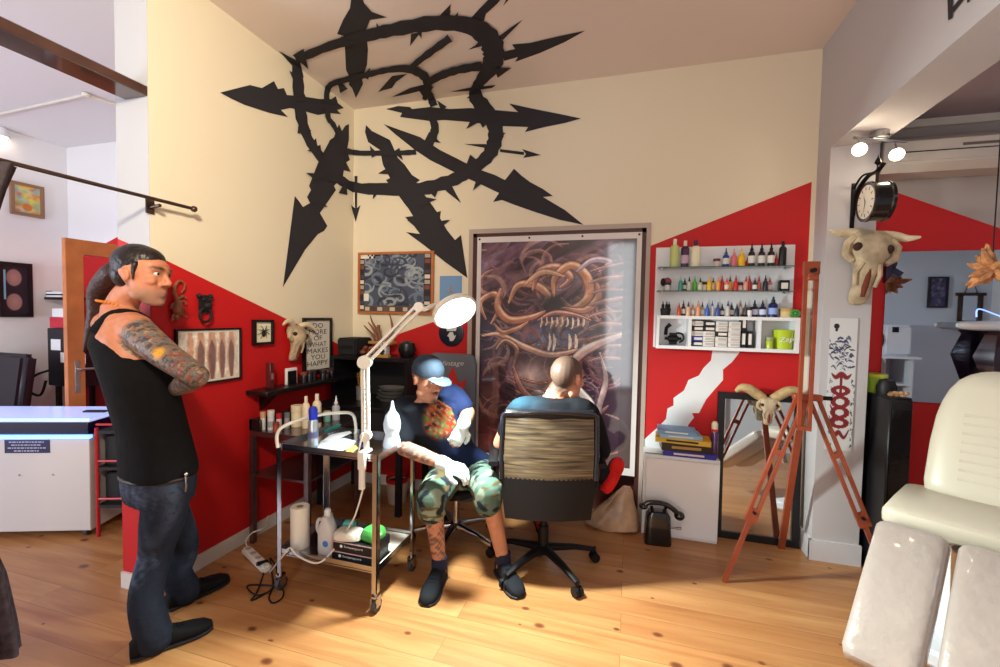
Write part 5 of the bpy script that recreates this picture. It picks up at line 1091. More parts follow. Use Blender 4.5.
# scroll drawing on pillar
c = Canvas(40, 170, (206, 204, 204)); rs = np.random.RandomState(8)
for k in range(90):
    x, y = .5+.42*rs.randn()*.55, .14+.25*rs.rand(); c.stroke([(x-.1, y+.012*rs.randn()), (x, y-.012), (x+.1, y+.012*rs.randn())], .03, [(36, 36, 66), (60, 60, 96), (206, 204, 204)][k % 3], .9)
c.blob(.24, .06, .1, .02, (20, 20, 26), 1, 1); c.blob(.24, .085, .05, .015, (20, 20, 26), 1, 1)
c.stroke([(.15, .42), (.3, .445), (.5, .42), (.7, .445), (.85, .42)], .10, (120, 30, 36)); c.rect(.44, .42, .56, .56, (120, 30, 36))
for y, r_ in ((.545, .045), (.63, .06), (.71, .06), (.79, .05)):
    for k in range(16): c.blob(.5+.26*math.cos(k*.4), y+r_*.6*math.sin(k*.4), .1, .013, (126, 26, 32), 1, 1)
c.stroke([(.15, .66), (.3, .74), (.14, .8), (.35, .88), (.5, .86), (.7, .9), (.86, .84)], .09, (110, 26, 32))
for k in range(46): x, y = rs.choice([.08, .13, .87, .93])+.03*rs.randn(), .45+.5*rs.rand(); c.stroke([(x, y), (x+.04, y+.01), (x, y+.02)], .02, (50, 50, 70), .8)
a_, d_ = at(829.5, 318, Y=JY-.004), at(856, 452, Y=JY-.004); xl_, xr_ = a_.x+.005, at(858, 320, Y=JY-.004).x
t = Th('scroll_drawing', 'tall narrow ink drawing in black and dark red on the pillar', 'drawing', ((xl_+xr_)/2, JY-.004, d_.z))
t.part('sheet', B().bx((xl_, JY-.006, d_.z), (xr_, JY-.003, a_.z)), mat('sheet_grey', (206, 204, 204), .7), world=True); me = c.mesh('drawing', (xl_, JY-.0068, a_.z), (xr_-xl_, 0, 0), (0, 0, d_.z-a_.z)); me.materials.append(M['paint']); t.part('drawing', me, None, world=True)
# twin spot lamp under the header
q = at(880, 132, Z=HZ); t = Th('twin_spot_lamp', 'small steel bar with two lit spotlights under the header beam', 'lamp', q); t.part('ceiling_mount', B().cyl(q, q-V((0, 0, .035)), .045, n=24), M['steel'], world=True)
L_, R2_ = at(854, 139, D=(q-CAM).dot(_F)-.02), at(906, 137, D=(q-CAM).dot(_F)+.02); zz = q.z-.042; L_.z = zz; R2_.z = zz
t.part('bar', B().tube([L_, R2_], .008), M['steel'], world=True)
for p, tgt in ((L_+V((.02, 0, 0)), at(857, 153, D=2.75)), (R2_-V((.05, 0, 0)), at(896, 152, D=2.75))):
    d = V((-.35, -.9, -.6)).normalized() if p.x < q.x else V((-.25, -.9, -.6)).normalized(); tgt = V((p.x, p.y-.02, p.z-.07))
    t.part('spot_arm', B().tube([p, p.lerp(tgt, .5)], .005, 6), M['steel'], world=True); x, y, z = frame_of(d); Rm = Matrix((x, y, z)).transposed()
    s = t.part('spot_shade', B().lathe([(0, -.045), (.018, -.045), (.03, -.01), (.036, .02), (.034, .02), (.026, -.008), (0, -.008)], tgt, Rm, 20), M['steel'], world=True)
    t.part('bulb', B().lathe([(0, -.005), (.024, -.005), (.03, .017), (.02, .026), (0, .028)], tgt, Rm, 18), mat('bulb_glow', (255, 240, 210), .4, emit=(255, 236, 200), es=22), world=True, parent=s)
    light('spot_light', 'POINT', tgt+d*.06, 1.6, (1, .86, .62), .03)
# air conditioner
a0_, a1_ = 1.412, 2.35; y0a, y1a = YB-.2, YB-.003
t = Th('air_conditioner', 'long white wall air conditioner high above the large mirror', 'air conditioner', ((a0_+a1_)/2, YB, 2.39))
b = B(); b.prism([(a0_, y1a, 2.39), (a0_, y0a+.04, 2.39), (a0_, y0a, 2.43), (a0_, y0a, 2.56), (a0_, y0a+.05, 2.60), (a0_, y1a, 2.60)], (1, 0, 0), a1_-a0_); t.part('body', b, mat('ac_cream', (204, 194, 184), .4), world=True)
t.part('flap', B().bx((a0_+.06, y0a-.006, 2.445), (a1_-.04, y0a-.001, 2.49)), MATS['ac_cream'], world=True); t.part('vent_slot', B().bx((a0_+.06, y0a-.003, 2.495), (a1_-.04, y0a-.0005, 2.50)), M['blkm'], world=True)
t.part('display', B().bx((1.78, y0a-.003, 2.515), (2.2, y0a-.0005, 2.53)), mat('display_dim', (110, 96, 90), .5), world=True)
# large annex mirror
mx0, mx1, mz0, mz1 = 1.538, 2.62, 1.01, 1.945
t = Th('large_wall_mirror', 'large frameless wall mirror in the side room reflecting a pale wall', 'mirror', ((mx0+mx1)/2, YB, mz0)); t.part('glass', B().bx((mx0, YB-.016, mz0), (mx1, YB-.003, mz1)), mat('mirror_cool', (206, 214, 224), .015, 1), world=True)
t.part('edge_clip', B().bx((mx0+.02, YB-.019, mz0-.006), (mx0+.05, YB-.003, mz0+.008)), M['chrome'], world=True)
# reflected things: on the rear wall of the annex
def refl(px, py, Yw=-.6): q = at(px, py, Y=2*(YB-.016)-Yw); return V((q.x, Yw, q.z))
a_, d_ = refl(928, 277), refl(946, 308); c = Canvas(20, 36, (70, 66, 100)); rs = np.random.RandomState(2)
for k in range(40): c.blob(rs.rand(), rs.rand(), .08, .04, [(130, 120, 150), (40, 36, 60), (150, 130, 130)][k % 3], .8)
frame_thing('framed_artwork', 'purple dark-framed picture seen in the large mirror', [V((d_.x, -.597, a_.z)), V((a_.x, -.597, a_.z)), V((a_.x, -.597, d_.z)), V((d_.x, -.597, d_.z))], (0, 1, 0), c, M['blk'], .02, .03)
a_, d_ = refl(958, 295), refl(980, 324)
t = Th('wall_mirror', 'small dark wooden mirror with ledge hanging from a cord, seen in the large mirror', 'mirror', V((a_.x, -.59, d_.z)))
b = B(); xa, xb = min(a_.x, d_.x), max(a_.x, d_.x)
for P in (((xa, d_.z), (xa+.04, a_.z)), ((xb-.04, d_.z), (xb, a_.z)), ((xa-.03, a_.z-.01), (xb+.03, a_.z+.03)), ((xa, d_.z), (xb, d_.z+.04))): b.bx((P[0][0], -.597, P[0][1]), (P[1][0], -.565, P[1][1]))
t.part('frame', b, M['dwood'], world=True); t.part('ledge', B().bx((xa-.06, -.597, d_.z-.05), (xb+.1, -.5, d_.z-.02)), M['dwood'], world=True); t.part('glass', B().bx((xa+.04, -.596, d_.z+.04), (xb-.04, -.585, a_.z-.01)), mat('mirror_cool', (206, 214, 224), .015, 1), world=True)
t.part('cord', B().tube([(xa+.06, -.58, a_.z+.03), ((xa+xb)/2, -.59, a_.z+.24), (xb-.06, -.58, a_.z+.03)], .006, 6), M['dwood'], world=True)
a_ = refl(898, 360, .1); t = Th('reflected_cabinet', 'white open-shelved cabinet seen in the large mirror', 'cabinet', V((a_.x, -.3, 0))); zt = refl(905, 359, -.1).z; xa, xb = refl(884, 360, -.1).x, refl(914, 360, -.1).x
b = B(); b.bx((xa, -.59, 0), (xa+.02, -.1, zt)); b.bx((xb-.02, -.59, 0), (xb, -.1, zt)); b.bx((xa-.03, -.59, zt), (xb+.06, -.06, zt+.03)); b.bx((xa, -.59, 0), (xb, -.57, zt)); t.part('carcass', b, M['wht'], world=True)
for k in range(3): t.part('shelf', B().bx((xa+.02, -.57, .2+.25*k), (xb-.02, -.1, .22+.25*k)), M['wht'], world=True)
t = Th('coffee_machine', 'white and dark grey machine standing on the cabinet seen in the large mirror', 'machine', V(((xa+xb)/2+.02, -.32, zt+.03))); t.part('body', B().box((.0, 0, .2), (.3, .3, .4), None, .03, 3), M['wht']); t.part('dark_side', B().lathe([(0, 0), (.14, 0), (.12, .04), (0, .05)], (-.15, 0, .2), Matrix.Rotation(-PI/2, 3, 'Y')), M['plast']); t.part('panel', B().box((-.04, .152, .34), (.07, .006, .07)), M['plast'])
# black shelving tower with things on top
q0, q1 = 1.42, 1.53; zt = at(878, 396, Y=3.1).z
t = Th('black_cabinet', 'narrow black glossy cabinet standing between pillar and red wall', 'cabinet', (1.5, 3.1, 0)); t.part('body', B().bx((q0, 3.0, 0), (q1, YB-.04, zt), .006), M['blk'], world=True); t.part('front_foil', B().bx((q0+.01, 2.994, .05), (q1-.01, 2.9995, zt-.06)), mat('foil_black', (16, 16, 18), .18, bump=.8, bs=9), world=True)
t = Th('dried_food_tray', 'tray of cream and brown snacks on the black cabinet', 'tray', (1.475, 3.04, zt)); t.part('tray', B().bx((-.05, -.035, 0), (.05, .06, .012), .003), M['blk'])
for k in range(9): t.part('snack', B().ell((-.035+.009*k, .01*math.sin(k*2), .02+.006*(k % 3)), (.016, .012, .012), None, 10, 8), mat('snack', (190, 150, 110), .7, var=.4, vs=60))
t = Th('black_kettle', 'round black kettle on the black cabinet beside the snack tray', 'kettle', (1.475, 3.16, zt)); t.part('body', B().lathe([(0, 0), (.045, 0), (.05, .05), (.035, .09), (0, .1)], n=20), M['plast'])
q = at(880, 377, Y=3.25); t = Th('green_candle', 'yellow-green wide candle behind the kettle on the black cabinet', 'candle', (1.478, 3.275, zt)); t.part('candle', B().lathe([(0, 0), (.05, 0), (.05, .11), (.045, .115), (0, .112)], n=24), mat('candle_green', (150, 190, 60), .4)); t.part('rim', B().lathe([(.051, .095), (.052, .112), (.05, .113)], n=24), mat('candle_rim', (200, 196, 60), .4))
# bat ornament at the mirror edge
q = at(887, 270, Y=YB-.03); t = Th('bird_ornament', 'dark purple folded bird-shaped ornament at the left edge of the large mirror', 'ornament', q); b = B()
for P in ([(883, 283), (884, 267), (892, 258), (895, 264), (891, 273)], [(889, 266), (901, 273), (897, 278), (889, 273)]): b.prism([at(x, y, Y=YB-.0165) for x, y in P], (0, -1, 0), .03)
t.part('body', b, mat('purple_dark', (44, 34, 62), .4), world=True)
# dried orange flower cluster hanging on the mirror
q = at(992, 268, Y=2.9); t = Th('hanging_flower_bunch', 'spiky orange and cream dried bunch hanging at the right edge before the mirror', 'ornament', q); rs = random.Random(3); b = B()
for k in range(26):
    d = V((rs.gauss(0, 1), rs.gauss(0, .5), rs.gauss(0, 1))).normalized(); L = .05+.09*rs.random(); b.tube([q, q+d*L*.6, q+d*L+V((0, 0, .01))], [.02, .022, .004], 6)
t.part('spikes', b, mat('coral_orange', (190, 130, 84), .6, var=.45, vs=30), world=True); t.part('stem', B().tube([q, V((q.x, q.y, 2.744))], .003, 5), M['iron'], world=True)
# dark vase and pale horn
q = V((2.02, 3.02, 0)); q = at(999, 352, Y=3.27); t = Th('dark_vase', 'tall dark hexagonal glass vase behind the white treatment chair', 'vase', (q.x, 3.27, 0)); zz = q.z
t.part('vase', B().lathe([(0, 0), (.12, 0), (.12, .02), (.03, .05), (.03, zz-.25), (.06, zz-.2), (.12, zz-.03), (.07, zz+.1), (.09, zz+.12), (0, zz+.12)], n=6, sy=.6), mat('vase_dark', (40, 22, 34), .15, coat=.5))
hp = V((q.x, 3.27, zz+.121)); t = Th('pale_horn', 'long pale tapered horn lying on top of the dark vase', 'horn', hp)
e0 = at(957, 325, Y=3.27)-hp; e0.z = .03; t.part('horn', B().tube(vcat([e0, V((-.12, 0, .026)), V((.0, 0, .028)), V((.25, 0, .035))]), np.interp(np.linspace(0, 1, 19), [0, .15, 1], [.012, .022, .034]).tolist(), 12), mat('horn_white', (206, 204, 204), .5, bump=.3))
t = Th('neon_loop', 'small blue-white neon loop standing on the pale horn', 'neon light', hp+V((.05, 0, .062))); t.part('tube', B().tube(vcat([(-.05, 0, .02), (-.04, 0, .07), (.06, 0, .03), (.14, 0, .01)]), .004, 6), mat('neon', (150, 170, 255), .4, emit=(150, 180, 255), es=3))

# ------------------------------------------------------------ white treatment chair (right foreground)
S0 = at(880, 503, D=2.0); wv = V((.813, -.582, 0)).normalized(); fv = V((-.582, -.813, 0)).normalized(); up = V((0, 0, 1)); CW = .50
t = Th('treatment_chair', 'white padded treatment chair with two film-wrapped leg rests', 'chair', V((S0.x, S0.y, 0))+wv*.25-fv*.25)
wl_ = mat('white_vinyl', (196, 186, 168), .38, bump=.05, bs=12); film = mat('wrapped_vinyl', (168, 154, 146), .3, coat=.4, bump=.5, bs=22)
def pad(c, ax, ay, az, L, W, T, m, nm, p=5, taper=1, label=None):
    b = B(); secs = []
    for k, (s, q) in enumerate(((-1, .84), (-.97, .93), (-.9, .99), (0, 1), (.9, .99), (.97, .93), (1, .84))):
        tt = 1+(taper-1)*(s+1)/2; secs.append((c+az*L/2*s, ax*W/2*q*tt, ay*T/2*(q if abs(s) < .95 else q*.8)))
    b.loft(secs, 36, p); return t.part(nm, b, m, world=True, ang=60, label=label)
seatc = S0+wv*CW/2-fv*.25-up*.05
pad(seatc+up*0, wv, up, fv, .50, CW, .10, wl_, 'seat')
for k in range(2):
    top = S0+wv*(.118+.255*k)-up*.085+fv*.03; dirv = (fv*.80-up*.60).normalized(); nv_ = wv.cross(dirv).normalized()
    pad(top+dirv*.305, wv, nv_, dirv, .62, .235, .11, film, 'leg_rest', 4.5, .96, label='leg rest wrapped in clear film')
bk = (-fv*.38+up*.92).normalized(); nb = wv.cross(bk).normalized(); bc = S0+wv*CW/2-fv*.46+up*.0
b = B(); b.loft([(bc+wv*.045+bk*(.30+.33*s), wv*CW*.44*q, nb*.065*(q if s > .8 else (.8 if s < -.95 else 1))) for s, q in ((-1, .86), (-.93, .97), (-.8, 1), (-.2, .98), (.2, .93), (.45, .86), (.65, .76), (.8, .63), (.91, .47), (.97, .3), (1, .12))], 36, 3); t.part('backrest', b, wl_, world=True, ang=60)
b = B(); c0_ = bc+bk*.32-nb*(.06*(1 if nb.dot(-fv) > 0 else -1)); 
nf = -nb if nb.dot(fv) < 0 else nb
for k in range(8): b.tube([bc+wv*.055+bk*(.06+.045*k)+nf*.060+wv*x for x in (-.11, -.10, 0, .10, .11)], .007, 8)
t.part('back_quilting', b, wl_, world=True)
t.part('arm_frame', B().tube([S0+wv*.25-up*.10+fv*.0, S0+wv*.25-up*.32-fv*.05], .02), M['chrome'], world=True)
bp = S0+wv*CW/2-fv*.28; t.part('lift_column', B().bx((bp.x-.09, bp.y-.09, .08), (bp.x+.09, bp.y+.09, S0.z-.10), .01), M['wht'], world=True); b = B(); b.box((bp.x, bp.y, .04), (.4, .44, .08), Matrix((wv, -fv, up)).transposed(), .02, 2); t.part('floor_base', b, M['wht'], world=True)
# ------------------------------------------------------------ left room
t = Th('curtain', 'dark patterned curtain gathered on the rod at the left edge', 'curtain', (-2.25, .9, 0.04)); cm_ = mat('curtain_cloth', (62, 52, 58), .9, var=.55, vs=26)
b = B()
def cf(u, v):
    z = .14+1.895*v; e_ = float(np.interp(v, [0, .06, .17, .32, .45, .72, .84, .95, 1], [1.11, 1.10, 1.07, .99, .97, .97, 1.05, 1.10, 1.13]))
    y = .72+(e_-.72)*u; return V((-2.262+.028*math.sin(u*30)+.01*math.sin(v*7+u*5), y, z))
b.grid(cf, 60, 40); n0 = len(b.v); b.grid(lambda u, v: cf(u, v)+V((.004, 0, 0)), 60, 40); t.part('cloth', b, cm_, world=True, ang=80)
r0, r1 = V((-2.28, .6, 2.045)), at(194, 209, X=-2.28)
t = Th('curtain_rod', 'slim dark metal curtain rod with ball end and wall bracket', 'curtain rod', (r0+r1)/2); br_ = mat('rod_bronze', (92, 74, 66), .3, .8)
t.part('rod', B().cyl(r0, r1, .009, n=12), br_, world=True); t.part('ball_end', B().ell(r1, .017), br_, world=True)
q = at(160, 203, X=-2.28); t.part('bracket', B().cyl((XL+.001, q.y, q.z-.02), (-2.28, q.y, q.z-.012), .009, n=10).bx((XL+.001, q.y-.02, q.z-.05), (XL+.008, q.y+.02, q.z+.02)), br_, world=True)
# counter with lit glass top
g0 = at(91, 538, Z=0); uu = V((-.571, -.219, 0)).normalized(); vv = V((uu.y, -uu.x, 0)); vv = vv if vv.y > 0 else -vv; RC = Matrix((uu, vv, V((0, 0, 1)))).transposed()
t = Th('display_counter', 'white wheeled counter with dark band and bright blue-lit glass top', 'counter', g0); L_, D_ = 1.0, .40
def cb(a, c, d, m, nm, bev=.003, label=None):
    lo = V((a[0], a[1], a[2])); hi = V((c[0], c[1], c[2])); ce = (lo+hi)/2; return t.part(nm, B().box(g0+uu*ce.x+vv*ce.y+V((0, 0, ce.z)), [abs(hi[i]-lo[i]) for i in range(3)], RC, bev), m, world=True, label=label)
zb1 = at(103, 434, D=(g0-CAM).dot(_F)).z
cb((0, 0, .05), (L_, D_, zb1-.012), 0, mat('counter_white', (196, 188, 186), .5), 'body'); cb((.015, .01, zb1), (L_, D_, zb1+.085), 0, mat('band_navy', (14, 12, 36), .3), 'dark_band')
led = mat('led_blue', (150, 190, 255), .4, emit=(90, 140, 255), es=3.5)
cb((-.012, -.014, zb1-.022), (L_, .012, zb1), 0, led, 'light_strip', 0, 'glowing blue-white light strip')
cb((-.01, -.01, zb1+.085), (L_+.01, D_+.01, zb1+.10), 0, mat('top_lit', (206, 216, 250), .12, emit=(150, 175, 255), es=.7), 'glass_top'); cb((0, 0, zb1+.10), (L_, .008, zb1+.106), 0, led, 'light_strip', 0, 'glowing blue-white light strip')
cb((.06, .2, zb1+.1005), (.2, .24, zb1+.112), 0, M['plast'], 'tray_slot')
q = g0+uu*.30+V((0, 0, 0)); lx0, lx1 = at(56, 450, D=(g0-CAM).dot(_F)-.1), 0
cb((.235, -.0035, zb1-.115), (.50, -.0005, zb1-.03), 0, mat('label_navy', (26, 24, 66), .4), 'label', 0)
for k in range(4):
    tb = B(); W_ = [.2, .16, .22, .14][k]; x_ = -W_/2; j_ = 0
    while x_ < W_/2:
        w_ = .008+.012*((j_*7+k*3) % 4)/3; tb.box(g0+uu*(.3675+x_+w_/2)-vv*.0042+V((0, 0, zb1-.044-.019*k)), (w_, .0006, .007), RC); x_ += w_+.005; j_ += 1
    t.part('lettering', tb, mat('lettering_pale', (170, 170, 200), .5), world=True)
for x, y in ((.06, .05), (.06, D_-.05), (L_-.06, .05), (L_-.06, D_-.05)):
    p = g0+uu*x+vv*y; t.part('wheel', B().cyl(p-uu*.012+V((0, 0, .026)), p+uu*.012+V((0, 0, .026)), .026, n=16), M['rubber'], world=True)
for x in (.22, .42): p = g0+uu*x-vv*.001+V((0, 0, .42)); t.part('screw', B().cyl(p+vv*.002, p-vv*.003, .006, n=8), M['steel'], world=True)
# dark rack with red tube frame right of the counter
h0 = g0-uu*.03+vv*.02; t = Th('dark_rack', 'dark shelving rack with red tube frame between the counter and the wall end', 'rack', h0); RDm = mat('tube_red', (170, 24, 34), .3)
for x, y in ((0, 0), (.26, 0), (0, .3), (.26, .3)): p = h0-uu*x+vv*y; t.part('leg', B().cyl(p, p+V((0, 0, .72)), .011, n=10), RDm, world=True)
for z in (.2, .45, .69): t.part('shelf', B().box(h0-uu*.13+vv*.15+V((0, 0, z)), (.27, .31, .02), RC), M['blkm'], world=True); t.part('rail', B().cyl(h0+V((0, 0, z+.05)), h0-uu*.26+V((0, 0, z+.05)), .008, n=8), RDm, world=True)
for k in range(2): t.part('bin_box', B().box(h0-uu*.13+vv*.16+V((0, 0, .32-.01+.25*k)), (.22, .26, .2), RC, .01), M['blkm'], world=True)
# open glazed wooden door
dp = V((-3.95, 2.17, 0)); t = Th('glazed_door', 'open orange wooden door with a tall glass pane', 'door', dp); y0, y1, zt, X_ = 2.19, 3.03, 2.0, -3.95
b = B()
for (ya, yb_, za, zb) in ((y0, y0+.11, 0, zt), (y1-.11, y1, 0, zt), (y0+.11, y1-.11, zt-.11, zt), (y0+.11, y1-.11, 0, .22)): b.bx((X_-.02, ya, za), (X_+.02, yb_, zb), .003)
t.part('door_frame', b, M['oak'], world=True); t.part('pane', B().bx((X_-.004, y0+.11, .22), (X_+.004, y1-.11, zt-.11)), mat('pane_pink', (236, 226, 230), .03, trans=1, ior=1.1), world=True)
t.part('handle_plate', B().bx((X_+.0205, y0+.04, .86), (X_+.026, y0+.075, 1.10), .002), M['steel'], world=True); t.part('handle', B().tube([(X_+.026, y0+.057, 1.04), (X_+.06, y0+.057, 1.04), (X_+.06, y0+.16, 1.035)], .008, 8), M['steel'], world=True); t.part('lock', B().cyl((X_+.026, y0+.057, .92), (X_+.034, y0+.057, .92), .012), M['steel'], world=True)
# wall pictures, shelf, cabinet, chair
XW6 = -6.046
c = Canvas(36, 46, (206, 196, 150)); rs = np.random.RandomState(6)
for k in range(40): c.blob(rs.rand(), rs.rand(), .12, .08, [(210, 130, 60), (120, 170, 190), (226, 200, 60), (190, 90, 90), (150, 180, 120)][k % 5], .8)
c.blob(.5, .78, .18, .14, (200, 110, 40), .9, 1); c.rect(.2, 0, .75, .06, (230, 190, 40))
a_, d_ = at(8.5, 180, X=XW6), at(43, 219, X=XW6); q = [V((XW6, a_.y, a_.z)), V((XW6, d_.y, a_.z)), V((XW6, d_.y, d_.z)), V((XW6, a_.y, d_.z))]
frame_thing('framed_picture', 'colourful framed comic-like print on the far white wall', q, (1, 0, 0), c, mat('frame_brass', (140, 104, 80), .5), .03, .03)
c = Canvas(30, 60, (34, 22, 34))
for y in (.25, .75): c.blob(.45, y, .3, .17, (150, 110, 110), 1, 1); c.blob(.45, y, .2, .1, (176, 130, 120), .8)
c.rect(0, .1, .12, .7, (140, 200, 236))
a_, d_ = at(-4, 261, X=XW6), at(31, 317, X=XW6); q = [V((XW6, a_.y, a_.z)), V((XW6, d_.y, a_.z)), V((XW6, d_.y, d_.z)), V((XW6, a_.y, d_.z))]
frame_thing('framed_picture', 'dark framed picture with two pale rounded shapes on the far wall', q, (1, 0, 0), c, M['blk'], .03, .04)
q = at(40, 298, Y=3.3); a_, d_ = at(39, 297, Y=3.16), at(70, 303, Y=3.16); t = Th('black_corner_shelf', 'short black bracket shelf on the far wall left of the door', 'shelf', V((a_.x, YB+.01, a_.z)))
a_.x = max(a_.x, -6.02); t.part('board', B().bx((a_.x, 3.16, a_.z-.025), (at(72, 300, Y=3.16).x, YB+.018, a_.z)), M['blk'], world=True); t.part('bracket', B().prism([(a_.x+.18, YB+.018, a_.z-.025), (a_.x+.18, 3.22, a_.z-.025), (a_.x+.18, YB+.018, a_.z-.2)], (1, 0, 0), .03), M['blk'], world=True)
sz_ = a_.z; t = Th('trinket_box', 'small white and dark striped trinkets on the black corner shelf', 'ornament', (at(57, 292, Y=3.2).x, 3.22, sz_)); b = B(); b.bx((-.12, -.05, 0), (.12, .05, .06), .004); t.part('box', b, M['wht']); t.part('dark_band', B().bx((-.122, -.052, .02), (.122, .052, .035)), M['blkm']); t.part('pot', B().lathe([(0, 0), (.04, 0), (.045, .07), (0, .07)], (-.2, 0, 0)), mat('pot_plum', (96, 50, 60), .5))
a_, d_ = at(47, 328, Y=3.0), at(78, 388, Y=3.0)
t = Th('black_wall_cabinet', 'black cabinet on thin legs with white stickers left of the door', 'cabinet', ((a_.x-5.35)/2, 3.2, 0)); t.part('body', B().bx((a_.x, 3.0, d_.z), (d_.x, YB-.02, a_.z), .006), mat('cab_black', (26, 24, 34), .5), world=True)
for x in (a_.x+.05, d_.x-.06):
    for y in (3.03, YB-.06): t.part('leg', B().bx((x, y, 0), (x+.05, y+.03, d_.z)), M['blkm'], world=True)
for x0_, z0_, w_, h_ in ((.06, -.22, .14, .11), (.2, -.34, .36, .1)): t.part('sticker', B().bx((a_.x+x0_, 2.996, a_.z+z0_), (a_.x+x0_+w_, 2.9995, a_.z+z0_+h_)), M['wht'], world=True)
t.part('cable', B().tube(vcat([(a_.x+.02, 3.0, .85), (a_.x-.02, 2.9, .8), (a_.x-.03, 2.85, .68), (a_.x+.1, 2.88, .62), (a_.x+.06, 2.95, .75)]), .012, 6), M['plast'], world=True)
t = Th('red_tin', 'red and white tins on top of the black cabinet with stickers', 'tins', (at(62, 318, Y=3.1).x, 3.12, a_.z)); t.part('tin', B().bx((-.12, -.06, 0), (.08, .06, .11), .004), mat('tin_red', (190, 40, 60), .4)); t.part('white_tin', B().bx((-.1, -.05, .1105), (.09, .05, .2), .004), M['wht'])
pc = at(6, 380, D=4.2); zc_ = pc.z; pc.z = 0; t = Th('dark_armchair', 'dark leather chair with square back beyond the display counter', 'chair', pc)
b = B(); b.box((0, .0, .74), (.62, .12, .62), Matrix.Rotation(-.12, 3, 'X'), .04, 3); t.part('backrest', b, mat('leather_plum', (36, 30, 40), .45)); t.part('seat', B().box((0, -.3, .42), (.58, .55, .14), None, .04, 3), MATS['leather_plum'])
for x in (-.25, .2):
    for y in (-.52, .0): t.part('leg', B().bx((x, y, 0), (x+.05, y+.05, .37)), M['blkm'])
q = at(2, 133, Z=3.2); t = Th('ceiling_spot', 'small glowing spotlight high in the left room', 'lamp', q+V((0, 0, .05))); t.part('shade', B().lathe([(0, 0), (.03, 0), (.05, -.09), (.046, -.09), (.02, -.01)], (0, 0, .0)), M['wht']); t.part('bulb', B().ell((0, 0, -.085), (.04, .04, .03)), MATS['bulb_glow']); t.part('stem', B().cyl((0, 0, 0), (0, 0, H-q.z-.05), .01), M['wht'])
# ------------------------------------------------------------ people
def remesh(b, vox, it=3, fac=.5):
    me = bpy.data.meshes.new('tmp'); me.from_pydata([tuple(p) for p in b.v], [], b.f)
    bm = bmesh.new(); bm.from_mesh(me); bmesh.ops.recalc_face_normals(bm, faces=bm.faces[:]); bm.to_mesh(me); bm.free()
    o = bpy.data.objects.new('tmp', me); COL.objects.link(o)
    m = o.modifiers.new('r', 'REMESH'); m.mode = 'VOXEL'; m.voxel_size = vox
    if it: s = o.modifiers.new('s', 'SMOOTH'); s.factor = fac; s.iterations = it
    dg = bpy.context.evaluated_depsgraph_get(); dg.update(); out = bpy.data.meshes.new_from_object(o.evaluated_get(dg))
    bpy.data.objects.remove(o); bpy.data.meshes.remove(me); out.shade_smooth(); return out
def tint(me, fn, m):
    """vertex colours from a function of the (N,3) positions -> (N,3) sRGB 0-255"""
    n = len(me.vertices); co = np.empty(n*3, np.float32); me.vertices.foreach_get('co', co); co = co.reshape(-1, 3)
    c = np.clip(fn(co), 0, 255)/255.; c = np.where(c <= .04045, c/12.92, ((c+.055)/1.055)**2.4)
    ca = me.color_attributes.new('Col', 'FLOAT_COLOR', 'POINT'); ca.data.foreach_set('color', np.concatenate([c, np.ones((n, 1))], 1).astype(np.float32).ravel())
    me.materials.clear(); me.materials.append(m); return me
def hd_(a): a = math.radians(a); return V((math.cos(a), math.sin(a), 0))
def rt_(a): a = math.radians(a); return V((math.sin(a), -math.cos(a), 0))
def limb(b, pts, rad, k=5, n=14):
    P = vcat(pts, k); m = len(P); r = np.interp(np.linspace(0, 1, m), np.linspace(0, 1, len(rad)), rad).tolist()
    b.tube(P, r, n); b.ell(P[0], r[0], None, n, 8); b.ell(P[-1], r[-1], None, n, 8)
def head_mesh(b, C, R, s=1.0):
    L = lambda x, y, z: R @ V((x*s, y*s, z*s))+C
    E = lambda c, r: b.ell(L(*c), tuple(q*s for q in r), R, 20, 14)
    E((0, -.014, .036), (.077, .098, .088)); E((0, .01, .02), (.07, .085, .085))
    secs = [(-.116, .020, .064, .016), (-.108, .034, .054, .032), (-.09, .047, .042, .045), (-.06, .057, .03, .058), (-.02, .064, .02, .068), (.02, .067, .014, .077), (.06, .066, .01, .078)]
    b.loft([(L(0, y, z), R @ V((w*s, 0, 0)), R @ V((0, d*s, 0))) for z, w, y, d in secs], 24, 2.3)
    b.tube([L(-.052, .074, .03), L(-.03, .089, .034), L(0, .09, .03), L(.03, .089, .034), L(.052, .074, .03)], [.008*s, .010*s, .009*s, .010*s, .008*s], 8)
    b.tube([L(0, .088, .028), L(0, .097, .005), L(0, .110, -.022), L(0, .108, -.03)], [.008*s, .009*s, .0125*s, .009*s], 10)
    for e in (-1, 1): E((e*.012, .098, -.027), (.009, .01, .008)); E((e*.042, .064, -.018), (.021, .024, .018)); E((e*.078, -.006, -.002), (.008, .016, .027)); E((e*.080, -.010, .014), (.010, .014, .012)); E((e*.043, .02, -.07), (.019, .04, .028)); E((e*.031, .080, .0245), (.016, .008, .005)); E((e*.031, .079, .001), (.015, .007, .0045))
    b.tube([L(-.025, .083, -.062), L(0, .094, -.058), L(.025, .083, -.062)], [.004*s, .0065*s, .004*s], 8); b.tube([L(-.02, .082, -.072), L(0, .092, -.071), L(.02, .082, -.072)], [.004*s, .007*s, .004*s], 8)
    E((0, .074, -.100), (.022, .02, .016))
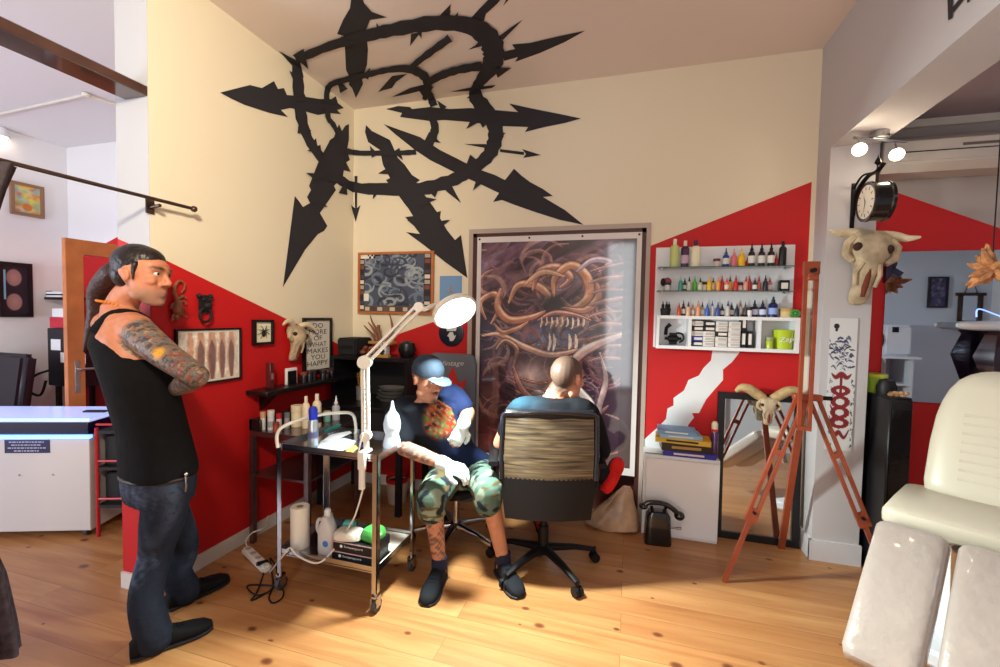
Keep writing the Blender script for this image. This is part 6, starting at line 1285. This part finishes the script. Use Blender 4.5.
def hand(b, W, d, up_, curl=.5, s=1.0, thumb=1, inflate=0, spread=.1, curls=None):
    """W wrist, d towards the fingers, up_ back of the hand, thumb side +1/-1"""
    d = V(d).normalized(); up_ = (V(up_)-d*V(up_).dot(d)).normalized(); sd = d.cross(up_)*thumb; F = inflate
    b.loft([(W+d*q*s, sd*(w*s+F), up_*(h*s+F)) for q, w, h in ((-.01, .024, .019), (.02, .032, .018), (.055, .040, .016), (.085, .041, .014), (.095, .036, .010))], 16, 2.8)
    for k, (off, L, r) in enumerate(((.030, .076, .0088), (.0105, .084, .0090), (-.009, .078, .0086), (-.028, .062, .0078))):
        p = W+d*(.085-.004*abs(k-1))*s+sd*off*s; dd = (d+sd*off*spread*8).normalized(); c = (curls[k] if curls else curl); pts = [p-d*.015*s, p]
        for seg, fr in ((0, .45), (1, .32), (2, .23)):
            a = c*(.75 if seg == 0 else 1.0); ax = up_; dd = (dd*math.cos(a)-up_*math.sin(a)).normalized() if seg == 0 else (dd*math.cos(a)-(up_-dd*up_.dot(dd)).normalized()*math.sin(a)).normalized(); pts.append(pts[-1]+dd*L*fr*s)
        b.tube(pts, [(r+.0008)*s+F, (r+.0006)*s+F, r*s+F, r*.93*s+F, r*.8*s+F], 10); b.ell(pts[-1], r*.82*s+F, None, 10, 6)
    p = W+d*.022*s+sd*.026*s; q1 = p+(d*.5+sd*.75-up_*.2).normalized()*.038*s; q2 = q1+(d*.85+sd*.3-up_*.35).normalized()*.030*s; q3 = q2+(d*.9-up_*.4-sd*.05).normalized()*.024*s
    b.tube([p-d*.01*s, p, q1, q2, q3], [.014*s+F, .0145*s+F, .0115*s+F, .0105*s+F, .0085*s+F], 10); b.ell(q3, .0088*s+F, None, 10, 6)
def shoe(t, A, toe, L, col, sole, name='shoe', up_=None, wid=.05, label=None, hgt=.10):
    """A = point on the ground under the heel, toe = direction"""
    d = V(toe).normalized(); u = (V(up_) if up_ else V((0, 0, 1))); u = (u-d*u.dot(d)).normalized(); s = d.cross(u); A = V(A); b = B()
    pr = [(0.0, .026, .062, .05), (.02, .034, .085, .05), (.07, .036, .10, .05), (.12, .038, .085, .045), (.17, .045, .062, .035), (.22, .048, .05, .03), (.26, .040, .04, .022), (.285, .018, .026, .012)]
    k = L/.285
    b.loft([(A+d*x*k+u*(h*hgt/.1/2+.008), s*w*(wid/.05), u*(h*hgt/.1/2)) for x, w, h, _ in pr], 20, 2.6)
    m = mat('shoe_%d_%d_%d' % col, col, .8, spec=.25); o = t.part(name, b, m, world=True, ang=70, label=label)
    b = B(); b.loft([(A+d*(x*k+.0)+u*.009, s*(w+.004)*(wid/.05), u*.009) for x, w, h, _ in pr], 20, 3.4); t.part('sole', b, mat('sole_%d_%d_%d' % sole, sole, .6), world=True, parent=o)
    b = B()
    for j in range(4):
        c = A+d*(.115+.022*j)*k+u*((.088-.010*j)*hgt/.1+.006); b.tube([c-s*.022, c+u*.004, c+s*.022], .0028, 6)
    t.part('laces', b, m, world=True, parent=o); return o
class Person(Th):
    """the body mesh itself is the top-level object; its clothing and hair are children"""
    def __init__(s, label, loc, me, name='person'):
        s.M = Matrix.Translation(V(loc)); me.transform(s.M.inverted()); o = bpy.data.objects.new(name, me); COL.objects.link(o); o.location = loc
        o['label'] = label; o['category'] = 'person'; s.o = o; me.name = 'body'
skin = mat('skin', (200, 140, 110), .48, attr='Col', spec=.4, bump=.05, bs=90)
cloth = mat('cloth_paint', (60, 60, 60), .9, attr='Col', bump=.7, bs=13, spec=.2)
def vnoise(co, k, seed=0):
    """cheap smooth value noise on (N,3)"""
    rs = np.random.RandomState(seed); out = 0
    for q in range(5):
        w = rs.randn(3)*k*(1+.35*q); out = out+np.sin(co@w+rs.rand()*6.3+1.7*np.sin(co@(rs.randn(3)*k*.7)+rs.rand()*6))
    return out/5
def shade(base, co, amp=.06, k=60, seed=1): return np.array(base, float)[None]*(1+amp*vnoise(co, k, seed)[:, None])
def lerpc(c, new, m): return c*(1-m[:, None])+np.array(new, float)[None]*m[:, None]
def sm(x, a, b_): return np.clip((x-a)/(b_-a), 0, 1)
def head_paint(c, co, C, R, s, hair=(40, 28, 24), stub=0, brow=(40, 26, 22), shaved=0, beard=0):
    Rm = np.array(R); p = (co-np.array(C)[None])@Rm/s; x, y, z = p[:, 0], p[:, 1], p[:, 2]; hm = (np.abs(x) < .1)&(z > -.14)&(z < .14)&(np.abs(y) < .14)
    f = lambda m: m*hm
    c = lerpc(c, (176, 96, 84), f(np.exp(-((x/.026)**2+((z+.066)/.010)**2))*(y > .06)*.75))
    c = lerpc(c, brow, f(np.exp(-(((np.abs(x)-.032)/.02)**4+((z-.037)/.007)**2))*(y > .05)*.9))
    c = lerpc(c, (84, 52, 42), f(np.exp(-(((np.abs(x)-.031)/.018)**2+((z-.016)/.011)**2))*(y > .05)*.6)); c = lerpc(c, (110, 60, 44), f(np.exp(-(((np.abs(x)-.03)/.004)**2+((z+.03)/.016)**2))*(y > .06)*.35))  # eye hollows and cheek creases darkened in the skin colour as painted shade
    jaw = sm(-z, .035, .07)*sm(y, -.02, .03)
    if stub: c = lerpc(c, (120, 96, 84), f(jaw*stub))
    if beard: c = lerpc(c, (52, 34, 28), f(np.maximum(np.exp(-((x/.02)**2+((z+.1)/.02)**2)), np.exp(-((x/.03)**2+((z+.048)/.007)**2)))*(y > .06)*beard))
    if shaved:
        top = np.clip(sm(z, -.03+.0, .03)*(1-sm(y-z*.0, .03, .06))+sm(z, .06, .085)*(1-sm(y, .06, .08)), 0, 1)*(~((np.abs(x) > .074)&(z < .035)&(y > -.05)))
        nape = sm(-y, .02, .05)*sm(z, -.085, -.06); c = lerpc(c, hair, f(np.clip(np.maximum(top, nape), 0, 1)*shaved))
    return c
def eyes(t, C, R, s):
    for e in (-1, 1):
        c = R @ V((e*.031*s, .0755*s, .014*s))+C; o = t.part('eye', B().ell(c, .0125*s, R, 14, 10), mat('eye_white', (206, 198, 190), .25), world=True)
        t.part('iris', B().ell(c+R @ V((0, .0085*s, 0)), .0062*s, R, 12, 8), mat('iris_dark', (36, 30, 30), .2), world=True, parent=o)
def basis(yaw, pitch=0, roll=0):
    f = hd_(yaw); r = rt_(yaw); u = V((0, 0, 1)); cp, sp_ = math.cos(math.radians(pitch)), math.sin(math.radians(pitch)); f2 = f*cp+u*sp_; u2 = u*cp-f*sp_
    cr, sr = math.cos(math.radians(roll)), math.sin(math.radians(roll)); r2 = r*cr+u2*sr; u3 = u2*cr-r*sr
    return Matrix((r2, f2, u3)).transposed()
def torso(b, secs, n=26, p=2.5):
    """secs: (centre, heading, half width, half depth[, tilt vector])"""
    b.loft([(V(c), rt_(a)*w, hd_(a)*d) for c, a, w, d in secs], n, p)

# ---- standing man in black tank top
hipC, wst, chs, shC, nk = at(159, 470, D=2.08), at(153, 430, D=2.07), at(138, 375, D=2.05), at(123, 322, D=2.06), at(119, 305, D=2.05)
hC = at(143, 277, D=2.01); hR = basis(16, -3, 3)
sR, eR, wR = at(136, 331, D=1.97), at(197, 376, D=1.83), at(174, 390, D=2.06)
sL, eL, wL = at(110, 326, D=2.18), at(178, 376, D=2.18), at(180, 384, D=2.04)
aR, aL = V((-1.965, 1.375, .09)), V((-2.15, 1.66, .09)); kR, kL = at(152, 556, D=2.03), at(181, 548, D=2.27); pR, pL = hipC+rt_(75)*.09+V((0, 0, -.05)), hipC-rt_(75)*.09+V((0, 0, -.05))
b = B()
torso(b, [(hipC-V((0, 0, .1)), 75, .16, .12), (hipC, 75, .175, .125), (wst, 70, .165, .115), (chs, 60, .185, .125), (shC-V((0, 0, .06)), 58, .19, .11), (shC, 58, .165, .085), (nk, 55, .075, .065)])
limb(b, [nk-V((0, 0, .03)), nk.lerp(hC, .4), hC-V((0, 0, .045))], [.068, .058, .056])
limb(b, [shC.lerp(sR, .55), sR, sR.lerp(eR, .5)+V((0, 0, -.01)), eR], [.07, .074, .060, .046]); limb(b, [eR, eR.lerp(wR, .35), wR], [.046, .050, .031])
limb(b, [shC.lerp(sL, .55), sL, sL.lerp(eL, .5), eL], [.07, .072, .058, .046]); limb(b, [eL, eL.lerp(wL, .35), wL], [.046, .048, .031])
hand(b, wR, V((-.75, .3, .05)), V((.5, -.8, .2)), .5, 1.05, 1); hand(b, wL, V((-.8, -.0, -.1)), V((.4, -.4, .6)), .5, 1.05, -1)
for p_, k_, a_ in ((pR, kR, aR), (pL, kL, aL)): limb(b, [p_, k_+hd_(60)*.01, k_.lerp(a_, .5)-hd_(60)*.02, a_], [.08, .042, .036, .034])
hs = 1.10; head_mesh(b, hC, hR, hs)
me = remesh(b, .0055, 3)
def f1(co):
    c = shade((192, 124, 92), co, .06, 50, 3); c = head_paint(c, co, hC, hR, hs, stub=.6)
    # sleeve tattoo on both arms
    for S_, E_, W_ in ((sR, eR, wR), (sL, eL, wL)):
        S0_, E0 = np.array(S_), np.array(E_); d = E0-S0_; L = np.linalg.norm(d); tt = ((co-S0_)@d)/L/L; dist = np.linalg.norm(co-(S0_+np.clip(tt, 0, 1)[:, None]*d), axis=1); m1 = (dist < .085)*sm(tt, .02, .10)
        W0 = np.array(W_); d2 = W0-E0; t2 = np.clip(((co-E0)@d2)/(d2@d2), 0, 1); m2 = (np.linalg.norm(co-(E0+t2[:, None]*d2), axis=1) < .07)*1.; m = np.clip(m1+m2, 0, 1)
        a = vnoise(co, 75, 11); g = vnoise(co, 110, 12); h = vnoise(co, 48, 13)
        tc = lerpc(np.tile(np.array([[126, 98, 80.]]), (len(co), 1)), (62, 58, 60), sm(a, .0, .25)); tc = lerpc(tc, (96, 108, 116), sm(g, .18, .4)*.9); tc = lerpc(tc, (140, 66, 50), sm(-h, .38, .55)*.7); tc = lerpc(tc, (186, 150, 110), sm(-g, .3, .5)*.7)
        yc = np.array(at(158, 353, D=1.84)); tc = lerpc(tc, (226, 160, 50), np.exp(-(np.linalg.norm(co-yc, axis=1)/.028)**4)); tc = lerpc(tc, (34, 30, 36), sm(np.abs(vnoise(co, 90, 15)), .06, .0)*.65)
        c = c*(1-m[:, None])+tc*m[:, None]
    return c
tint(me, f1, skin)
P1 = Person('standing man in black tank top and jeans with tattooed crossed arms and dark ponytail', (-2.05, 1.53, 0), me)
eyes(P1, hC, hR, hs)
# hair
b = B(); L = lambda x, y, z: hR @ V((x*hs, y*hs, z*hs))+hC
b.ell(L(0, -.028, .054), tuple(q*hs for q in (.081, .096, .082)), hR, 24, 16); b.ell(L(0, .0, .068), tuple(q*hs for q in (.072, .076, .060)), hR, 20, 12); b.ell(L(0, -.056, .012), tuple(q*hs for q in (.070, .062, .07)), hR)
for e in (-1, 1): b.tube([L(e*.072, .022, .05), L(e*.076, .02, .01), L(e*.074, .022, -.022)], [.012*hs, .008*hs, .005*hs], 8)
me = remesh(b, .006, 9); hair = mat('hair_dark', (30, 20, 18), .38, bump=.5, bs=60); me.materials.append(hair); P1.part('hair', me, None, world=True)
tb_ = vcat([L(0, -.10, .03), L(.0, -.135, .0), at(99, 292, D=2.10), at(95, 318, D=2.13), at(84, 352, D=2.16)]); b = B(); b.tube(tb_, np.interp(np.linspace(0, 1, len(tb_)), [0, .15, .5, .8, 1], [.024, .044, .046, .03, .004]).tolist(), 12); P1.part('ponytail', b, mat('hair_tail', (52, 28, 24), .45, bump=.6, bs=50), world=True)
# tank top
b = B(); g = .012
torso(b, [(hipC+V((0, 0, -.015)), 75, .185, .138), (hipC+V((0, 0, .03)), 75, .185, .138), (wst, 70, .178, .13), (chs, 60, .200, .140), (shC-V((0, 0, .10)), 58, .195, .126), (shC-V((0, 0, .045)), 58, .150, .112)])
rS = rt_(58)
for e in (-1, 1):
    pts = [shC+rS*e*.085+hd_(58)*.105+V((0, 0, -.08)), shC+rS*e*.088+hd_(58)*.06+V((0, 0, .016)), shC+rS*e*.088-hd_(58)*.03+V((0, 0, .03)), shC+rS*e*.088-hd_(58)*.095+V((0, 0, -.05))]
    P_ = vcat(pts, 5); b.tube(P_, .030, 10)
b.loft([(shC+V((0, 0, -.06))-hd_(58)*.04, rS*.14, hd_(58)*.07), (shC+V((0, 0, .0))-hd_(58)*.045, rS*.10, hd_(58)*.055), (shC+V((0, 0, .02))-hd_(58)*.05, rS*.08, hd_(58)*.03)], 20, 2.4)
me = remesh(b, .008, 4); tint(me, lambda co: shade((17, 16, 18), co, .15, 30, 5), cloth); P1.part('tank_top', me, None, world=True)
# jeans
b = B(); torso(b, [(hipC+V((0, 0, .02)), 75, .17, .128), (hipC-V((0, 0, .05)), 75, .176, .134), (hipC-V((0, 0, .13)), 75, .165, .125)])
for p_, k_, a_ in ((pR, kR, aR), (pL, kL, aL)):
    bot = V((a_.x, a_.y, .055))+hd_(70)*-.0; limb(b, [p_+V((0, 0, -.02)), p_.lerp(k_, .55)+hd_(60)*.01, k_+hd_(60)*.012, k_.lerp(bot, .5)-hd_(60)*.022, bot+hd_(60)*.01], [.098, .088, .068, .066, .072])
me = remesh(b, .009, 4)
def fj(co):
    c = shade((34, 38, 50), co, .12, 26, 7); z = co[:, 2]; fd = (co-np.array(hipC)[None])@np.array(hd_(38))
    c = lerpc(c, (112, 126, 150), sm(vnoise(co, 9, 8)+.3*vnoise(co, 60, 9), .15, .75)*sm(z, .15, .3)*.75); c = lerpc(c, (126, 140, 164), np.exp(-(((z-.62)/.22)**2))*sm(vnoise(co*np.array([[1, 1, .3]]), 22, 4), -.1, .8)*.55)
    c = lerpc(c, (24, 26, 36), sm(np.abs(vnoise(co*np.array([[1, 1, 2.2]]), 20, 10)), .09, .0)*.5); return c
tint(me, fj, cloth); P1.part('jeans', me, None, world=True)
b = B(); q = hipC+V((0, 0, .012)); b.tube([q+V((0, 0, -.022))+rt_(75)*.176*math.cos(a)+hd_(75)*.134*math.sin(a) for a in [2*PI*k/40 for k in range(40)]], .011, 8, True, flat=1); P1.part('belt', b, mat('belt_brown', (50, 38, 34), .5), world=True)
b = B(); q = hipC+rt_(75)*.188+hd_(75)*.03; b.tube(vcat([q+V((0, 0, .005)), q+V((.01, -.005, -.03)), q+V((.0, 0, -.07))]), .004, 6); b.ell(q+V((0.002, 0, .01)), .010); P1.part('key_chain', b, M['chrome'], world=True)
# necklace of amber beads
b = B()
for k in range(34):
    a = 2*PI*k/34; p = nk+V((0, 0, .002))+rt_(50)*.078*math.cos(a)+hd_(50)*(.082*math.sin(a)+.005)+V((0, 0, -.045*max(0, math.sin(a))+.016*max(0, -math.sin(a)))); b.ell(p, .0062, None, 8, 6)
P1.part('necklace', b, mat('amber', (214, 120, 30), .3), world=True)
for a_, hdg, l_ in ((aR, 60, None), (aL, 78, None)): shoe(P1, V((a_.x, a_.y, .0))-hd_(hdg)*.075, hd_(hdg), .30, (17, 16, 19), (26, 24, 26), wid=.054)

# ---- seated artist with cap
hp = V((-1.0, 2.62, .50)); b = B(); ah = -62      # heading of the hips
kR, kL = at(432, 497, D=2.44), at(488, 490, D=2.50); aR, aL = V((-.985, 2.235, .10)), V((-.66, 2.395, .10))
fR, fL = V((-.985, 2.235, 0)), V((-.66, 2.395, 0))
chs, shC, nk, hC = at(432, 428, D=2.66), at(428, 405, D=2.62), at(427, 399, D=2.60), at(427, 380, D=2.53)
hR = basis(-24, -12, 2)
sR, eR, wR = at(398, 412, D=2.60), at(404, 448, D=2.46), at(447, 465, D=2.36)
sL, eL, wL = at(452, 396, D=2.72), at(468, 413, D=2.66), at(463, 426, D=2.50)
ch = -50
torso(b, [(hp-V((0, 0, .06)), ah, .17, .14), (hp+V((0, 0, .06)), ah, .17, .13), (hp.lerp(chs, .55), ah, .165, .12), (chs, ch, .18, .12), (shC, ch, .15, .085), (nk, ch, .07, .06)])
limb(b, [nk-V((0, 0, .03)), nk.lerp(hC, .5), hC-V((0, 0, .03))], [.06, .056, .055])
limb(b, [shC.lerp(sR, .5), sR, eR], [.065, .062, .043]); limb(b, [eR, eR.lerp(wR, .4), wR], [.043, .042, .029]); limb(b, [shC.lerp(sL, .5), sL, eL], [.065, .062, .043]); limb(b, [eL, eL.lerp(wL, .4), wL], [.043, .042, .029])
for p_, k_, a_ in ((hp+rt_(ah)*.09, kR, aR), (hp-rt_(ah)*.09, kL, aL)): limb(b, [p_, k_], [.085, .062]); limb(b, [k_, k_.lerp(a_, .3), a_.lerp(k_, .12), a_], [.058, .054, .038, .036]); b.ell(a_+V((0, 0, -.04)), .04)
hand(b, wR, (wR-eR), V((.1, -.4, .9)), .6, 1.0, 1); hand(b, wL, V((-.25, -.1, -.6)), V((.5, -.7, .1)), .5, 1.0, -1)
hs = 1.0; head_mesh(b, hC, hR, hs); me = remesh(b, .0055, 3)
def f2(co):
    c = shade((186, 128, 100), co, .05, 50, 3); c = head_paint(c, co, hC, hR, hs, stub=.3, beard=.9, hair=(46, 32, 26), shaved=.6)
    z = co[:, 2]; leg = (z < .45)&(co[:, 0] < -.8); c = lerpc(c, (86, 66, 66), leg*sm(vnoise(co, 60, 21), -.1, .3)*.75); fa = np.linalg.norm(co-np.array(eR.lerp(wR, .4)), axis=1) < .12; c = lerpc(c, (96, 84, 84), fa*sm(vnoise(co, 70, 22), -.1, .2)*.8); return c
tint(me, f2, skin); P2 = Person('seated man in blue cap, dark printed shirt and camouflage shorts leaning over his work', (-1.0, 2.5, 0), me); eyes(P2, hC, hR, hs)
# shirt
b = B(); torso(b, [(hp+V((0, 0, -.02)), ah, .19, .155), (hp+V((0, 0, .07)), ah, .19, .15), (hp.lerp(chs, .55), ah, .185, .142), (chs, ch, .20, .14), (shC-V((0, 0, .01)), ch, .17, .10), (nk+V((0, 0, -.008)), ch, .085, .072)])
limb(b, [shC.lerp(sR, .4), sR, sR.lerp(eR, .75)], [.075, .078, .066]); limb(b, [shC.lerp(sL, .4), sL, sL.lerp(eL, .68)], [.075, .076, .066])
me = remesh(b, .008, 4); pc_ = np.array(at(442, 420, D=2.50))
def fs(co):
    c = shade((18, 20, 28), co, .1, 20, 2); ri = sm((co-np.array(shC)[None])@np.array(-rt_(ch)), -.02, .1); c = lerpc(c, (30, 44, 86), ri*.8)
    d = np.sqrt((((co-pc_)@np.array(rt_(-64)))/.105)**2+((co[:, 2]-pc_[2])/.125)**2); fr = ((co-pc_)@np.array(hd_(-64)) > -.09); m = sm(-d, -1.15, -.8)*fr
    a = vnoise(co, 60, 31); h = vnoise(co, 80, 32); pcx = lerpc(np.tile(np.array([[150, 60, 40.]]), (len(co), 1)), (92, 116, 62), sm(a, .0, .2)); pcx = lerpc(pcx, (150, 130, 96), sm(h, .25, .45)); pcx = lerpc(pcx, (200, 50, 36), sm(-h, .25, .45)); pcx = lerpc(pcx, (34, 40, 40), sm(-a, .35, .5)); return c*(1-m[:, None])+pcx*m[:, None]
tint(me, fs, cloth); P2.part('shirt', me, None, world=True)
b = B(); torso(b, [(hp+V((0, 0, .05)), ah, .185, .15), (hp-V((0, 0, .04)), ah, .20, .165), (hp-V((0, 0, .075)), ah, .19, .15)])
for p_, k_ in ((hp+rt_(ah)*.09, kR), (hp-rt_(ah)*.09, kL)): limb(b, [p_, p_.lerp(k_, .6), k_], [.115, .100, .088]); limb(b, [k_, k_+V((0, -.0, -.07))], [.088, .082])
me = remesh(b, .008, 4)
def fc(co):
    c = shade((84, 106, 94), co, .06, 30, 1); a = vnoise(co, 22, 41); h = vnoise(co, 26, 42); g_ = vnoise(co, 30, 43); c = lerpc(c, (134, 146, 126), sm(a, .1, .2)); c = lerpc(c, (36, 40, 46), sm(h, .22, .30)); c = lerpc(c, (90, 76, 50), sm(g_, .32, .4)); return c
tint(me, fc, cloth); P2.part('camouflage_shorts', me, None, world=True)
# cap
b = B(); L = lambda x, y, z: hR @ V((x*hs, y*hs, z*hs))+hC; b.lathe([(.088, .02), (.092, .04), (.088, .075), (.07, .108), (.04, .128), (0, .134)], hC+hR @ V((0, -.008, .012)), hR @ Matrix.Diagonal((.95, 1.12, 1)), 32); cp = mat('cap_blue_cloth', (40, 54, 70), .8, bump=.2, bs=40)
o = P2.part('cap', b, cp, world=True); b = B()
b.loft([(L(0, y, z), hR @ V((w, 0, 0)), hR @ V((0, .0, .004))) for y, z, w in ((.075, .036, .07), (.1, .036, .074), (.13, .03, .066), (.155, .022, .045), (.165, .018, .02))], 20, 2.2); P2.part('cap_brim', b, cp, world=True, parent=o)
gl = mat('glove_white', (206, 222, 226), .35, bump=.3, bs=40)
for W_, E_, up_, th in ((wR, eR, V((.1, -.4, .9)), 1), (wL, eL, V((.5, -.5, .5)), -1)):
    b = B(); d_ = V((-.25, -.1, -.6)) if th < 0 else (W_-E_); up_ = V((.5, -.7, .1)) if th < 0 else up_; hand(b, W_, d_, up_, .6, 1.0, th, inflate=.0028); limb(b, [W_-(W_-E_).normalized()*.035, W_], [.041, .036]); me = remesh(b, .0045, 1); me.materials.append(gl); P2.part('glove', me, None, world=True)
for f_, hdg in ((fR, -84), (fL, -50)): shoe(P2, f_-hd_(hdg)*.06+V((0, 0, 0)), hd_(hdg), .29, (18, 20, 26), (30, 30, 34), wid=.054)
for a_ in (aR, aL): b = B(); b.tube([a_+V((0, 0, .04)), a_+V((0, 0, -.02))], [.043, .045], 16); P2.part('sock', b, mat('sock_navy', (28, 30, 54), .9), world=True)

# ---- client seen from behind
Rf = lambda x, y, z: hub+rt_(106)*x+hd_(106)*y+V((0, 0, z))
hp = Rf(.0, -.04, .57); ah = 100; chs, shC, nk = Rf(.03, -.09, .80), Rf(.035, -.05, .97), Rf(.04, -.01, 1.03); hC = at(567, 379, D=2.58); hR = basis(62, -6, -3)
sR, eR, wR = shC+rt_(96)*.19+V((0, 0, -.03)), at(600, 452, D=2.62), at(586, 419, D=2.62)
sL, eL, wL = shC-rt_(96)*.19+V((0, 0, -.03)), Rf(-.27, .06, .72), Rf(-.22, .3, .66)
b = B(); torso(b, [(hp-V((0, 0, .07)), ah, .17, .13), (hp, ah, .175, .13), (hp.lerp(chs, .5), ah, .165, .115), (chs, 98, .185, .12), (shC-V((0, 0, .03)), 96, .18, .09), (shC+V((0, 0, .03)), 96, .12, .065), (nk, 90, .065, .06)])
limb(b, [nk-V((0, 0, .03)), nk.lerp(hC, .4), hC-V((0, 0, .03))], [.064, .06, .06])
limb(b, [shC.lerp(sR, .5), sR, eR], [.062, .064, .043]); limb(b, [eR, eR.lerp(wR, .4), wR], [.043, .042, .029]); limb(b, [shC.lerp(sL, .5), sL, eL], [.062, .064, .043]); limb(b, [eL, eL.lerp(wL, .4), wL], [.043, .040, .028])
hand(b, wR, V((-.03, .03, .1)), V((.9, -.4, .1)), .7, .95, -1); hand(b, wL, V((-.5, .8, -.1)), V((0, 0, 1)), .2, .95, 1)
kR_, kL_ = Rf(.20, .40, .62), Rf(-.10, .40, .50); ank = at(607, 478, D=2.86); aL_ = Rf(.03, .46, .09)
limb(b, [hp+rt_(ah)*.09, kR_], [.085, .062]); limb(b, [kR_, kR_.lerp(ank, .3), ank], [.055, .055, .038]); limb(b, [hp-rt_(ah)*.09, kL_], [.085, .062]); limb(b, [kL_, kL_.lerp(aL_, .3), aL_], [.055, .055, .04])
hs = 1.1; head_mesh(b, hC, hR, hs); me = remesh(b, .0055, 3)
tint(me, lambda co: head_paint(shade((208, 140, 110), co, .04, 50, 3), co, hC, hR, hs, hair=(78, 62, 54), shaved=.9), skin)
P3 = Person('shaven-headed seated man in black shirt seen from behind with hand at his chin', (-.42, 2.6, 0), me); eyes(P3, hC, hR, hs)
b = B(); torso(b, [(hp+V((0, 0, -.05)), ah, .19, .145), (hp+V((0, 0, .03)), ah, .19, .145), (hp.lerp(chs, .5), ah, .182, .13), (chs, 98, .202, .134), (shC-V((0, 0, .02)), 96, .195, .104), (shC+V((0, 0, .045)), 96, .125, .078), (nk+V((0, 0, .0)), 90, .075, .068)])
limb(b, [shC.lerp(sR, .4), sR, eR, eR.lerp(wR, .25)], [.072, .080, .066, .058]); limb(b, [shC.lerp(sL, .4), sL, sL.lerp(eL, .6)], [.072, .078, .066])
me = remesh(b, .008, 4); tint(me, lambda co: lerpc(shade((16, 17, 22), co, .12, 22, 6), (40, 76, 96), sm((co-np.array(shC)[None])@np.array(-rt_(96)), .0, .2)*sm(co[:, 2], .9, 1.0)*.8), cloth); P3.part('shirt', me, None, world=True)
b = B(); torso(b, [(hp+V((0, 0, .02)), ah, .18, .14), (hp-V((0, 0, .06)), ah, .19, .15), (hp-V((0, 0, .085)), ah, .18, .14)])
limb(b, [hp+rt_(ah)*.09, kR_], [.10, .08]); limb(b, [kR_, ank.lerp(kR_, .12)], [.078, .062]); limb(b, [hp-rt_(ah)*.09, kL_], [.10, .08]); limb(b, [kL_, aL_+V((0, 0, .04))], [.078, .07]); me = remesh(b, .008, 3); tint(me, lambda co: shade((26, 26, 32), co, .1, 22, 6), cloth); P3.part('trousers', me, None, world=True)
shoe(P3, ank+V((-.03, -.02, -.085))+V((0, 0, .0)), V((.28, .42, .5)), .25, (214, 34, 30), (30, 26, 30), up_=V((.5, -.7, .5)), label='bright red sneaker')
shoe(P3, V((aL_.x, aL_.y, 0))-hd_(106)*.07, hd_(106), .27, (214, 34, 30), (30, 26, 30), label='bright red sneaker')
